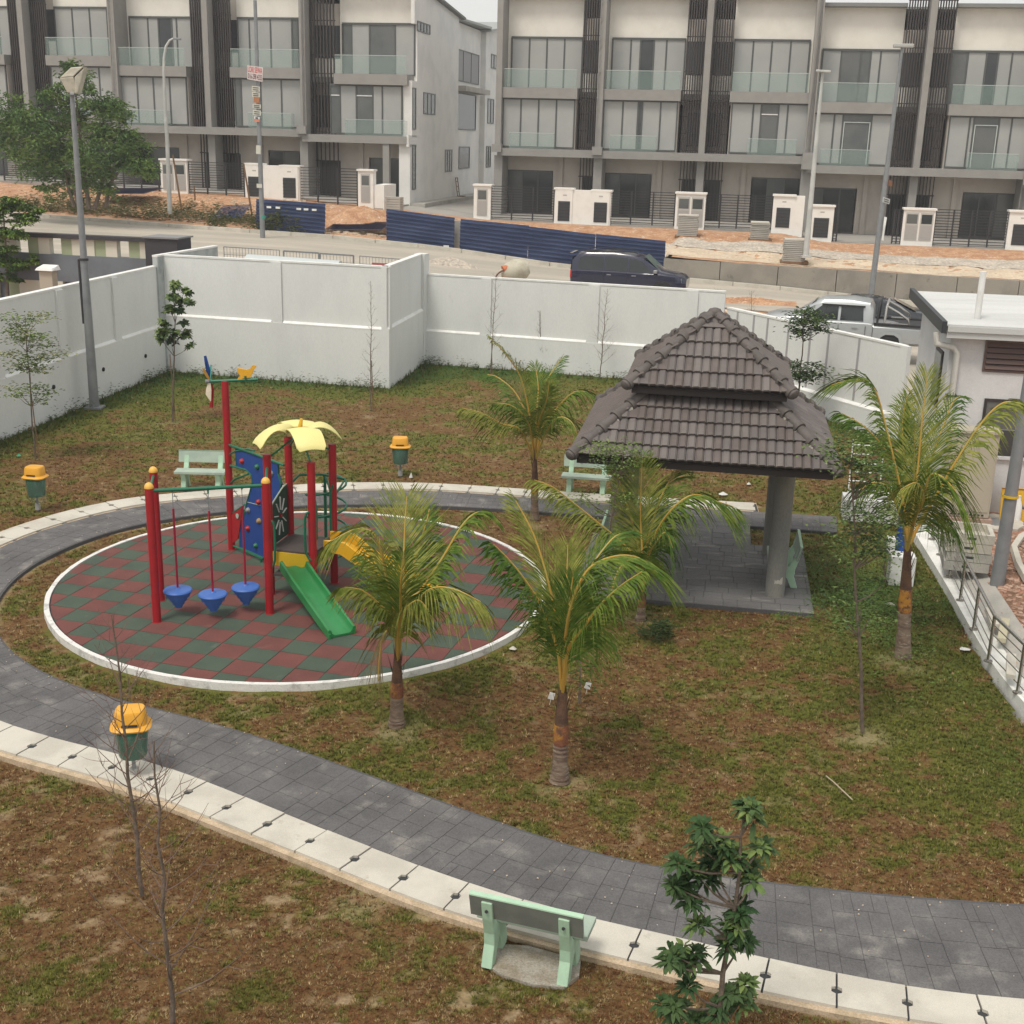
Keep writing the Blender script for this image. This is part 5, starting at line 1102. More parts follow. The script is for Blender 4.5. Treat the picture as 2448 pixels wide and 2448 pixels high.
# canopy: four drooping petals
cc=Vector((-3.30,18.52,2.62))
def petal(tip, side0, side1, root0, root1, sag, name='canopy_petal'):
    m=MB(); N=10; K=6; V=[]
    tip0,tip1=tip
    for i in range(N+1):
        t=i/N; e=t*t*(3-2*t)*.35+t*.65
        a=root0.lerp(tip0,e); b=root1.lerp(tip1,e); lift=sag*sin(pi*t*.95)
        rc=1.0 if t<.9 else 1-(t-.9)*1.6
        for j in range(K+1):
            s_=j/K; s_=(s_-.5)*rc+.5; p=a.lerp(b,s_); V.append(p+Vector((0,0,lift+.035*sin(pi*s_))))
    n=(N+1)*(K+1); V2=[p-Vector((0,0,.012)) for p in V]
    F=[(i*(K+1)+j,i*(K+1)+j+1,(i+1)*(K+1)+j+1,(i+1)*(K+1)+j) for i in range(N) for j in range(K)]
    B_=[(f[3]+n,f[2]+n,f[1]+n,f[0]+n) for f in F]; rim=[]
    edge=[(i*(K+1)) for i in range(N+1)]; edge2=[i*(K+1)+K for i in range(N+1)]; e3=[N*(K+1)+j for j in range(K+1)]; e4=[j for j in range(K+1)]
    for E_ in (edge,edge2,e3,e4): rim+=[(E_[i],E_[i+1],E_[i+1]+n,E_[i]+n) for i in range(len(E_)-1)]
    m.add(V+V2,F+B_+rim); m.build(name,canopy_mat,PG,world=True,smooth=50)
r0=cc+Vector((-.16,-.16,.02)); 
def cxy(x,y,z): return Vector((x,y,z))
petal((yp(*z5(300,300),18.15),yp(*z5(405,385),17.85)),0,0,cc+Vector((-.10,.24,.02)),cc+Vector((-.16,-.24,.02)),.16)
petal((yp(*z5(830,410),17.85),yp(*z5(1168,385),17.95)),0,0,cc+Vector((-.22,-.14,.025)),cc+Vector((.26,-.10,.025)),.16)
petal((yp(*z5(1345,270),18.75),yp(*z5(1300,235),19.2)),0,0,cc+Vector((.12,-.24,.03)),cc+Vector((.12,.26,.03)),.16)
petal((cxy(-3.35,19.4,2.38),cxy(-3.85,19.15,2.38)),0,0,cc+Vector((.26,.12,.02)),cc+Vector((-.24,.12,.02)),.16)
MB().tube([cc+Vector((0,0,.03)),cc+Vector((.03,0,.20))],[.04,.022],10).build('canopy_finial',M('finial_yellow',(.70,.40,.03),.5),PG,world=True,smooth=50)
m=MB()
for p in (PA_,PB_,PC_,PD_): m.tube([(p[0],p[1],2.24),(cc.x,cc.y,2.6)],.016,6)
m.build('canopy_rib',green_paint,PG,world=True)
# hand rails at the openings
gt([yp(*z5(*p),18.0) for p in ((965,1080),(930,1100),(912,1160),(912,1400),(925,1560),(960,1620),(985,1640))],.019,'hand_rail')
gt([yp(*z5(*p),18.12) for p in ((505,1180),(545,1200),(560,1260),(568,1500),(566,1640),(545,1710),(520,1735))],.019,'hand_rail')
gt([yp(*z5(*p),18.4) for p in ((1010,920),(1030,960),(1045,1050),(1050,1400))],.019,'hand_rail'); gt([yp(*z5(*p),18.75) for p in ((1235,770),(1215,820),(1208,1000),(1215,1290),(1235,1320))],.021,'hand_rail')
# spiral climber behind the deck
sx,sy=-3.07,19.42; gt([(sx,sy,.04),(sx,sy,1.72)],.026,'spiral_pole'); pts=[]
for k in range(61): a=radians(-60)+2*pi*k/17.5; pts.append((sx+.02+.33*cos(a),sy+.30*sin(a)-.02,.35+1.30*k/60))
gt(pts,.019,'spiral_bar'); gt([(PB_[0],PB_[1],1.62),(-3.45,19.25,1.73),(-3.1,19.3,1.73),(-2.72,19.3,1.66),(-2.80,18.95,1.55),(PD_[0],PD_[1],1.52)],.02,'spiral_bar'); gt([(sx,sy,1.7),(PD_[0],PD_[1]+.05,1.42)],.018,'spiral_bar')
# slides
def chute(path, w, h, mat, name, th=.022, flare=None):
    """path: centre points; section is a channel with side walls"""
    pts=[Vector(p) for p in path]; N=len(pts); V=[]
    for i,p in enumerate(pts):
        t=(pts[min(i+1,N-1)]-pts[max(i-1,0)]).normalized(); side=Vector((-t.y,t.x,0)).normalized(); up=side.cross(t)*-1; up=up if up.z>0 else -up
        hh=h if not flare else h*flare[i]
        sec=[(-w/2-.03,-.03),(-w/2-.03,hh-.015),(-w/2-.015,hh),(-w/2+.012,hh-.01),(-w/2+.03,.03),(-w/2+.07,0),(w/2-.07,0),(w/2-.03,.03),(w/2-.012,hh-.01),(w/2+.015,hh),(w/2+.03,hh-.015),(w/2+.03,-.03)]
        V+= [p+side*a+up*b for a,b in sec]
    n=12; F=[(i*n+k,i*n+k+1,(i+1)*n+k+1,(i+1)*n+k) for i in range(N-1) for k in range(n-1)]+[(i*n+n-1,i*n,(i+1)*n,(i+1)*n+n-1) for i in range(N-1)]+[tuple(range(n)),tuple((N-1)*n+k for k in range(n-1,-1,-1))]
    m=MB(); m.add(V,F); return m.build(name,mat,PG,world=True,smooth=40)
A0=yp(*z1(1075,1382),17.98); top=Vector((A0.x+.03,17.98,.55)); foot=Vector((-2.50,16.72,.10))
dirn=(foot-top); chute([top-Vector((-.06,.1,.0))*0+Vector((-.05,.09,.03)),top,top.lerp(foot,.25),top.lerp(foot,.5),top.lerp(foot,.75),top.lerp(foot,.93),foot+Vector((.04,-.06,-.01)),foot+Vector((.09,-.14,-.01))],.37,.115,green_slide,'slide',flare=[1.15,1.15,1,1,1,1,.9,.8])
m=MB(); f2=foot+Vector((.07,-.12,0)); t=Vector((.6,-.8,0)); s_=Vector((.8,.6,0)).normalized()
for sg in (-1,1): m.obox((f2.x+s_.x*.2*sg,f2.y+s_.y*.2*sg),atan2(-.8,.6)+0,.05,.018,.045,.13)
m.build('slide_foot',green_slide,PG,world=True)
ys=[(-2.90,18.46,.80),(-2.78,18.45,.80),(-2.6,18.42,.78),(-2.4,18.38,.66),(-2.2,18.34,.54),(-2.02,18.31,.50),(-1.85,18.28,.46),(-1.65,18.25,.32),(-1.45,18.21,.19),(-1.28,18.18,.14),(-1.1,18.15,.12)]
chute(ys,.44,.17,yellow_slide,'slide',flare=[1,1,1.1,1,.85,.85,.85,.8,.75,.7,.6])
m=MB(); m.cyl((-1.9,18.29),.02,.05,.45,8); m.build('slide_leg',green_paint,PG,world=True)
# ================================================================ coconut palms
def leafmat(name,c,c2,sc_=2.5): return M(name,c,.62,c2,sc_,.35,.65,fine=.12,fscale=25,spec=.14)
frond_mats=[leafmat('palm_leaf_green',(.058,.120,.014),(.165,.215,.035),7),leafmat('palm_leaf_olive',(.105,.145,.018),(.27,.28,.06),7),leafmat('palm_leaf_deep',(.038,.092,.013),(.095,.16,.025),7)]
dry_leaf=leafmat('dry_palm_leaf',(.26,.20,.09),(.20,.14,.06))
midrib_mat=M('yellow_orange_midrib',(.46,.27,.05),.5,(.38,.30,.07),3,fine=.05)
trunk_mat=M('palm_trunk',(.24,.18,.13),.9,(.15,.10,.075),5,.4,.6,(.34,.29,.23),9,.55,.7,fine=.15,bump=.6,bscale=40,stretch=(1,1,4))
fibre_mat=M('brown_palm_fibre',(.13,.07,.04),.9,(.08,.045,.03),9,fine=.15,bump=.5)
band_mat=M('orange_brown_palm_base',(.20,.075,.040),.8,(.42,.20,.03),5,.45,.62,(.12,.06,.035),14,.5,.65,fine=.12,bump=.4,bscale=30)
def bez(p,t):
    n=len(p)-1; q=[Vector(x) for x in p]
    while len(q)>1: q=[q[i].lerp(q[i+1],t) for i in range(len(q)-1)]
    return q[0]
def frond(root, pts, L=.62, n=54, droop=.55, spread=1.0, mat=None, wind=0.0, start=.20, twist=0.0, face=None, name='frond'):
    """pts: control polyline from crown to tip (world). Leaflets both sides of the midrib."""
    P=[Vector(p) for p in pts]; S=[]
    # Catmull-Rom through pts
    for i in range(len(P)-1):
        p0=P[max(i-1,0)];p1=P[i];p2=P[i+1];p3=P[min(i+2,len(P)-1)]
        for k in range(10): t=k/10; S.append(.5*((2*p1)+(p2-p0)*t+(2*p0-5*p1+4*p2-p3)*t*t+(3*p1-p0-3*p2+p3)*t**3))
    S.append(P[-1]); cum=[0]
    for i in range(1,len(S)): cum.append(cum[-1]+(S[i]-S[i-1]).length)
    T=cum[-1]
    def at(f):
        x=f*T
        for i in range(1,len(S)):
            if cum[i]>=x: 
                a=(x-cum[i-1])/(cum[i]-cum[i-1]+1e-9); return S[i-1].lerp(S[i],a),(S[i]-S[i-1]).normalized()
        return S[-1],(S[-1]-S[-2]).normalized()
    L*=1.42; n=int(n*1.0); droop*=1.0; start=max(start,.26); m=MB(); windv=Vector((wind,0,0))
    for i in range(n):
        f=start+(1-start)*(i+.5)/n
        for sg in (-1,1):
            c,t=at(min(f+random.uniform(-.004,.004),1)); side=t.cross(Vector((0,0,1)))
            if side.length<.2: side=Vector((1,0,0))
            side.normalize(); up=side.cross(t).normalized()
            if face is not None: side=(side*(1-face)+Vector((1,0,0))*face).normalized()
            ll=L*(sin(pi*(.06+.86*f))**.8)*random.uniform(.86,1.08)*(1.0 if f<.85 else (1.25-.9*(f-.57)))
            d=(side*sg*spread*(.88-.40*f)+t*(.72+.75*f)+up*.16+windv+Vector((random.uniform(-.06,.06),random.uniform(-.06,.06),random.uniform(-.05,.05)))).normalized()
            w=.0138*random.uniform(.8,1.15); nrm=d.cross(t).normalized(); wv=t*w*.9+nrm*0
            dr=droop*random.uniform(.75,1.25); V=[]; 
            for k,s_ in enumerate((0,.33,.66,1)):
                p=c+d*ll*s_+Vector((0,0,-1))*dr*ll*s_*s_*.75+windv*ll*s_*s_*.5; ww=(.55,1,.75,.06)[k]; V+= [p-wv*ww,p+wv*ww]
            m.add(V,[(0,1,3,2),(2,3,5,4),(4,5,7,6)])
    fo=m.build(name,mat or random.choice(frond_mats),root,world=True,fix=False)
    r=MB(); r.tube(S[::2]+([S[-1]] if len(S)%2==0 else []),[.024*(1-.82*(i/ (len(S[::2])))) for i in range(len(S[::2])+(1 if len(S)%2==0 else 0))],6)
    o=r.build('midrib',midrib_mat,fo,smooth=60); 
    for v in o.data.vertices: v.co-=root.location
    return fo
def palm(px,py,crown_px,Ydep,label,specs,h_band=(.25,.55),r=.085,bend=0):
    b=gp(px,py,0); root=thing('coconut_palm',(b.x,b.y,0),label,'palm tree',group='young coconut palms on the lawn')
    cr=yp(*crown_px,b.y+Ydep)
    zs=[0,.08,.25,.5,.75,1.0]; m=MB(); pts=[];rs=[]
    N=44
    for k in range(N+1):
        t=k/N; p=Vector((b.x,b.y,-.05)).lerp(cr,t)+Vector((bend*sin(pi*t),0,0)); ring_=1+.075*(k%2)*random.uniform(.6,1.3); pts.append(p); rs.append((r*1.25-.35*r*min(t*4,1))*ring_ if t<.55 else r*.9*(1-.5*(t-.55)/.45)*(1+.02*(k%2)))
    kb=int(N*.42); kc=int(N*.62)
    m.tube(pts[:kb+1],rs[:kb+1],14); m.build('trunk',trunk_mat,root,world=True,smooth=30)
    m=MB(); m.tube(pts[kb:kc+1],[q*1.03 for q in rs[kb:kc+1]],14); m.build('leaf_base',band_mat,root,world=True,smooth=40)
    m=MB(); m.tube(pts[kc:],[q*1.0 for q in rs[kc:]],14)
    for k in range(7): a=random.random()*2*pi; q=pts[kc+random.randint(0,N-kc-3)]; m.slab([q+Vector((cos(a)*.05,sin(a)*.05,0)),q+Vector((cos(a+.6)*.06,sin(a+.6)*.06,.02)),q+Vector((cos(a+.3)*.13,sin(a+.3)*.13,.30))],(0,.006,0))
    m.build('fibre_sheath',fibre_mat,root,world=True,smooth=40)
    for s in specs:
        path=[cr-Vector((0,0,.15))]
        for (x,y,dy) in s['p']: path.append(yp(x,y,b.y+dy))
        frond(root,path,**{k:v for k,v in s.items() if k!='p'})
    return root
zA=Z(1100,560,.381); zB=Z(540,860,.383); zC=Z(1180,1120,.4036); zD3=Z(1980,880,.2691); zD=Z(1350,1050,.3106)
def q_(z,*a): return [(*z(x,y),dy) for x,y,dy in a]
dm=frond_mats
palm(1278,1238,(1279,1085),0,'coconut palm at the back of the lawn, left of the pavilion roof',[
 dict(p=q_(zA,(435,1130,-.05),(380,900,-.1),(290,760,-.15),(190,650,-.2)),L=.62,droop=.9,wind=.25,mat=dm[1]),
 dict(p=q_(zA,(380,1230,-.2),(260,1190,-.4),(130,1120,-.6),(10,1090,-.7)),L=.42,droop=1.3,n=44,mat=dm[1]),
 dict(p=q_(zA,(520,1200,.1),(600,1100,.1),(700,1000,.05),(790,990,0),(850,1060,-.05)),L=.55,droop=1.2,mat=dm[0]),
 dict(p=q_(zA,(500,1130,.35),(530,950,.6),(600,830,.8),(640,775,.9)),L=.5,droop=.6,mat=dm[2]),
 dict(p=q_(zA,(480,1130,.2),(490,960,.4),(470,820,.6)),L=.55,droop=.5,mat=dm[0]),
 dict(p=q_(zA,(430,1180,.3),(350,1000,.6),(240,900,.8),(170,880,1.0)),L=.5,droop=.9,mat=dm[2]),
 dict(p=q_(zA,(540,1240,-.2),(620,1150,-.5),(700,1180,-.7),(740,1280,-.8)),L=.45,droop=1.3,mat=dm[0],n=40),
 dict(p=q_(zA,(430,1190,-.3),(330,1080,-.7),(230,1060,-.9)),L=.45,droop=1.3,mat=dm[0],n=40),
 dict(p=q_(zA,(490,1200,-.2),(540,1050,-.5),(560,920,-.6)),L=.5,droop=.9,mat=dm[1]),
],r=.075)
palm(948,1728,(950,1560),0,'coconut palm left of centre, its fronds covering the yellow slide',[
 dict(p=q_(zB,(1105,1500,.05),(1110,1250,.25),(1118,1020,.4),(1130,850,.5)),L=.66,droop=.15,wind=.0,mat=dm[1],n=60,spread=1.35),
 dict(p=q_(zB,(1050,1560,-.1),(1000,1350,-.2),(960,1160,-.3),(900,1070,-.35),(800,1060,-.4),(660,1130,-.5)),L=.55,droop=1.2,mat=dm[1],n=64),
 dict(p=q_(zB,(1120,1550,0),(1220,1430,.05),(1350,1240,.1),(1470,1040,.15),(1560,955,.2),(1640,960,.2)),L=.58,droop=1.15,mat=dm[0],n=64),
 dict(p=q_(zB,(1110,1620,-.2),(1180,1530,-.4),(1280,1430,-.6),(1420,1430,-.8),(1590,1510,-.9)),L=.56,droop=1.35,mat=dm[1],n=60),
 dict(p=q_(zB,(1050,1640,-.1),(960,1530,-.2),(850,1440,-.3),(740,1420,-.4)),L=.5,droop=1.3,mat=dm[1],n=48),
 dict(p=q_(zB,(1130,1480,.3),(1180,1250,.6),(1250,1020,.8),(1270,930,.9)),L=.5,droop=.8,mat=dm[2]),
 dict(p=q_(zB,(1110,1530,.3),(1160,1330,.7),(1260,1180,.9),(1380,1150,1.0)),L=.5,droop=1.0,mat=dm[0]),
 dict(p=q_(zB,(1060,1560,.3),(1010,1400,.6),(930,1290,.8),(860,1230,.9)),L=.5,droop=.9,mat=dm[2]),
 dict(p=q_(zB,(1090,1560,-.2),(1090,1400,-.4),(1110,1200,-.5)),L=.5,droop=.6,mat=dm[0]),
 dict(p=q_(zB,(1050,1680,-.15),(985,1720,-.25),(960,1850,-.3),(950,2000,-.3)),L=.35,droop=1.4,mat=dry_leaf,n=34,spread=.5),
 dict(p=q_(zB,(1080,1660,-.25),(1120,1560,-.5),(1200,1500,-.7),(1260,1560,-.8)),L=.5,droop=1.4,mat=dm[1],n=46),
],r=.085)
palm(1338,1862,(1345,1640),0,'nearest coconut palm, in the middle of the lawn, with an orange band on its trunk',[
 dict(p=q_(zC,(400,1050,0),(330,700,.1),(240,400,.2),(130,190,.3)),L=.62,droop=.45,mat=dm[1],n=64,wind=-.12),
 dict(p=q_(zC,(380,1080,-.1),(290,830,-.2),(170,640,-.3),(80,530,-.35),(0,450,-.4)),L=.60,droop=1.25,mat=dm[2],n=60,wind=-.05),
 dict(p=q_(zC,(420,1000,.3),(430,750,.6),(440,450,.8)),L=.52,droop=.2,mat=dm[1],spread=1.3,n=50),
 dict(p=q_(zC,(425,1000,-.1),(470,770,-.2),(570,590,-.25),(720,520,-.25),(860,530,-.25),(970,620,-.25)),L=.66,droop=1.0,mat=dm[0],n=70,wind=.1),
 dict(p=q_(zC,(440,1080,-.2),(540,930,-.4),(640,800,-.5),(760,690,-.6),(880,610,-.7)),L=.58,droop=1.1,mat=dm[0],n=60),
 dict(p=q_(zC,(440,950,.3),(540,650,.6),(700,420,.8),(800,380,.9)),L=.55,droop=.6,mat=dm[2]),
 dict(p=q_(zC,(400,1000,.15),(330,700,.2),(250,520,.2),(155,400,.2)),L=.3,droop=.2,mat=dm[2],n=40,spread=.4),
 dict(p=q_(zC,(450,1120,.2),(540,980,.4),(600,940,.6),(640,1050,.7)),L=.42,droop=1.6,mat=dm[0],n=40),
 dict(p=q_(zC,(430,1000,0),(450,800,0),(470,640,0)),L=.5,droop=.3,mat=dm[2],n=50),
],r=.092)
palm(1531,1478,(1538,1400),0,'short coconut palm in front of the pavilion floor',[
 dict(p=q_(zC,(880,500,0),(870,250,.1),(880,-60,.2)),L=.62,droop=.35,mat=dm[1],n=60,spread=1.2),
 dict(p=q_(zC,(850,560,-.1),(760,440,-.2),(630,330,-.3),(480,210,-.35),(350,110,-.4),(240,68,-.4)),L=.5,droop=1.25,mat=dm[1],n=58),
 dict(p=q_(zC,(910,520,-.1),(990,330,-.2),(1100,200,-.3),(1200,155,-.3),(1310,190,-.35),(1420,225,-.35)),L=.62,droop=1.35,mat=dm[0],n=62,wind=.15),
 dict(p=q_(zC,(910,450,.2),(980,200,.4),(1050,60,.6),(1130,-30,.7)),L=.55,droop=.6,mat=dm[0],wind=.15),
 dict(p=q_(zC,(860,480,.2),(800,250,.5),(740,60,.7),(700,-20,.8)),L=.5,droop=.7,mat=dm[1]),
 dict(p=q_(zC,(900,480,.3),(920,250,.6),(1000,80,.8)),L=.5,droop=.8,mat=dm[2]),
 dict(p=q_(zC,(900,560,-.2),(960,440,-.5),(1020,380,-.6),(1060,470,-.7)),L=.5,droop=1.4,mat=dm[2],n=44),
 dict(p=q_(zC,(850,560,.2),(790,420,.4),(720,380,.6),(650,430,.7)),L=.48,droop=1.2,mat=dm[0],n=44),
 dict(p=q_(zC,(860,590,-.15),(810,540,-.35),(740,600,-.5),(700,720,-.6)),L=.42,droop=1.3,mat=dm[0],n=40),
],r=.07)
palm(2159,1565,(2170,1300),0,'tallest coconut palm, standing between the pavilion and the railing',[
 dict(p=q_(zD3,(690,1350,0),(620,980,.05),(520,560,.1),(430,230,.15),(330,120,.1),(180,110,.05),(30,150,0)),L=.66,droop=.8,mat=dm[0],n=74,wind=-.12),
 dict(p=q_(zD3,(760,1200,.1),(800,850,.15),(830,500,.2),(860,250,.25),(880,40,.3)),L=.66,droop=.35,mat=dm[1],n=74,spread=1.15),
 dict(p=q_(zD3,(800,1400,0),(950,1150,0),(1120,850,.0),(1330,530,0),(1500,340,0),(1640,300,0),(1760,390,0)),L=.62,droop=1.15,mat=dm[1],n=74,wind=.1),
 dict(p=q_(zD3,(740,1430,-.2),(800,1250,-.4),(860,1080,-.6),(910,950,-.7),(1000,960,-.8),(1120,1080,-.9),(1200,1250,-.9)),L=.60,droop=1.35,mat=dm[0],n=66,wind=.1),
 dict(p=q_(zD3,(680,1450,-.1),(600,1200,-.3),(520,1050,-.4),(380,1020,-.5),(280,1100,-.6)),L=.5,droop=1.4,mat=dm[0],n=48),
 dict(p=q_(zD3,(790,1200,.3),(900,850,.6),(1020,520,.8),(1110,300,.9),(1180,250,1.0)),L=.60,droop=.9,mat=dm[2],n=60),
 dict(p=q_(zD3,(730,1200,.3),(680,850,.6),(660,500,.8),(700,250,.9)),L=.6,droop=.7,mat=dm[0],n=60),
 dict(p=q_(zD3,(690,1250,.3),(600,950,.6),(500,720,.8),(320,520,.9),(120,400,1.0)),L=.56,droop=1.0,mat=dm[2],n=56),
 dict(p=q_(zD3,(770,1350,-.3),(850,1150,-.7),(780,1020,-.9),(640,1080,-1.0)),L=.52,droop=1.4,mat=dm[1],n=48),
 dict(p=q_(zD3,(750,1500,.2),(850,1350,.5),(960,1300,.7),(1100,1420,.8)),L=.5,droop=1.4,mat=dm[2],n=44),
 dict(p=q_(zD3,(760,1100,.2),(760,800,.3),(770,500,.35)),L=.5,droop=.3,mat=dm[2],n=50),
],r=.10)
# ================================================================ leaf clusters, saplings, trees
def leaf_faces(mb, c, n, R, ls, lw, flat=.7, droop=.3, up=None):
    for _ in range(n):
        d=Vector((random.gauss(0,1),random.gauss(0,1),random.gauss(0,flat)))
        if d.length<1e-3: continue
        p=c+Vector((d.x*R,d.y*R,d.z*R))*.5
        a=random.random()*2*pi; t=Vector((cos(a),sin(a),random.uniform(-droop,.4))).normalized(); s=t.cross(Vector((0,0,1))).normalized(); k=random.uniform(.7,1.2)
        tt=t*ls*k; ss=s*lw*k; b=p+tt*.5+Vector((0,0,.1*ls)); e=p+tt-Vector((0,0,droop*ls*.5))
        mb.add([p,b-ss,b+ss,e],[(0,1,3),(0,3,2)])
def rosette(mb,c,n,L,w,tilt=.3,axis=Vector((0,0,1))):
    x=axis.orthogonal().normalized(); y=axis.cross(x)
    for k in range(n):
        a=2*pi*k/n*2.4+random.uniform(-.2,.2); el=random.uniform(-.5,.75)*tilt+(.9 if k>n*.75 else 0.1)
        d=(x*cos(a)+y*sin(a))*cos(el)+axis*sin(el); s=d.cross(axis); s=s.normalized() if s.length>1e-3 else x; l=L*random.uniform(.75,1.1); nn=s.cross(d).normalized()
        p0=c+d*.01; p1=c+d*l*.45+nn*.01; p2=c+d*l-Vector((0,0,l*.28))
        mid=w*random.uniform(.85,1.1)
        q1=c+d*l*.72-Vector((0,0,l*.10))
        mb.add([p0,p1-s*mid-Vector((0,0,.004)),p1+s*mid-Vector((0,0,.004)),q1-s*mid*.8,q1+s*mid*.8,p2,p1,q1],[(0,1,6),(0,6,2),(1,3,7,6),(6,7,4,2),(3,5,7),(7,5,4)])
def branch(mb, p, d, L, r, depth, upturn=.5, kids=4, tips=None, n=4, wob=.12, spread=.8):
    pts=[Vector(p)]; d=Vector(d).normalized(); seg=5
    for i in range(seg):
        d=(d+Vector((random.uniform(-wob,wob),random.uniform(-wob,wob),upturn*.25))).normalized(); pts.append(pts[-1]+d*L/seg)
    mb.tube(pts,[r*(1-.75*i/seg) for i in range(seg+1)],n,cap=False)
    if tips is not None: tips.append(pts[-1]); 
    if depth>0:
        for k in range(kids):
            i=random.randint(1,seg-1); t=(pts[i+1]-pts[i]).normalized(); o=t.orthogonal().normalized(); o.rotate(Matrix.Rotation(random.random()*2*pi,3,t))
            branch(mb,pts[i],(t*(1-spread*.5)+o*spread).normalized(),L*random.uniform(.35,.6),r*.5,depth-1,upturn,max(1,kids-2),tips,max(3,n-1),wob,spread)
def stake(root,b,h,lean=(.0,0)):
    m=MB(); m.tube([(b.x+.06+lean[0],b.y+.03,-.05),(b.x+.02,b.y,h)],.013,6); m.build('stake',wood,root,world=True)
def bare_sapling(px,py,tpx,tpy,label,r=.014,nb=22,bl=.45,bs=.15,depth=1,kids=3,stk=0,Yd=0,mat=None,spread=.85,z=0):
    b=gp(px,py,z); t=yp(tpx,tpy,b.y+Yd); root=thing('bare_sapling',(b.x,b.y,z),label,'sapling',group='leafless saplings in the park')
    H=(t-b).length; pts=[]; N=9
    for i in range(N+1): f=i/N; pts.append(b.lerp(t,f)+Vector((random.uniform(-.02,.02)*(0<i<N),random.uniform(-.02,.02)*(0<i<N),0)))
    m=MB(); m.tube(pts,[r*(1-.8*i/N)+.002 for i in range(N+1)],7); tr=m.build('trunk',mat or bark_grey,root,world=True,smooth=60)
    tw=MB(); r=max(r*.8,.013)
    for k in range(nb):
        f=bs+(1-bs)*(k+.5)/nb*.97; i=min(int(f*N),N-1); p=pts[i].lerp(pts[i+1],f*N-i); a=k*2.4+random.uniform(-.4,.4)
        branch(tw,p,(cos(a)*spread*1.25,sin(a)*spread*1.25,.5+.4*random.random()),bl*1.35*(1.1-.8*f)*random.uniform(.6,1.1),r*.5*(1.1-.6*f),depth,.55,kids,None,3,.10)
    tag(tw.build('twigs',bark_twig,root,world=True,fix=False),kind='stuff')
    if stk: stake(root,b,stk)
    return root
bare_sapling(887,982,886,672,'leafless sapling tied to two stakes in front of the tall white wall',stk=1.35,bl=.35,nb=34,bs=.12)
bare_sapling(1172,900,1187,655,'leafless sapling left of the round brick coloured mixer, against the back wall',stk=1.1,bl=.45,nb=26,bs=.3)
bare_sapling(1291,885,1291,742,'smallest leafless sapling against the back wall, behind the rear palm',bl=.35,nb=18,bs=.2)
bare_sapling(1434,905,1452,690,'leafless sapling against the back wall left of the pavilion roof',bl=.5,nb=32,bs=.15)
bare_sapling(1700,905,1716,690,'leafless sapling whose tip shows above the pavilion roof peak',bl=.5,nb=18,bs=.4)
bare_sapling(1790,900,1797,695,'leafless sapling just right of the pavilion roof peak',bl=.55,nb=22,bs=.35)
bare_sapling(340,2140,266,1470,'leafless sapling growing in front of the large foreground litter bin',r=.021,nb=32,bl=.7,bs=.22,depth=1,kids=3)
bare_sapling(412,2470,368,1770,'nearest leafless sapling at the lower left with long upswept twigs',r=.021,nb=30,bl=.8,bs=.12,depth=1,kids=2)
def leafy(px,py,tpx,tpy,label,clumps,mats,ls,lw,name='sapling_tree',R=.2,n=60,stk=0,r=.016,cat='small tree',Yd=0,group=None,mode='leaf',z=0,twist=.0,trunkmat=None,fl=.45):
    b=gp(px,py,z); t=yp(tpx,tpy,b.y+Yd); root=thing(name,(b.x,b.y,z),label,cat,group=group); N=8
    pts=[b.lerp(t,i/N)+Vector((random.uniform(-.02,.02)*(0<i<N),random.uniform(-.02,.02),0)) for i in range(N+1)]
    m=MB(); m.tube(pts,[r*(1-.7*i/N) for i in range(N+1)],7); 
    fo=[MB() for _ in mats]
    for (cx,cy,dy,s) in clumps:
        c=yp(cx,cy,b.y+dy)
        k=min(range(N+1),key=lambda i:(pts[i]-c).length+ (2 if pts[i].z>c.z-.05 else 0)); m.tube([pts[k],pts[k].lerp(c,.5)+Vector((0,0,-.03)),c],[r*.45,r*.3,r*.15],4,cap=False)
        if mode=='leaf':
            for _ in range(3):
                cc_=c+Vector((random.gauss(0,R*s*.35),random.gauss(0,R*s*.35),random.gauss(0,R*s*.2))); leaf_faces(random.choice(fo),cc_,int(n*s/3),R*s,ls,lw,flat=fl)
        else:
            for _ in range(max(2,int(round(7*s)))): 
                cc_=c+Vector((random.gauss(0,.07*s),random.gauss(0,.07*s),random.gauss(0,.05*s))); rosette(random.choice(fo),cc_,random.randint(13,18),ls,lw,tilt=.7,axis=Vector((random.gauss(0,.3),random.gauss(0,.3),1)).normalized())
    m.build('trunk',trunkmat or bark_grey,root,world=True,smooth=60)
    for q,mt in zip(fo,mats):
        if q.v: tag(q.build('foliage',mt,root,world=True,fix=False),kind='stuff')
    if stk: stake(root,b,stk)
    return root
lf_grey=leafmat('pale_green_small_leaves',(.24,.26,.12),(.32,.32,.18),6); lf_mid=leafmat('mid_green_leaves',(.095,.155,.045),(.15,.20,.06),5); lf_dark=leafmat('dark_glossy_leaves',(.040,.075,.028),(.06,.10,.035),4); lf_lite=leafmat('light_green_leaves',(.15,.23,.05),(.2,.27,.07),5); lf_deep=leafmat('deep_green_leaves',(.025,.060,.02),(.04,.08,.025),4)
zL=Z(0,560,.3168)
L_=lambda *a:[(*zL(x,y),dy,s) for x,y,dy,s in a]
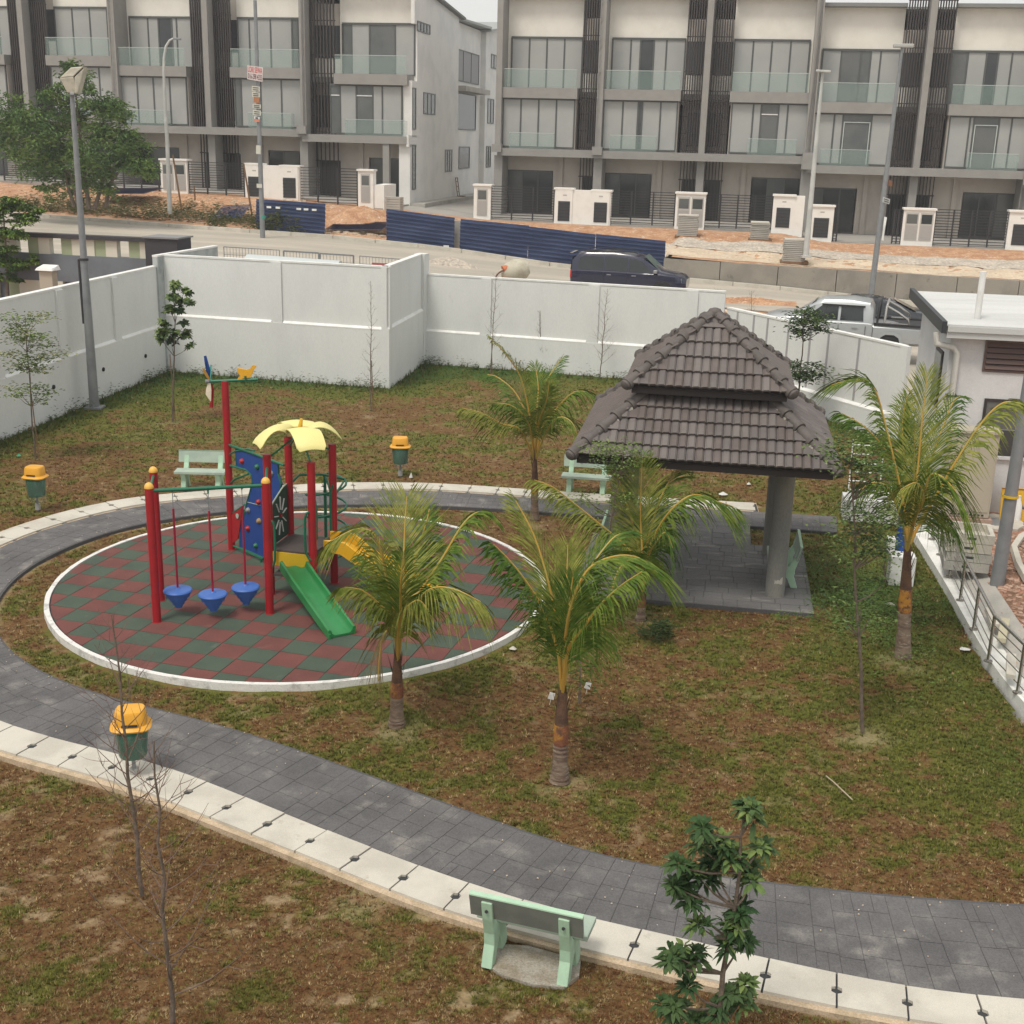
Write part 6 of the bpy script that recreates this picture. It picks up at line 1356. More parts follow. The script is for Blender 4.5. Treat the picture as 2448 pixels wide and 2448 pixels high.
leafy(86,1098,60,752,'young tree with sparse pale leaves in front of the left wall',L_((90,620,0,.9),(240,640,.2,.7),(310,620,-.1,.8),(150,690,.1,1),(80,720,-.2,.8),(230,730,.1,1),(320,760,-.2,.9),(130,800,.2,1.1),(230,810,0,1.2),(330,850,.1,1.0),(80,900,-.1,1.0),(160,930,.2,1.1),(280,920,-.1,1.2),(390,930,.1,1.1),(120,990,.1,.9),(330,1000,.0,1.0),(230,1030,.2,.8),(130,1165,0,.8),(300,1150,.1,.8),(140,1230,-.1,.7),(340,1200,.1,.8),(300,1260,0,.6)),[lf_grey,lf_lite,lf_mid],.095,.026,R=.31,n=80,stk=1.5,r=.02,group='small leafy trees in the park',fl=.25)
leafy(413,1008,419,690,'slim tree with dark leaf clumps at the corner of the left and tall walls',L_((1330,390,0,1),(1400,430,.1,.8),(1300,470,-.1,1),(1370,510,.1,1),(1420,520,0,.7),(1290,560,-.1,.9),(1340,580,0,.9),(1240,670,.1,.9),(1390,680,0,.5),(1230,740,-.1,1),(1390,750,.1,.9),(1310,760,0,.8),(1220,790,0,.7),(1290,810,.1,.6),(1430,845,0,.6)),[lf_dark,lf_mid],.15,.04,R=.2,mode='ros',r=.026,stk=1.7,group='small leafy trees in the park',name='broadleaf_sapling')
zP=Z(1480,2080,.2174)
P_=lambda *a:[(*zP(x,y),dy,s) for x,y,dy,s in a]
zN=Z(900,1900,.8012)
N_=lambda *a:[(*zN(x,y),dy,s) for x,y,dy,s in a]
leafy(1700,2560,1785,1915,'dark green glossy leaved sapling in the foreground beside the bench',N_((1110,40,0,.45),(1120,60,0,.4),(975,105,-.1,.4),(1035,150,0,.4),(1150,150,0,.4),(1070,170,.1,.4),(900,215,-.1,.4),(945,230,0,.4),(1000,195,.1,.5),(1050,190,0,.5),(1105,230,.1,.4),(970,160,0,.4),(880,270,-.1,.4),(920,275,0,.4),(990,250,.1,.45),(945,325,0,.4),(1090,345,0,.4),(1120,260,0,.35),(965,395,-.1,.4),(1050,400,0,.4),(1090,430,.1,.45),(1070,370,0,.35),(890,480,-.1,.4),(870,505,-.15,.4),(960,485,0,.45),(930,500,0,.4),(1040,455,0,.4),(1095,575,.1,.45),(935,580,-.1,.35),(890,630,-.1,.5),(900,650,0,.4),(1010,640,0,.45),(1080,625,.1,.45),(1050,600,0,.35),(960,670,0,.4)),[lf_dark,lf_dark,lf_dark,lf_mid,lf_deep,lf_deep],.135,.019,mode='ros',r=.028,name='glossy_sapling',group='small leafy trees in the park')
z4=Z(1836,560,.3168); F_=lambda z,*a:[(*z(x,y),dy,s) for x,y,dy,s in a]
leafy(1902,1012,1925,750,'two tiered feathery tree in front of the lower white wall',F_(z4,(230,620,0,1),(320,600,.1,1),(300,660,-.1,1.2),(390,650,.1,1),(240,700,0,1),(330,710,.1,1.1),(410,720,0,.8),(260,750,0,.8),(330,640,0,1),(190,1010,0,1),(250,1000,.1,1.1),(230,1060,-.1,1.1),(320,1020,.1,1.1),(380,1040,0,.9),(170,1040,0,.8),(290,1080,0,.9)),[lf_mid,lf_dark],.11,.034,R=.32,n=130,r=.03,group='small leafy trees in the park',fl=.3,name='tiered_tree')
leafy(2062,1750,2035,1110,'tall thin tree with many small leaves on the open lawn at the right',F_(zD3,(40,700,0,1),(130,690,.1,1),(230,700,-.1,1.1),(330,720,.1,1),(90,760,.1,.9),(180,760,0,1),(280,790,.1,1),(380,830,0,.9),(200,900,-.1,1),(330,900,.1,1),(430,920,0,.9),(240,970,0,.9),(350,980,.1,.9),(470,1000,.1,.8),(150,1280,0,.9),(230,1330,.1,1.1),(350,1320,-.1,1.1),(430,1300,.1,1),(200,1400,0,1),(310,1420,.1,1.2),(420,1400,0,1),(500,1380,.1,.8),(260,1500,0,1),(380,1510,.1,1.1),(470,1500,0,.9),(200,1600,0,1),(310,1600,.1,1.1),(420,1620,0,1),(500,1620,.1,.7))+[(1995,1440,0,.9),(2060,1430,.1,1),(2110,1400,0,.8),(2010,1480,0,.7),(2080,1475,0,.8)],[lf_mid,lf_dark,lf_mid],.066,.019,R=.25,n=66,r=.026,group='small leafy trees in the park',fl=.3,name='slender_tree')
leafy(1418,1478,1490,1085,'thin leafy tree growing in front of the left pavilion eave',F_(zD,(230,90,0,1),(320,60,.1,1),(420,70,0,1),(520,100,.1,1),(280,140,0,1),(370,150,.1,1.1),(480,150,0,1),(570,150,.1,.9),(330,210,0,1),(420,220,.1,1),(130,430,0,.7),(180,480,0,.8),(230,540,.1,.8),(330,250,0,.7),(420,400,.1,.9),(480,460,0,.9),(400,480,.1,.8)),[lf_mid,lf_lite,lf_mid],.06,.018,R=.22,n=66,r=.02,group='small leafy trees in the park',fl=.4,name='leafy_sapling')
leafy(2118,1400,2112,1230,'low thin shrub beside the blue cabinet behind the palms',[(2080,1330,0,1),(2110,1310,0,1),(2130,1340,0,1),(2095,1370,0,.8),(2120,1290,0,.8)],[lf_mid],.06,.018,R=.22,n=60,r=.014,cat='shrub',name='thin_shrub')
sh=thing('low_shrub',gp(1562,1530,0),'small dense blue green shrub at the foot of the palm by the pavilion','shrub')
m=MB(); c=gp(1562,1520,0)+Vector((0,0,.12)); 
for _ in range(14): leaf_faces(m,c+Vector((random.gauss(0,.12),random.gauss(0,.1),random.gauss(0,.05))),40,.14,.10,.008,flat=.8,droop=.1)
tag(m.build('foliage',leafmat('blue_green_needles',(.05,.085,.03),(.08,.11,.04)),sh,world=True,fix=False),kind='stuff')
# tall weeds along the walls
wd=MB(); wl_=[]
for P,Q,n in ((W0,W1,60),(W1,W2,36),(W2,W3,14),(W3,W5,34)):
    for _ in range(n):
        t=random.random(); x=P[0]+(Q[0]-P[0])*t; y=P[1]+(Q[1]-P[1])*t; dx=Q[0]-P[0]; dy=Q[1]-P[1]; L=sqrt(dx*dx+dy*dy); o=.1+abs(random.gauss(0,.25)); x+=dy/L*o; y-=dx/L*o
        if y<14: continue
        h=random.uniform(.08,.30)
        leaf_faces(wd,Vector((x,y,h*.45)),int(20+60*h),h*.8,.085,.011,flat=1.0,droop=.15)
tag(wd.build('wall_weeds',leafmat('weed_green',(.055,.105,.03),(.10,.13,.05)),fix=False),'tall green weeds growing along the foot of the white walls','weeds',kind='stuff')
# creeping clump in the deep grass right of the pavilion
gc=MB()
for _ in range(700):
    x=random.gauss(5.6,.55); y=random.gauss(19.0,1.3)
    if not lawn_mask(np.array([x]),np.array([y]))[0]: continue
    leaf_faces(gc,Vector((x,y,.05)),14,.17,.034,.013,flat=.4,droop=.2)
tag(gc.build('ground_creeper',leafmat('creeper_green',(.085,.15,.035),(.13,.20,.05)),fix=False),'lush green creeper in the grass right of the pavilion','ground cover',kind='stuff')
# ---- far trees
def big_tree(name,base,label,crowns,mats,ls,lw,trunks,n=1,cat='tree',rt=.12,fl=.6):
    root=thing(name,base,label,cat); m=MB()
    for tr in trunks:
        pts=[Vector(p) for p in tr]; m.tube(pts,[rt*(1-.7*i/(len(pts)-1)) for i in range(len(pts))],8)
    m.build('trunk',bark_grey,root,world=True,smooth=60); fo=[MB() for _ in mats]
    for (c,R,k) in crowns:
        for _ in range(k):
            d=Vector((random.gauss(0,1),random.gauss(0,1),random.gauss(0,.7))); d=d.normalized()*random.uniform(.35,1)*R; cc_=Vector(c)+d
            leaf_faces(random.choice(fo),cc_,34,R*.42,ls,lw,flat=fl,droop=.5)
    for q,mt in zip(fo,mats): tag(q.build('crown',mt,root,world=True,fix=False),kind='stuff')
    return root
Y0=57.0
def tp(x,y,dy=0): return yp(x*1.267,y*1.267,Y0+dy)
big_tree('feathery_tree',tp(165,398),'big feathery green tree standing before the left row of houses',[
 (tp(140,150),.75,26),(tp(105,185),.7,20),(tp(185,190),.75,24),(tp(135,220,.3),.8,22),(tp(30,215),1.0,36),(tp(75,245,-.5),1.0,34),(tp(215,215),.8,24),(tp(20,265,.4),1.0,30),(tp(120,275),1.0,34),(tp(205,250),.9,30),(tp(245,270),.8,24),(tp(170,290,-.5),1.1,36),(tp(235,300),.8,24),(tp(270,320),.7,18),(tp(285,325),.4,8),(tp(60,300),1.0,30),(tp(100,325,.3),.9,22),(tp(180,330),.9,24),(tp(140,350,.4),.7,14),(tp(90,355),.5,8),(tp(200,360),.6,10),(tp(135,128),.35,8)],
 [leafmat('feathery_green',(.15,.235,.06),(.21,.29,.08),1.2),leafmat('feathery_deep',(.085,.155,.055),(.12,.20,.06),1.2),leafmat('feathery_mid',(.11,.19,.06),(.15,.24,.07),1.2)],.22,.038,
 [[tp(168,395),tp(160,330),tp(150,240),tp(140,150)],[tp(150,392),tp(135,330),tp(90,280),tp(40,240)],[tp(178,395),tp(195,340),tp(225,280)],[tp(200,392),tp(205,350),tp(235,310)],[tp(140,390),tp(128,350),tp(118,300)]],rt=.11)
Y0=33.0
def tp2(x,y,dy=0): return yp(x*1.267,y*1.267,Y0+dy)
bT=gp(18,720,1.5); Y0=bT.y
big_tree('layered_tree',bT,'layered green tree at the left edge in front of the slate wall',[
 (tp2(-5,400),.42,22),(tp2(20,385),.35,18),(tp2(40,405,.2),.38,20),(tp2(60,410),.25,10),(tp2(-10,440),.42,20),(tp2(25,440,-.2),.4,20),(tp2(-5,480),.35,14),(tp2(20,500),.35,16),(tp2(45,500),.28,12),(tp2(62,490),.18,6),(tp2(30,525),.22,8),(tp2(-10,520),.25,8),(tp2(10,470),.3,12),(tp2(75,400),.18,5),(tp2(-30,420),.5,20)],
 [leafmat('layered_green',(.13,.22,.04),(.18,.27,.055),2),leafmat('layered_deep',(.065,.125,.035),(.09,.16,.045),2)],.13,.035,
 [[bT,tp2(14,500),tp2(8,430),tp2(5,380)],[tp2(12,510),tp2(40,500)],[tp2(10,450),tp2(40,410)]],rt=.05,fl=.25)
# roadside scrub below the big tree
sc_=MB()
for _ in range(520):
    s=random.uniform(-28,-12.5); v=random.uniform(-13.2,-11.2) if random.random()<.8 else random.uniform(-11.2,-9.6); dens=1 if s<-13.5 else .5
    p=sv(s,v,0); z=float(outer_z(np.array([s]),np.array([v]))[0]); leaf_faces(sc_,Vector((p.x,p.y,z+.15)),16,.4,.20,.03,flat=.6,droop=.1)
for (px,py,R,k) in ((668,520,.55,26),(630,545,.4,18),(700,545,.4,14),(600,560,.3,10),(728,570,.22,8),(520,545,.3,8)):
    p=plp(px,py,ORI+SV*-13.9,SU)
    for _ in range(k): leaf_faces(sc_,p+Vector((random.gauss(0,R*.5),random.gauss(0,R*.3),random.gauss(0,R*.45))),18,.25,.22,.025,flat=1,droop=.3)
tag(sc_.build('roadside_scrub',[leafmat('scrub_green',(.09,.12,.035),(.16,.17,.07),1.0)],fix=False),'green scrub and weeds along the far road verge','weeds',kind='stuff')
# ================================================================ retaining wall, kerb, hoardings
S0R=4.95
rw=thing('retaining_wall',sv(S0R,KERB_V,0),'long bare concrete retaining wall along the far side of the road','wall')
cw_m=M('bare_shuttered_concrete',(.30,.275,.235),.9,(.24,.22,.19),.8,.4,.65,(.15,.14,.12),2.2,.60,.75,fine=.1,bump=.3)
n=0; s=S0R
while s<44:
    s1=s+2.45; zb=float(road_z(s1))-.3; zt0=2.24+.0*(s-S0R)-.018*(s-S0R); zt1=2.24-.018*(s1-S0R)
    P=[sv(s,KERB_V-.12),sv(s1-.03,KERB_V-.12),sv(s1-.03,KERB_V+.12),sv(s,KERB_V+.12)]
    m=MB(); m.hexa([(p.x,p.y,zb) for p in P]+[(P[0].x,P[0].y,zt0),(P[1].x,P[1].y,zt1),(P[2].x,P[2].y,zt1),(P[3].x,P[3].y,zt0)]); w_=m.build('wall_bay',cw_m,rw,world=True)
    for _ in range(7):
        a=random.uniform(.15,2.3); h=random.choice((.3,.65))*(zt0-zb-.3)+zb+.3; p=sv(s+a,KERB_V-.121); MB().tube([p,p-SV*.006],[.045,.045],8).build('tie_hole',joint_mat,w_).location=-rw.location
    s=s1
kerb=thing('road_kerb',sv(0,KERB_V,1.7),'pale concrete kerb along the far edge of the road','kerb')
ss=np.arange(-30,44,2.0)
for a in ss:
    z0,z1_=float(road_z(a)),float(road_z(a+2)); P=[sv(a,KERB_V-.42),sv(a+1.97,KERB_V-.42),sv(a+1.97,KERB_V-.18),sv(a,KERB_V-.18)]
    MB().hexa([(p.x,p.y,(z0,z1_,z1_,z0)[i]-.1) for i,p in enumerate(P)]+[(p.x,p.y,(z0,z1_,z1_,z0)[i]+.16) for i,p in enumerate(P)]).build('kerb_stone',pale_concrete,kerb,world=True,fix=False)
q=.3168; HK=KERB_V+.02
def hoard(tl,tr,bl,br,label,k=HK,ribs=8,lean=0.0):
    A=[plp(*p,ORI+SV*k,SU) for p in (tl,tr,br,bl)]; r=thing('blue_hoarding',A[3],label,'hoarding panel',group='faded blue sheet metal hoarding panels')
    m=MB(); m.cur=0
    NU=8
    for j in range(ribs):
        t0=j/ribs; 
        for i in range(NU):
            def pt(u,t,o): a=A[0].lerp(A[1],u); b=A[3].lerp(A[2],u); return a.lerp(b,t)-SV*o
            u0,u1=i/NU,(i+1)/NU; wob=lambda u,t:.02*sin(u*9+t*5)
            T=[t0,t0+.55/ribs,t0+.68/ribs,t0+.88/ribs,t0+1/ribs]; O=[0,0,.045,.045,0]
            for k_ in range(4): m.quad(pt(u0,T[k_],O[k_]+wob(u0,T[k_])),pt(u1,T[k_],O[k_]+wob(u1,T[k_])),pt(u1,T[k_+1],O[k_+1]+wob(u1,T[k_+1])),pt(u0,T[k_+1],O[k_+1]+wob(u0,T[k_+1])))
    o=m.build('sheet',hoarding_mat,r,world=True,fix=False)
    sd_=o.modifiers.new('t','SOLIDIFY'); sd_.thickness=.006
    return r,A
def r2(x,y): return (612+x*q,y*q)
def r3(x,y): return (1224+x*q,y*q)
h1,A1=hoard(r2(3,1500),r2(525,1537),r2(3,1720),r2(520,1787),'leftmost blue hoarding panel, with small white stickers along its top')
for x in (80,148,305,360,422):
    a=plp(*r2(x,1550+x*.06),ORI+SV*(HK-.07),SU); MB().slab([a,a+SU*.22,a+SU*.22-Vector((0,0,.09)),a-Vector((0,0,.09))],-SV*.004).build('sticker',white_trim,h1,world=True)
h2,A2=hoard(r2(985,1575),r2(1500,1642),r2(985,1812),r2(1495,1882),'blue hoarding panel standing alone between the dirt mound and the gap')
a=plp(*r2(1415,1850),ORI+SV*(HK-.07),SU); MB().slab([a,a+SU*.25,a+SU*.25-Vector((0,0,.14)),a-Vector((0,0,.14))],-SV*.004).build('sticker',white_trim,h2,world=True)
hoard(r2(1545,1652),r3(130,1702),r2(1535,1890),r3(115,1965),'blue hoarding panel right of the narrow gap with a post')
hoard(r3(128,1708),r3(632,1768),r3(118,1955),r3(618,2010),'blue hoarding panel behind the dark four wheel drive, left half',k=HK-.03)
hoard(r3(635,1765),r3(1160,1818),r3(625,2010),r3(1150,2040),'last blue hoarding panel, ending at the concrete retaining wall',k=HK+.02)
# fallen sheets and posts
def fallen(px0,py0,px1,py1,k,w,label,tilt=.1):
    a=plp(px0,py0,ORI+SV*k,SU); b=plp(px1,py1,ORI+SV*k,SU); m=MB(); N=9
    for i in range(N):
        t0,t1=i/N,(i+1)/N
        for (u,v_,o0,o1) in ((t0,t0+.6/N,0,0),(t0+.6/N,t1,.04,.0)):
            P=[a+SV*w*(u-.5)+Vector((0,0,o0+tilt*u)),b+SV*w*(u-.5)+Vector((0,0,o0+tilt*u)),b+SV*w*(v_-.5)+Vector((0,0,o1+tilt*v_)),a+SV*w*(v_-.5)+Vector((0,0,o1+tilt*v_))]; m.slab(P,(0,0,.008))
    o=m.build('fallen_sheet',hoarding_mat); tag(o,label,'metal sheet'); return o
z_55=Z(550,340,.3106)
fallen(*z_55(775,665),*z_55(1205,668),-12.3,1.6,'blue corrugated sheet fallen flat below the orange dirt mound',.25)
fallen(258,462,368,462,-9.5,2.2,'blue sheets lying on the ground at the foot of the green tree',.2)
fallen(520,520,590,517,-11.5,1.3,'crumpled blue sheet leaning in the dirt left of the sign pole',.5)
def mound(px,py,k,w,d,h,label,mat=dirt,name='dirt_mound',cat='dirt mound'):
    c=plp(px,py,ORI+SV*k,SU); xs=np.linspace(-1,1,34); m=MB(); V=[]
    for i,x in enumerate(xs):
        for j,y in enumerate(xs):
            rr=min(1,sqrt(x*x+y*y)); z=h*(1-rr**1.4)*(.75+.5*float(fbm(np.array([x*2+px]),np.array([y*2]),1.3,2)[0]))+.09*(random.random()-.5)*(1-rr)-.05; p=c+SU*w*x+SV*d*y; V.append((p.x,p.y,c.z+z))
    n=len(xs); m.add(V,[(i*n+j,(i+1)*n+j,(i+1)*n+j+1,i*n+j+1) for i in range(n-1) for j in range(n-1)]); o=m.build(name,mat,fix=False); tag(o,label,cat); return o
mound(*z_55(980,660),-10.5,3.0,2.0,1.05,'tall orange dirt mound between two blue hoarding panels')
mound(480,500,-9.0,3.2,1.6,.5,'low orange dirt mound beside the leaning pole')
mound(330,490,-9.2,2.5,1.2,.35,'low orange dirt heap behind the green tree')
mound(1068,640,-19,1.5,1.1,.5,'pale gravel heap on the road beyond the white wall',gravel,'gravel_heap','gravel heap')
mound(1790,718,-23,1.7,.8,.14,'scattered orange rubble on the road right of the pavilion peak')
mound(1750,745,-25.5,1.7,.5,.12,'second strip of orange rubble beside the dark gutter')
g=MB(); a=sv(7.0,-24.6,1.27); b=sv(10.4,-24.6,1.15); g.slab([a,b,b+SV*.8,a+SV*.8],(0,0,.03)); tag(g.build('gutter',M('dark_wet_gutter',(.12,.12,.12),.5,fine=.05)),'dark open gutter in the road beyond the wall',kind='structure')
# rubble stones
rub=MB()
for _ in range(260):
    s=random.uniform(-12,-5.5) if random.random()<.5 else random.uniform(-19,-13); v=random.uniform(-13.4,-12.4) if s>-12.2 else random.uniform(-13,-7); p=sv(s,v); z=float(outer_z(np.array([s]),np.array([v]))[0]); k=random.uniform(.04,.15)
    rub.obox((p.x,p.y),random.random()*3,k,k*.7,z-.03,z+k*random.uniform(.3,.8))
tag(rub.build('rubble',sandy,fix=False),'broken stones and rubble scattered on the construction strip','rubble',kind='stuff')
# paving block stacks on pallets
def stack(px,py,k,label,w=.95,n=11,h=.09,wood_=True):
    c=plp(px,py,ORI+SV*k,SU); r=thing('block_stack',c,label,'block stack',rz=-AL+.03,group='stacks of grey kerb blocks on pallets')
    MB().box(-w/2-.1,w/2+.15,-.5,.45,-.02,.09).build('pallet',wood,r)
    for i in range(n):
        a=random.uniform(-.04,.04); MB().box(-w/2+a,w/2+a,-.42+random.uniform(-.02,.02),.42,.09+i*h,.09+(i+1)*h-.018).build('block_course',concrete if i<n-1 else pale_concrete,r)
stack(*r3(1322,1790),-8.0,'tall block stack right in front of the two door meter pier',n=12,h=.082)
stack(*r3(1865,1815),-8.2,'block stack in front of the dark fence between the meter pier and the stepped pair',w=.85,n=10,h=.08)
stack(1836+190*.3168,628,-12.4,'nearest block stack, beside the foot of the white lamp pole',w=.95,n=12,h=.08)
st=plp(*r2(1040,1580),ORI+SV*-7.6,SU); r=thing('step_blocks',(st.x,st.y,st.z-.1),'grey concrete blocks piled against the corner house','block stack',rz=-AL)
for i in range(6): MB().box(-.35-.03*i*0,.42,-.3,.3,.12*i,.12*i+.105).build('block',concrete,r)
# pallets / trolley at the side lane
tl_=sv(L0+16.5+6.3,7.9,3.55); r=thing('hand_trolley',tl_,'rusty hand trolley leaning on the side wall of the corner house','trolley',rz=-AL+radians(90))
m=MB(); 
for x in (-.25,.25): m.tube([(x,0,.05),(x,.15,1.15)],.03,6)
for z in (.3,.6,.9,1.12): m.tube([(-.25,.13*z,z),(.25,.13*z,z)],.025,6)
m.build('frame',M('rusty_steel',(.22,.14,.10),.8,fine=.15),r); MB().box(-.3,.3,-.4,.0,.02,.06).build('plate',wood,r)
# ================================================================ poles
def poleobj(name,pts,rads,mat,label,cat='street lamp',group=None,n=14):
    r=thing(name,pts[0],label,cat,group=group); MB().tube(pts,rads,n).build('shaft',mat,r,world=True,smooth=50); return r
# tall grey park lamp
b=gp(226,974,0); t=yp(172,224,b.y); 
r=poleobj('lamp_post',[(b.x,b.y,-.05),Vector(b).lerp(t,.33),Vector(b).lerp(t,.50),t],[.125,.105,.085,.055],galv,'tall grey lamp post with a boxy cream lamp head in front of the left wall')
MB().box(b.x-.22,b.x+.22,b.y-.22,b.y+.22,-.02,.03).build('base_plate',galv,r,world=True)
m=MB(); m_=Vector(b).lerp(t,.49); 
m.tube([Vector((b.x-.11,b.y-.03,2.2)),m_+Vector((-.13,-.02,0))],[.035,.03],8); m.build('cable_cover',black_metal,r,world=True,smooth=60)
MB().tube([m_-Vector((0,0,.03)),m_+Vector((0,0,.03))],[.115,.115],14).build('collar',black_metal,r,world=True)
m=MB(); c=t+Vector((.02,0,.05))
m.hexa([c+Vector(v) for v in ((-.10,-.12,-.03),(.16,-.12,-.06),(.16,.12,-.06),(-.10,.12,-.03),(-.24,-.16,.30),(.10,-.18,.34),(.10,.18,.34),(-.24,.16,.30))]); 
m.hexa([c+Vector(v) for v in ((-.24,-.16,.302),(.10,-.18,.342),(.10,.18,.342),(-.24,.16,.302),(.05,-.15,.55),(.36,-.15,.58),(.36,.15,.58),(.05,.15,.55))]); m.hexa([c+Vector(v) for v in ((.10,-.16,-.05),(.17,-.14,-.05),(.17,.14,-.05),(.10,.16,-.05),(.12,-.16,.33),(.38,-.14,.56),(.38,.14,.56),(.12,.16,.33))])
m.build('lamp_head',M('cream_lamp_housing',(.50,.47,.38),.6,(.40,.38,.32),6,fine=.06),r,world=True,bevel=.02)
MB().tube([t+Vector((.0,-.1,-.02)),t+Vector((.1,-.1,-.02))],[.05,.05],10).build('fitting',galv,r,world=True)
whitep=M('white_galvanised_pole',(.42,.43,.41),.5,(.52,.52,.50),1.5,fine=.03)
# curved street lamp left
kv=-12.6
b=plp(*( .3168*1283,.3168*1615),ORI+SV*kv,SU); Yb=b.y
pts=[b]+[yp(.3168*x,.3168*y,Yb) for x,y in ((1262,1080),(1246,800),(1236,560),(1237,440),(1252,350),(1280,305),(1310,290))]
r=poleobj('street_lamp',pts,[.11,.09,.075,.065,.06,.055,.05,.045],whitep,'curved white street lamp by the big green tree')
a=yp(.3168*1308,.3168*290,Yb); e=yp(.3168*1365,.3168*296,Yb); MB().beam(a,e,.16,.09).build('lamp_head',galv,r,world=True,bevel=.02)
# curved lamp right (seen end on)
b=plp(1836+.3168*285,.3168*1930+2,ORI+SV*-12.9,SU); Yb=b.y; t=yp(1836+.3168*412,.3168*545,Yb)
r=poleobj('street_lamp',[b,Vector(b).lerp(t,.5),t],[.13,.095,.055],whitep,'white street lamp with a small T shaped head in front of the right row')
MB().beam(t+SU*-.30+Vector((0,-.1,.05)),t+SU*.30+Vector((0,-.1,.02)),.3,.09).build('lamp_head',whitep,r,world=True,bevel=.02)
MB().box(b.x-.2,b.x+.2,b.y-.2,b.y+.2,b.z-.05,b.z+.05).build('base_plate',whitep,r,world=True)
# grey pole right with ribbon and plates
b=plp(1836+.3168*775,560+.3168*480,ORI+SV*-15.2,SU); Yb=b.y; t=yp(1836+.3168*1015,.3168*345,Yb)
r=poleobj('utility_pole',[b,Vector(b).lerp(t,.5),t],[.125,.10,.06],galv,'leaning grey pole with a small plate, a white ribbon and a flat lamp on top',cat='pole')
MB().beam(t+SU*-.35,t+SU*.42+Vector((0,0,.0)),.3,.14).build('lamp_head',M('dull_lamp_head',(.40,.40,.38),.6),r,world=True,bevel=.03)
f=lambda x,y,dy=0: yp(1836+.3168*x,.3168*y,Yb+dy)
m=MB(); m.slab([f(868,1485,-.15),f(922,1503,-.15),f(915,1543,-.15),f(862,1525,-.15)],(0,.01,0)); pl_=m.build('plate',whitep,r,world=True)
for k in range(2): m=MB(); m.slab([f(876,1497+k*16,-.162),f(912,1509+k*16,-.162),f(911,1515+k*16,-.162),f(875,1503+k*16,-.162)],(0,.003,0)); m.build('plate_line',joint_mat,pl_).location=-r.location
m=MB(); m.slab([f(878,1635,-.15),f(898,1640,-.18),f(882,1730,-.2),f(872,1818,-.15),f(858,1812,-.15),f(868,1720,-.2)],(0,.008,0)); m.build('ribbon',white_trim,r,world=True)
m=MB(); m.slab([f(905,1350,.02),f(940,1370,.02),f(938,1410,.02),f(905,1400,.02)],(0,.02,0)); m.build('rusty_tag',M('rust_tag',(.20,.10,.06),.9),r,world=True)
# sign pole with rental board
kv=-16.3
b=plp(612+.3168*55,612,ORI+SV*kv,SU); Yb=b.y; zs=Z(560,130,.10354)
t=yp(*zs(480,-1250),Yb)
r=poleobj('sign_pole',[b,Vector(b).lerp(t,.4),t],[.115,.10,.075],galv,'grey pole carrying a red and white rental sign and many small stickers',cat='pole')
g_=lambda x,y,dy=-.16: yp(*zs(x,y),Yb+dy)
A=g_(300,252);Bp=g_(662,298);C_=g_(650,632);D_=g_(300,572)
m=MB(); m.slab([A,Bp,C_,D_],(0,.015,0)); bd=m.build('sign_board',M('sign_white',(.62,.55,.53),.6),r,world=True)
tr_=(lambda u,v: A.lerp(Bp,u).lerp(D_.lerp(C_,u),v))
def text_on(txt,u0,v0,u1,v1,mat,parent,root):
    cu=bpy.data.curves.new('txt','FONT'); cu.body=txt; cu.size=1; cu.extrude=0; cu.offset=.012; o=bpy.data.objects.new('txt',cu); COL.objects.link(o); bpy.context.view_layer.update()
    me=bpy.data.meshes.new_from_object(o.evaluated_get(bpy.context.evaluated_depsgraph_get())); bpy.data.objects.remove(o)
    co=[v.co.copy() for v in me.vertices]; x0=min(c.x for c in co);x1=max(c.x for c in co);y0=min(c.y for c in co);y1=max(c.y for c in co)
    for v in me.vertices:
        u=u0+(u1-u0)*(v.co.x-x0)/(x1-x0); w=v1+(v0-v1)*(v.co.y-y0)/(y1-y0); v.co=tr_(u,w)+Vector((0,-.006,0))-root.location
    me.materials.clear(); me.materials.append(mat); ob=bpy.data.objects.new('lettering',me); COL.objects.link(ob); ob.parent=parent
text_on('LORI SEWA',.04,.06,.96,.46,M('sign_red',(.52,.035,.04),.6),bd,r); text_on('016-298 4333',.05,.54,.96,.93,M('sign_maroon',(.13,.03,.05),.6),bd,r)
ivory=M('sticker_ivory',(.55,.54,.47),.7)
for k,(x0,y0,x1,y1,mt) in enumerate(((405,725,590,845,ivory),(410,865,590,975,ivory),(450,975,575,1110,M('rust_orange',(.40,.17,.08),.8)),(425,1140,615,1240,ivory),(430,1280,615,1400,ivory),(460,1430,585,1485,white_trim),(462,1488,585,1550,M('salmon_sticker',(.60,.22,.14),.7)))):
    m=MB(); m.slab([g_(x0,y0,-.14),g_(x1,y0+20,-.14),g_(x1,y1+15,-.14),g_(x0,y1,-.14)],(0,.01,0)); o=m.build('sticker',mt,r,world=True)
    if k in (0,1,3,4,5):
        for j in range(2):
            yy=y0+(y1-y0)*(.25+.4*j); m=MB(); m.slab([g_(x0+25,yy,-.152),g_(x1-30,yy+14,-.152),g_(x1-30,yy+30,-.152),g_(x0+25,yy+16,-.152)],(0,.003,0)); m.build('print_line',joint_mat,o).location=-r.location
for (x0,y0,x1,y1,mt,z_) in ((0,1095,35,1165,ivory,0),(5,1385,45,1420,ivory,0)):
    P=[yp(*r2(x0,y0),Yb-.14),yp(*r2(x1,y0+4),Yb-.14),yp(*r2(x1,y1),Yb-.14),yp(*r2(x0,y1-4),Yb-.14)]; MB().slab(P,(0,.01,0)).build('sticker',mt,r,world=True)
c0=yp(*r2(52,1640),Yb); MB().tube([c0-Vector((0,0,.05)),c0+Vector((0,0,.07))],[.122,.122],14).build('green_band',M('teal_tape',(.05,.30,.22),.5),r,world=True)
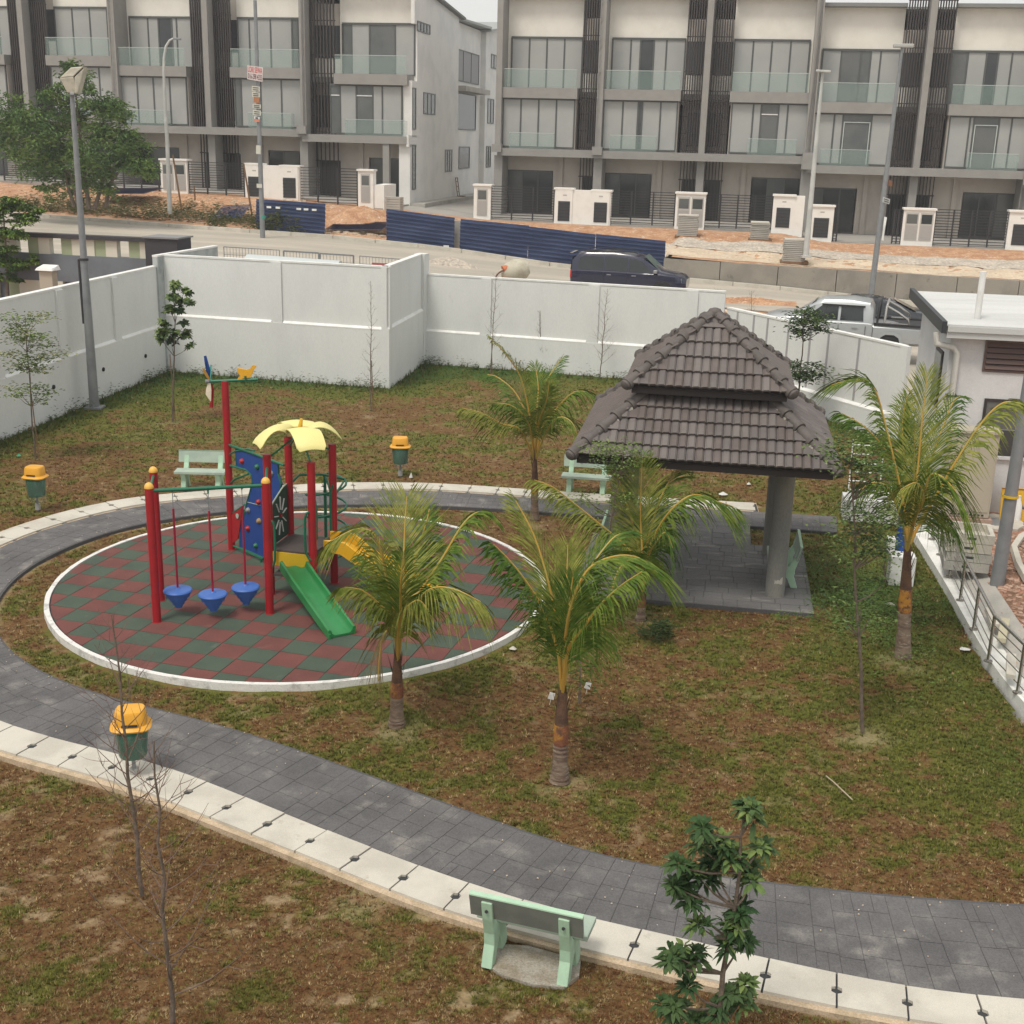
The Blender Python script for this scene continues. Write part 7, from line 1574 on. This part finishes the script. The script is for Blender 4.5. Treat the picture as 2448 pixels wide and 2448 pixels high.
# leaning props
for k,(p0,p1,kk) in enumerate((((413,370),(436,512),-11.0),((582,390),(606,535),-10.5),((464,445),(468,505),-9))):
    a=plp(*p0,ORI+SV*kk,SU); b=plp(*p1,ORI+SV*kk,SU); o=MB().tube([a,b],.05,6).build('wooden_prop',wood); tag(o,['thin wooden pole leaning in front of the two door meter cabinet','thin wooden pole leaning left of the wide pier','short wooden peg in the orange dirt'][k],'pole')
for k,(p0,p1) in enumerate((((250,505),(600,565)),((330,520),(470,565)))):
    a=plp(*p0,ORI+SV*(-12.6+k*.5),SU); b=plp(*p1,ORI+SV*(-12.8),SU); o=MB().tube([a,b],.035,5).build('fallen_pole',wood); tag(o,['long thin pole lying along the scrub beside the road','shorter thin pole lying across the scrub'][k],'pole')
for k in range(4):
    a=plp(440,540+k*5,ORI+SV*(-13.4-.12*k),SU); b=plp(590,555+k*4,ORI+SV*(-13.4-.12*k),SU); o=MB().beam(a,b,.35,.04).build('plank',concrete if k%2 else sandy); tag(o,['topmost grey plank of the pile by the road edge','second plank from the top of the roadside pile','third plank from the top of the roadside pile','lowest plank of the roadside pile'][k],'plank',group='planks piled at the road edge')
# gap post
a=plp(*r2(1518,1690),ORI+SV*-13.6,SU); o=MB().box(a.x-.18,a.x+.18,a.y-.1,a.y+.1,a.z-1.5,a.z+.15).build('gap_post',concrete); tag(o,'pale concrete post in the gap between two blue panels','post')
# ================================================================ concrete mixer
zm=Z(1100,560,.381); c=yp(*zm(300,270),44.5); r=thing('cement_mixer',(c.x,c.y,c.z-.35),'pale cement mixer drum with an orange rusty frame beyond the back wall','cement mixer')
A_=yp(*zm(270,245),44.5); B_=yp(*zm(400,215),44.5); d=(B_-A_)
MB().tube([A_-d*.1,A_+d*.15,A_+d*.55,A_+d*.60,B_+d*.05,B_+d*.25],[.16,.30,.40,.40,.34,.2],18).build('drum',M('mixer_cream',(.50,.47,.38),.7,(.40,.36,.28),4,fine=.08),r,world=True,smooth=40)
c1=yp(*zm(293,300),44.3); MB().tube([c1+Vector((.43*cos(a),-.05,.43*sin(a))) for a in np.linspace(0,2*pi,29)[:-1]],.03,6,closed=True).build('wheel_ring',M('rust_ring',(.16,.08,.05),.7),r,world=True)
MB().tube([c1+Vector((-.15,0,.45)),c1+Vector((.05,.1,.55)),c1+Vector((.1,.1,.1)),c1+Vector((-.25,0,.0))],[.12,.16,.2,.14],8).build('motor_cover',M('orange_mixer',(.52,.17,.08),.7,fine=.1),r,world=True,smooth=50)
m=MB(); 
for x in (-.4,.5): m.tube([c1+Vector((x,0,.1)),c1+Vector((x*1.3,0,-.9))],.04,6)
m.build('stand',bpy.data.materials['rust_ring'],r,world=True)
# ================================================================ vehicles
glass_dark=M('car_glass',(.02,.025,.028),.08,spec=.7,fine=0); glass_teal=M('windscreen_glass',(.10,.16,.145),.1,spec=.7,fine=0); tyre=M('tyre',(.02,.02,.02),.85,fine=.1); rim_m=M('alloy_rim',(.35,.35,.35),.35,metal=.6,fine=0); trimb=M('black_trim',(.02,.02,.022),.6,fine=0); tail=M('red_tail_light',(.45,.01,.015),.2,fine=0); headl=M('headlight',(.6,.62,.62),.1,fine=0)
def car(name,label,cat,loc,rz,body,st,wheels,W_,wr,windows,roof_extra=None,scale=1.0,tum=.86):
    """st: list of (x, z_bottom, z_belt, z_top, halfwidth). x forward. windows: list of (x0,x1,frac0,frac1,mat) between belt and top, side glass"""
    r=thing(name,loc,label,cat,rz=rz); r.scale=(scale,)*3
    ring_=[]; N=len(st)
    for (x,zb,zk,zt,hw) in st:
        tw=hw*tum if zt-zk>.12 else hw*.93; g=zt-zk
        half=[(0,zb),(hw*.80,zb),(hw*.97,zb+.10),(hw,zb+(zk-zb)*.55),(hw*.985,zk-.03),(hw*.955,zk),(tw+(hw*.955-tw)*.12,zt-g*.16),(tw*.93,zt-g*.03),(tw*.55,zt+(.012 if g>.12 else .015)),(0,zt+.02)]
        ring_.append([(x,-y,z) for y,z in half]+[(x,y,z) for y,z in half[-2:0:-1]])
    n=len(ring_[0]); V=sum(ring_,[]); F=[(i*n+k,i*n+(k+1)%n,(i+1)*n+(k+1)%n,(i+1)*n+k) for i in range(N-1) for k in range(n)]+[tuple(range(n)),tuple((N-1)*n+k for k in range(n-1,-1,-1))]
    m=MB(); m.add(V,F); bo=m.build('body',body,r,smooth=32)
    def ev(x):
        for i in range(N-1):
            if st[i][0]<=x<=st[i+1][0]: t=(x-st[i][0])/(st[i+1][0]-st[i][0]); return [a+(b-a)*t for a,b in zip(st[i],st[i+1])]
        return st[-1]
    def side(x,f,off=.012):
        _,zb,zk,zt,hw=ev(x); tw=hw*tum; y0=hw*.955; y1=tw+(hw*.955-tw)*.12; z=zk+(zt-(zt-zk)*.16-zk)*f; return y0+(y1-y0)*f+off, z
    for (x0,x1,x2,x3,f0,f1,mt) in windows:   # x0..x1 at bottom, x2..x3 at top
        for sg in (-1,1):
            P=[]; K=4
            for k in range(K+1): x=x0+(x1-x0)*k/K; y,z=side(x,f0); P.append((x,sg*y,z))
            for k in range(K+1): x=x3+(x2-x3)*k/K; y,z=side(x,f1); P.append((x,sg*y,z))
            m=MB(); m.add(P,[tuple(range(len(P)))]); m.build('side_window',mt,r,fix=False)
    for x in wheels:
        for sg in (-1,1):
            y=sg*(W_/2-.10); m=MB(); m.tube([(x,y-.11,wr),(x,y-.09,wr),(x,y+.09,wr),(x,y+.11,wr)],[wr*.9,wr,wr,wr*.9],24); w=m.build('wheel',tyre,r,smooth=40)
            MB().tube([(x,y+sg*.085,wr),(x,y+sg*.125,wr)],[wr*.6,wr*.52],16).build('rim',rim_m,w,smooth=40)
            m=MB(); m.tube([(x,sg*(W_/2-.16),wr+.02),(x,sg*(W_/2+.004),wr+.02)],[wr*1.17,wr*1.17],28); m.build('wheel_arch',trimb,r)
    return r,ev,side
def strip_(r,pts,rad,name,mat,n=6): return MB().tube(pts,rad,n).build(name,mat,r,smooth=60)
def plate_(r,P,name,mat): m=MB(); m.add(P,[tuple(range(len(P)))]); return m.build(name,mat,r,fix=False)
navy=M('navy_car_paint',(.012,.014,.04),.22,fine=.0,coat=.6,spec=.5); silver=M('silver_car_paint',(.42,.44,.45),.32,fine=.0,metal=.35,coat=.5); blackp=M('black_car_paint',(.022,.026,.032),.22,fine=0,coat=.6)
# dark four wheel drive; front to the right
p=yp(1500,640,47.9); fz=float(road_z(to_sv(p.x,p.y)[0]))
suv=[(-2.42,.62,1.0,1.22,.86),(-2.36,.45,1.12,1.55,.93),(-2.12,.38,1.16,1.82,.97),(-1.75,.36,1.16,1.90,.98),(-.6,.36,1.16,1.93,.98),(.1,.36,1.14,1.88,.98),(.55,.36,1.13,1.78,.98),(.95,.36,1.13,1.56,.98),(1.42,.38,1.12,1.22,.97),(2.0,.42,1.06,1.14,.94),(2.35,.48,.95,1.05,.88),(2.48,.55,.85,.92,.78)]
r,ev,side=car('four_wheel_drive','dark navy four wheel drive parked on the road beyond the back wall','car',(p.x+.10,p.y,fz-.14),-AL-.03,navy,suv,(-1.5,1.5),1.94,.39,[(-2.12,-1.02,-2.02,-1.02,.06,.92,glass_dark),(-.94,.0,-.94,.0,.06,.92,glass_dark),(.08,1.12,.08,.62,.06,.92,glass_dark)],scale=.90)
plate_(r,[(1.40,-.84,1.17),(1.40,.84,1.17),(.66,.72,1.80),(.66,-.72,1.80)],'windscreen',glass_teal).location=(.035,0,.02)
plate_(r,[(-2.43,-.8,1.15),(-2.43,.8,1.15),(-2.37,.72,1.66),(-2.37,-.72,1.66)],'rear_window',glass_dark)
for sg in (-1,1):
    strip_(r,[(-1.9,sg*.74,1.93),(-1.7,sg*.74,1.97),(.2,sg*.74,1.97),(.4,sg*.72,1.92)],.022,'roof_rail',trimb); plate_(r,[(-2.425,sg*.89,.85),(-2.35,sg*.945,.85),(-2.34,sg*.945,1.15),(-2.415,sg*.87,1.15)],'tail_light',tail)
    MB().box(1.12,1.28,sg*1.0-.09,sg*1.0+.09,1.16,1.30).build('mirror',rim_m,r,bevel=.03); 
    for x in (-.75,.3): MB().box(x-.09,x+.09,sg*.985-.012,sg*.985+.012,1.0,1.035).build('door_handle',rim_m,r)
    plate_(r,[(2.40,sg*.60,.80),(2.30,sg*.90,.80),(2.26,sg*.90,.98),(2.37,sg*.62,.98)],'headlight',headl)
MB().box(-2.5,-2.38,-.7,.7,1.78,1.83).build('rear_spoiler',navy,r); MB().box(-2.56,-2.40,-.9,.9,.42,.62).build('rear_bumper',M('silver_bumper',(.30,.31,.32),.5),r,bevel=.03)
for x in (-.98,.04): MB().box(x-.006,x+.006,-.996,.996,.5,1.12).build('door_gap',trimb,r)
# silver pickup; front to the left
p=yp(2010,800,37.6); fz=float(road_z(to_sv(p.x,p.y)[0]))
pk=[(-2.62,.62,1.0,1.04,.86),(-2.55,.48,1.02,1.07,.90),(-1.0,.42,1.04,1.09,.91),(-.97,.42,1.10,1.55,.91),(-.86,.40,1.12,1.76,.91),(-.3,.38,1.12,1.82,.92),(.55,.38,1.12,1.80,.92),(.85,.38,1.13,1.68,.92),(1.45,.40,1.20,1.27,.92),(2.1,.44,1.12,1.22,.90),(2.42,.5,1.0,1.12,.84),(2.55,.55,.85,.95,.72)]
r,ev,side=car('pickup_truck','silver double cab pickup with a chrome roll bar parked behind the lower white wall','pickup',(p.x,p.y,fz),pi-AL-.12,silver,pk,(-1.55,1.55),1.82,.38,[(-.70,.02,-.66,.02,.08,.9,glass_dark),(.10,1.12,.10,.58,.08,.9,glass_dark)],scale=.93)
plate_(r,[(1.42,-.80,1.10),(1.42,.80,1.10),(.80,.68,1.70),(.80,-.68,1.70)],'windscreen',glass_teal).location=(.04,0,.03)
MB().box(-2.5,-1.05,-.72,.72,1.075,1.10).build('bed_liner',trimb,r)
MB().box(-2.56,-1.02,-.90,-.80,1.08,1.15).build('bed_rail',trimb,r); MB().box(-2.56,-1.02,.80,.90,1.08,1.15).build('bed_rail',trimb,r)
for sg in (-1,1):
    for dx in (0,.22): strip_(r,[(-1.12-dx,sg*.80,1.12),(-1.14-dx,sg*.76,1.66),(-1.18-dx,sg*.60,1.82),(-1.18-dx,0,1.84)],.036,'roll_bar',trimb if dx==0 else steel)
    strip_(r,[(-1.35,sg*.74,1.70),(-1.75,sg*.78,1.50),(-2.05,sg*.82,1.30),(-2.1,sg*.82,1.14),(-1.5,sg*.82,1.14)],.036,'roll_bar',steel)
    plate_(r,[(-2.63,sg*.78,.72),(-2.50,sg*.912,.72),(-2.48,sg*.912,1.06),(-2.61,sg*.80,1.06)],'tail_light',tail)
    MB().box(1.02,1.2,sg*1.0-.12,sg*1.0+.10,1.08,1.24).build('mirror',silver,r,bevel=.03); MB().box(1.18,1.23,sg*1.0-.1,sg*1.0+.08,1.1,1.22).build('mirror_back',trimb,r)
    for x in (-.45,.45): MB().box(x-.09,x+.09,sg*.93-.012,sg*.93+.012,.93,.965).build('door_handle',rim_m,r)
    MB().box(-.72,.62,sg*.86-.012,sg*.86+.012,1.60,1.66).build('rain_guard',trimb,r)
    m=MB(); m.slab([(-1.98,sg*.925,.55),(-1.9,sg*.925,.80),(-1.72,sg*.925,.90),(-1.38,sg*.925,.90),(-1.2,sg*.925,.80),(-1.12,sg*.925,.55),(-1.22,sg*.925,.55),(-1.28,sg*.925,.72),(-1.42,sg*.925,.81),(-1.68,sg*.925,.81),(-1.82,sg*.925,.72),(-1.88,sg*.925,.55)],(0,sg*.03,0)); m.build('wheel_flare',silver,r)
for x in (-1.005,-.78,.06): MB().box(x-.006,x+.006,-.932,.932,.5,1.03).build('door_gap',trimb,r)
MB().box(-2.74,-2.58,-.85,.85,.5,.68).build('rear_bumper',steel,r,bevel=.05)
cu=MB(); cu.box(-2.25,-1.95,-.922,-.9195,.90,.935); cu.build('badge_strip',M('badge_grey',(.22,.22,.22),.5),r)
# black saloon behind the pickup
p=yp(2010,735,42.0); fz=float(road_z(to_sv(p.x,p.y)[0]))
sal=[(-2.25,.55,.85,.98,.78),(-2.1,.4,.92,1.06,.86),(-1.55,.34,.95,1.12,.89),(-.95,.32,.96,1.40,.90),(-.2,.32,.96,1.50,.90),(.35,.32,.95,1.46,.90),(1.15,.34,.93,1.02,.90),(1.8,.4,.82,.90,.86),(2.2,.48,.7,.76,.75)]
r,ev,side=car('saloon_car','black saloon car parked behind the silver pickup','car',(p.x+.75,p.y,fz-.22),pi-AL,blackp,sal,(-1.4,1.4),1.8,.33,[(-1.15,-.3,-.85,-.3,.08,.9,glass_dark),(-.22,.85,-.22,.38,.08,.9,glass_dark)],scale=1.0)
plate_(r,[(1.12,-.72,1.0),(1.12,.72,1.0),(.42,.62,1.44),(.42,-.62,1.44)],'windscreen',glass_dark).location=(.03,0,.02)
plate_(r,[(-1.62,-.72,1.10),(-1.62,.72,1.10),(-.98,.64,1.40),(-.98,-.64,1.40)],'rear_window',glass_dark).location=(-.03,0,.02)
MB().box(-2.28,-2.12,-.6,.6,1.0,1.04).build('boot_lip',blackp,r)
# ================================================================ litter on the lawn
def scrap(px,py,label,mat,s=.06,h=.05,name='litter_scrap',cat='litter'):
    c=gp(px,py,0); m=MB(); n=7; V=[(c.x+s*random.uniform(.6,1.2)*cos(2*pi*k/n),c.y+s*random.uniform(.5,1)*sin(2*pi*k/n),.005) for k in range(n)]+[(c.x,c.y,h)]; m.add(V,[(k,(k+1)%n,n) for k in range(n)]+[tuple(range(n-1,-1,-1))]); o=m.build(name,mat); tag(o,label,cat)
wp=M('white_scrap',(.62,.62,.60),.6,fine=.05)
scrap(983,1142,'small white scrap beside the middle litter bin',wp,.05,.12)
scrap(1728,1182,'crumpled white paper beyond the path, seen under the pavilion roof',wp,.10,.06)
scrap(1790,1158,'smaller white scrap on the grass right of the crumpled paper',wp,.05,.05)
scrap(1227,1552,'grey white pebble near the kerb right of the play area',pale_concrete,.06,.05,'pebble','stone')
scrap(2128,1445,'pale flat stone in the green grass near the right palm',pale_concrete,.09,.04,'pebble','stone')
scrap(2305,1552,'white scrap at the foot of the low white wall',wp,.09,.03)
scrap(46,1090,'green plastic scrap on the grass at the far left',M('green_scrap',(.02,.30,.16),.5),.07,.05)
scrap(1571,2216,'white pebble on the grey path near the lower edge',wp,.022,.03,'pebble','stone')
for k,(px,py) in enumerate(((1405,1640),(1318,1665))):
    c=gp(px,py+20,0); p=yp(px,py,c.y); m=MB(); m.slab([p+Vector((-.045,0,-.03)),p+Vector((.03,0,-.05)),p+Vector((.05,.02,.03)),p+Vector((-.02,.0,.055))],(0,.012,0)); m.tube([p,(p.x-.02,p.y,0)],.004,4); o=m.build('plant_tag',wp); tag(o,['white tag hanging beside the second stem right of the nearest palm','white tag left of the nearest palm trunk'][k],'tag')
c0=gp(1975,1855,.02); c1=gp(2038,1912,.02); o=MB().tube([c0,c0.lerp(c1,.4)+Vector((-.03,.02,.03)),c1],.008,5).build('dry_stick',M('pale_stick',(.42,.35,.25),.8)); tag(o,'thin pale stick lying on the right part of the lawn','stick')
b=gp(1385,1682,0); r=thing('young_shoot',(b.x,b.y,0),'thin dark stem behind the nearest palm','sapling')
MB().tube([b,yp(1388,1560,b.y)],[.018,.008],6).build('stem',bark_grey,r,world=True)
m=MB(); leaf_faces(m,yp(1400,1600,b.y),60,.3,.12,.008,flat=1.2); tag(m.build('foliage',lf_mid,r,world=True,fix=False),kind='stuff')
# small finishing pass: fallen leaves and grit on the paving
gr=MB()
for _ in range(500):
    i=random.uniform(0,nst-10); w=random.random()**2; p=path_pt(i,1-w*.9) if random.random()<.7 else slab_pt(i,random.random()); k=random.uniform(.003,.009)
    if p[1]>26: continue
    gr.obox((p[0],p[1]),random.random()*3,k,k*.6,.03,.034+k*.5)
tag(gr.build('path_grit',sandy,fix=False),'fine grit and leaf crumbs scattered over the path','grit',kind='stuff')
# ================================================================ thin haze over the whole place
hz=MB().box(-260,260,-70,420,-2.4,17.5).build('haze',None if False else [],None,fix=True); tag(hz,'thin pale daylight haze over the estate','haze',kind='stuff')
hm=bpy.data.materials.new('haze_air'); hm.use_nodes=True; nt=hm.node_tree; nt.nodes.remove(nt.nodes['Principled BSDF'])
pvn=nt.nodes.new('ShaderNodeVolumePrincipled'); pvn.inputs['Color'].default_value=(.92,.93,.95,1); pvn.inputs['Density'].default_value=.0010; pvn.inputs['Anisotropy'].default_value=.3
nt.links.new(pvn.outputs[0],nt.nodes['Material Output'].inputs['Volume']); hz.data.materials.append(hm); hm.cycles.homogeneous_volume=True if hasattr(hm,'cycles') else None

# stones and dry tufts on the pump house yard
ys_=MB()
for _ in range(1500):
    y=random.uniform(11,23.2); k=int(np.argmin(abs(cur[:,1]-y))); x=cur[k][0]+.35+abs(random.gauss(0,1.0))*1.3
    if x>12: continue
    dx=x-cur[k][0]-.30; z=.07+.23*min(1,max(0,dx)/.75); q=random.uniform(.015,.06)
    ys_.obox((x,y),random.random()*3,q,q*.7,z-.02,z+q*random.uniform(.2,.6))
tag(ys_.build('yard_stones',M('pinkish_stones',(.50,.34,.26),.95,(.32,.20,.14),3,fine=.2),fix=False),'loose pinkish stones on the soil beside the railing','stones',kind='stuff')
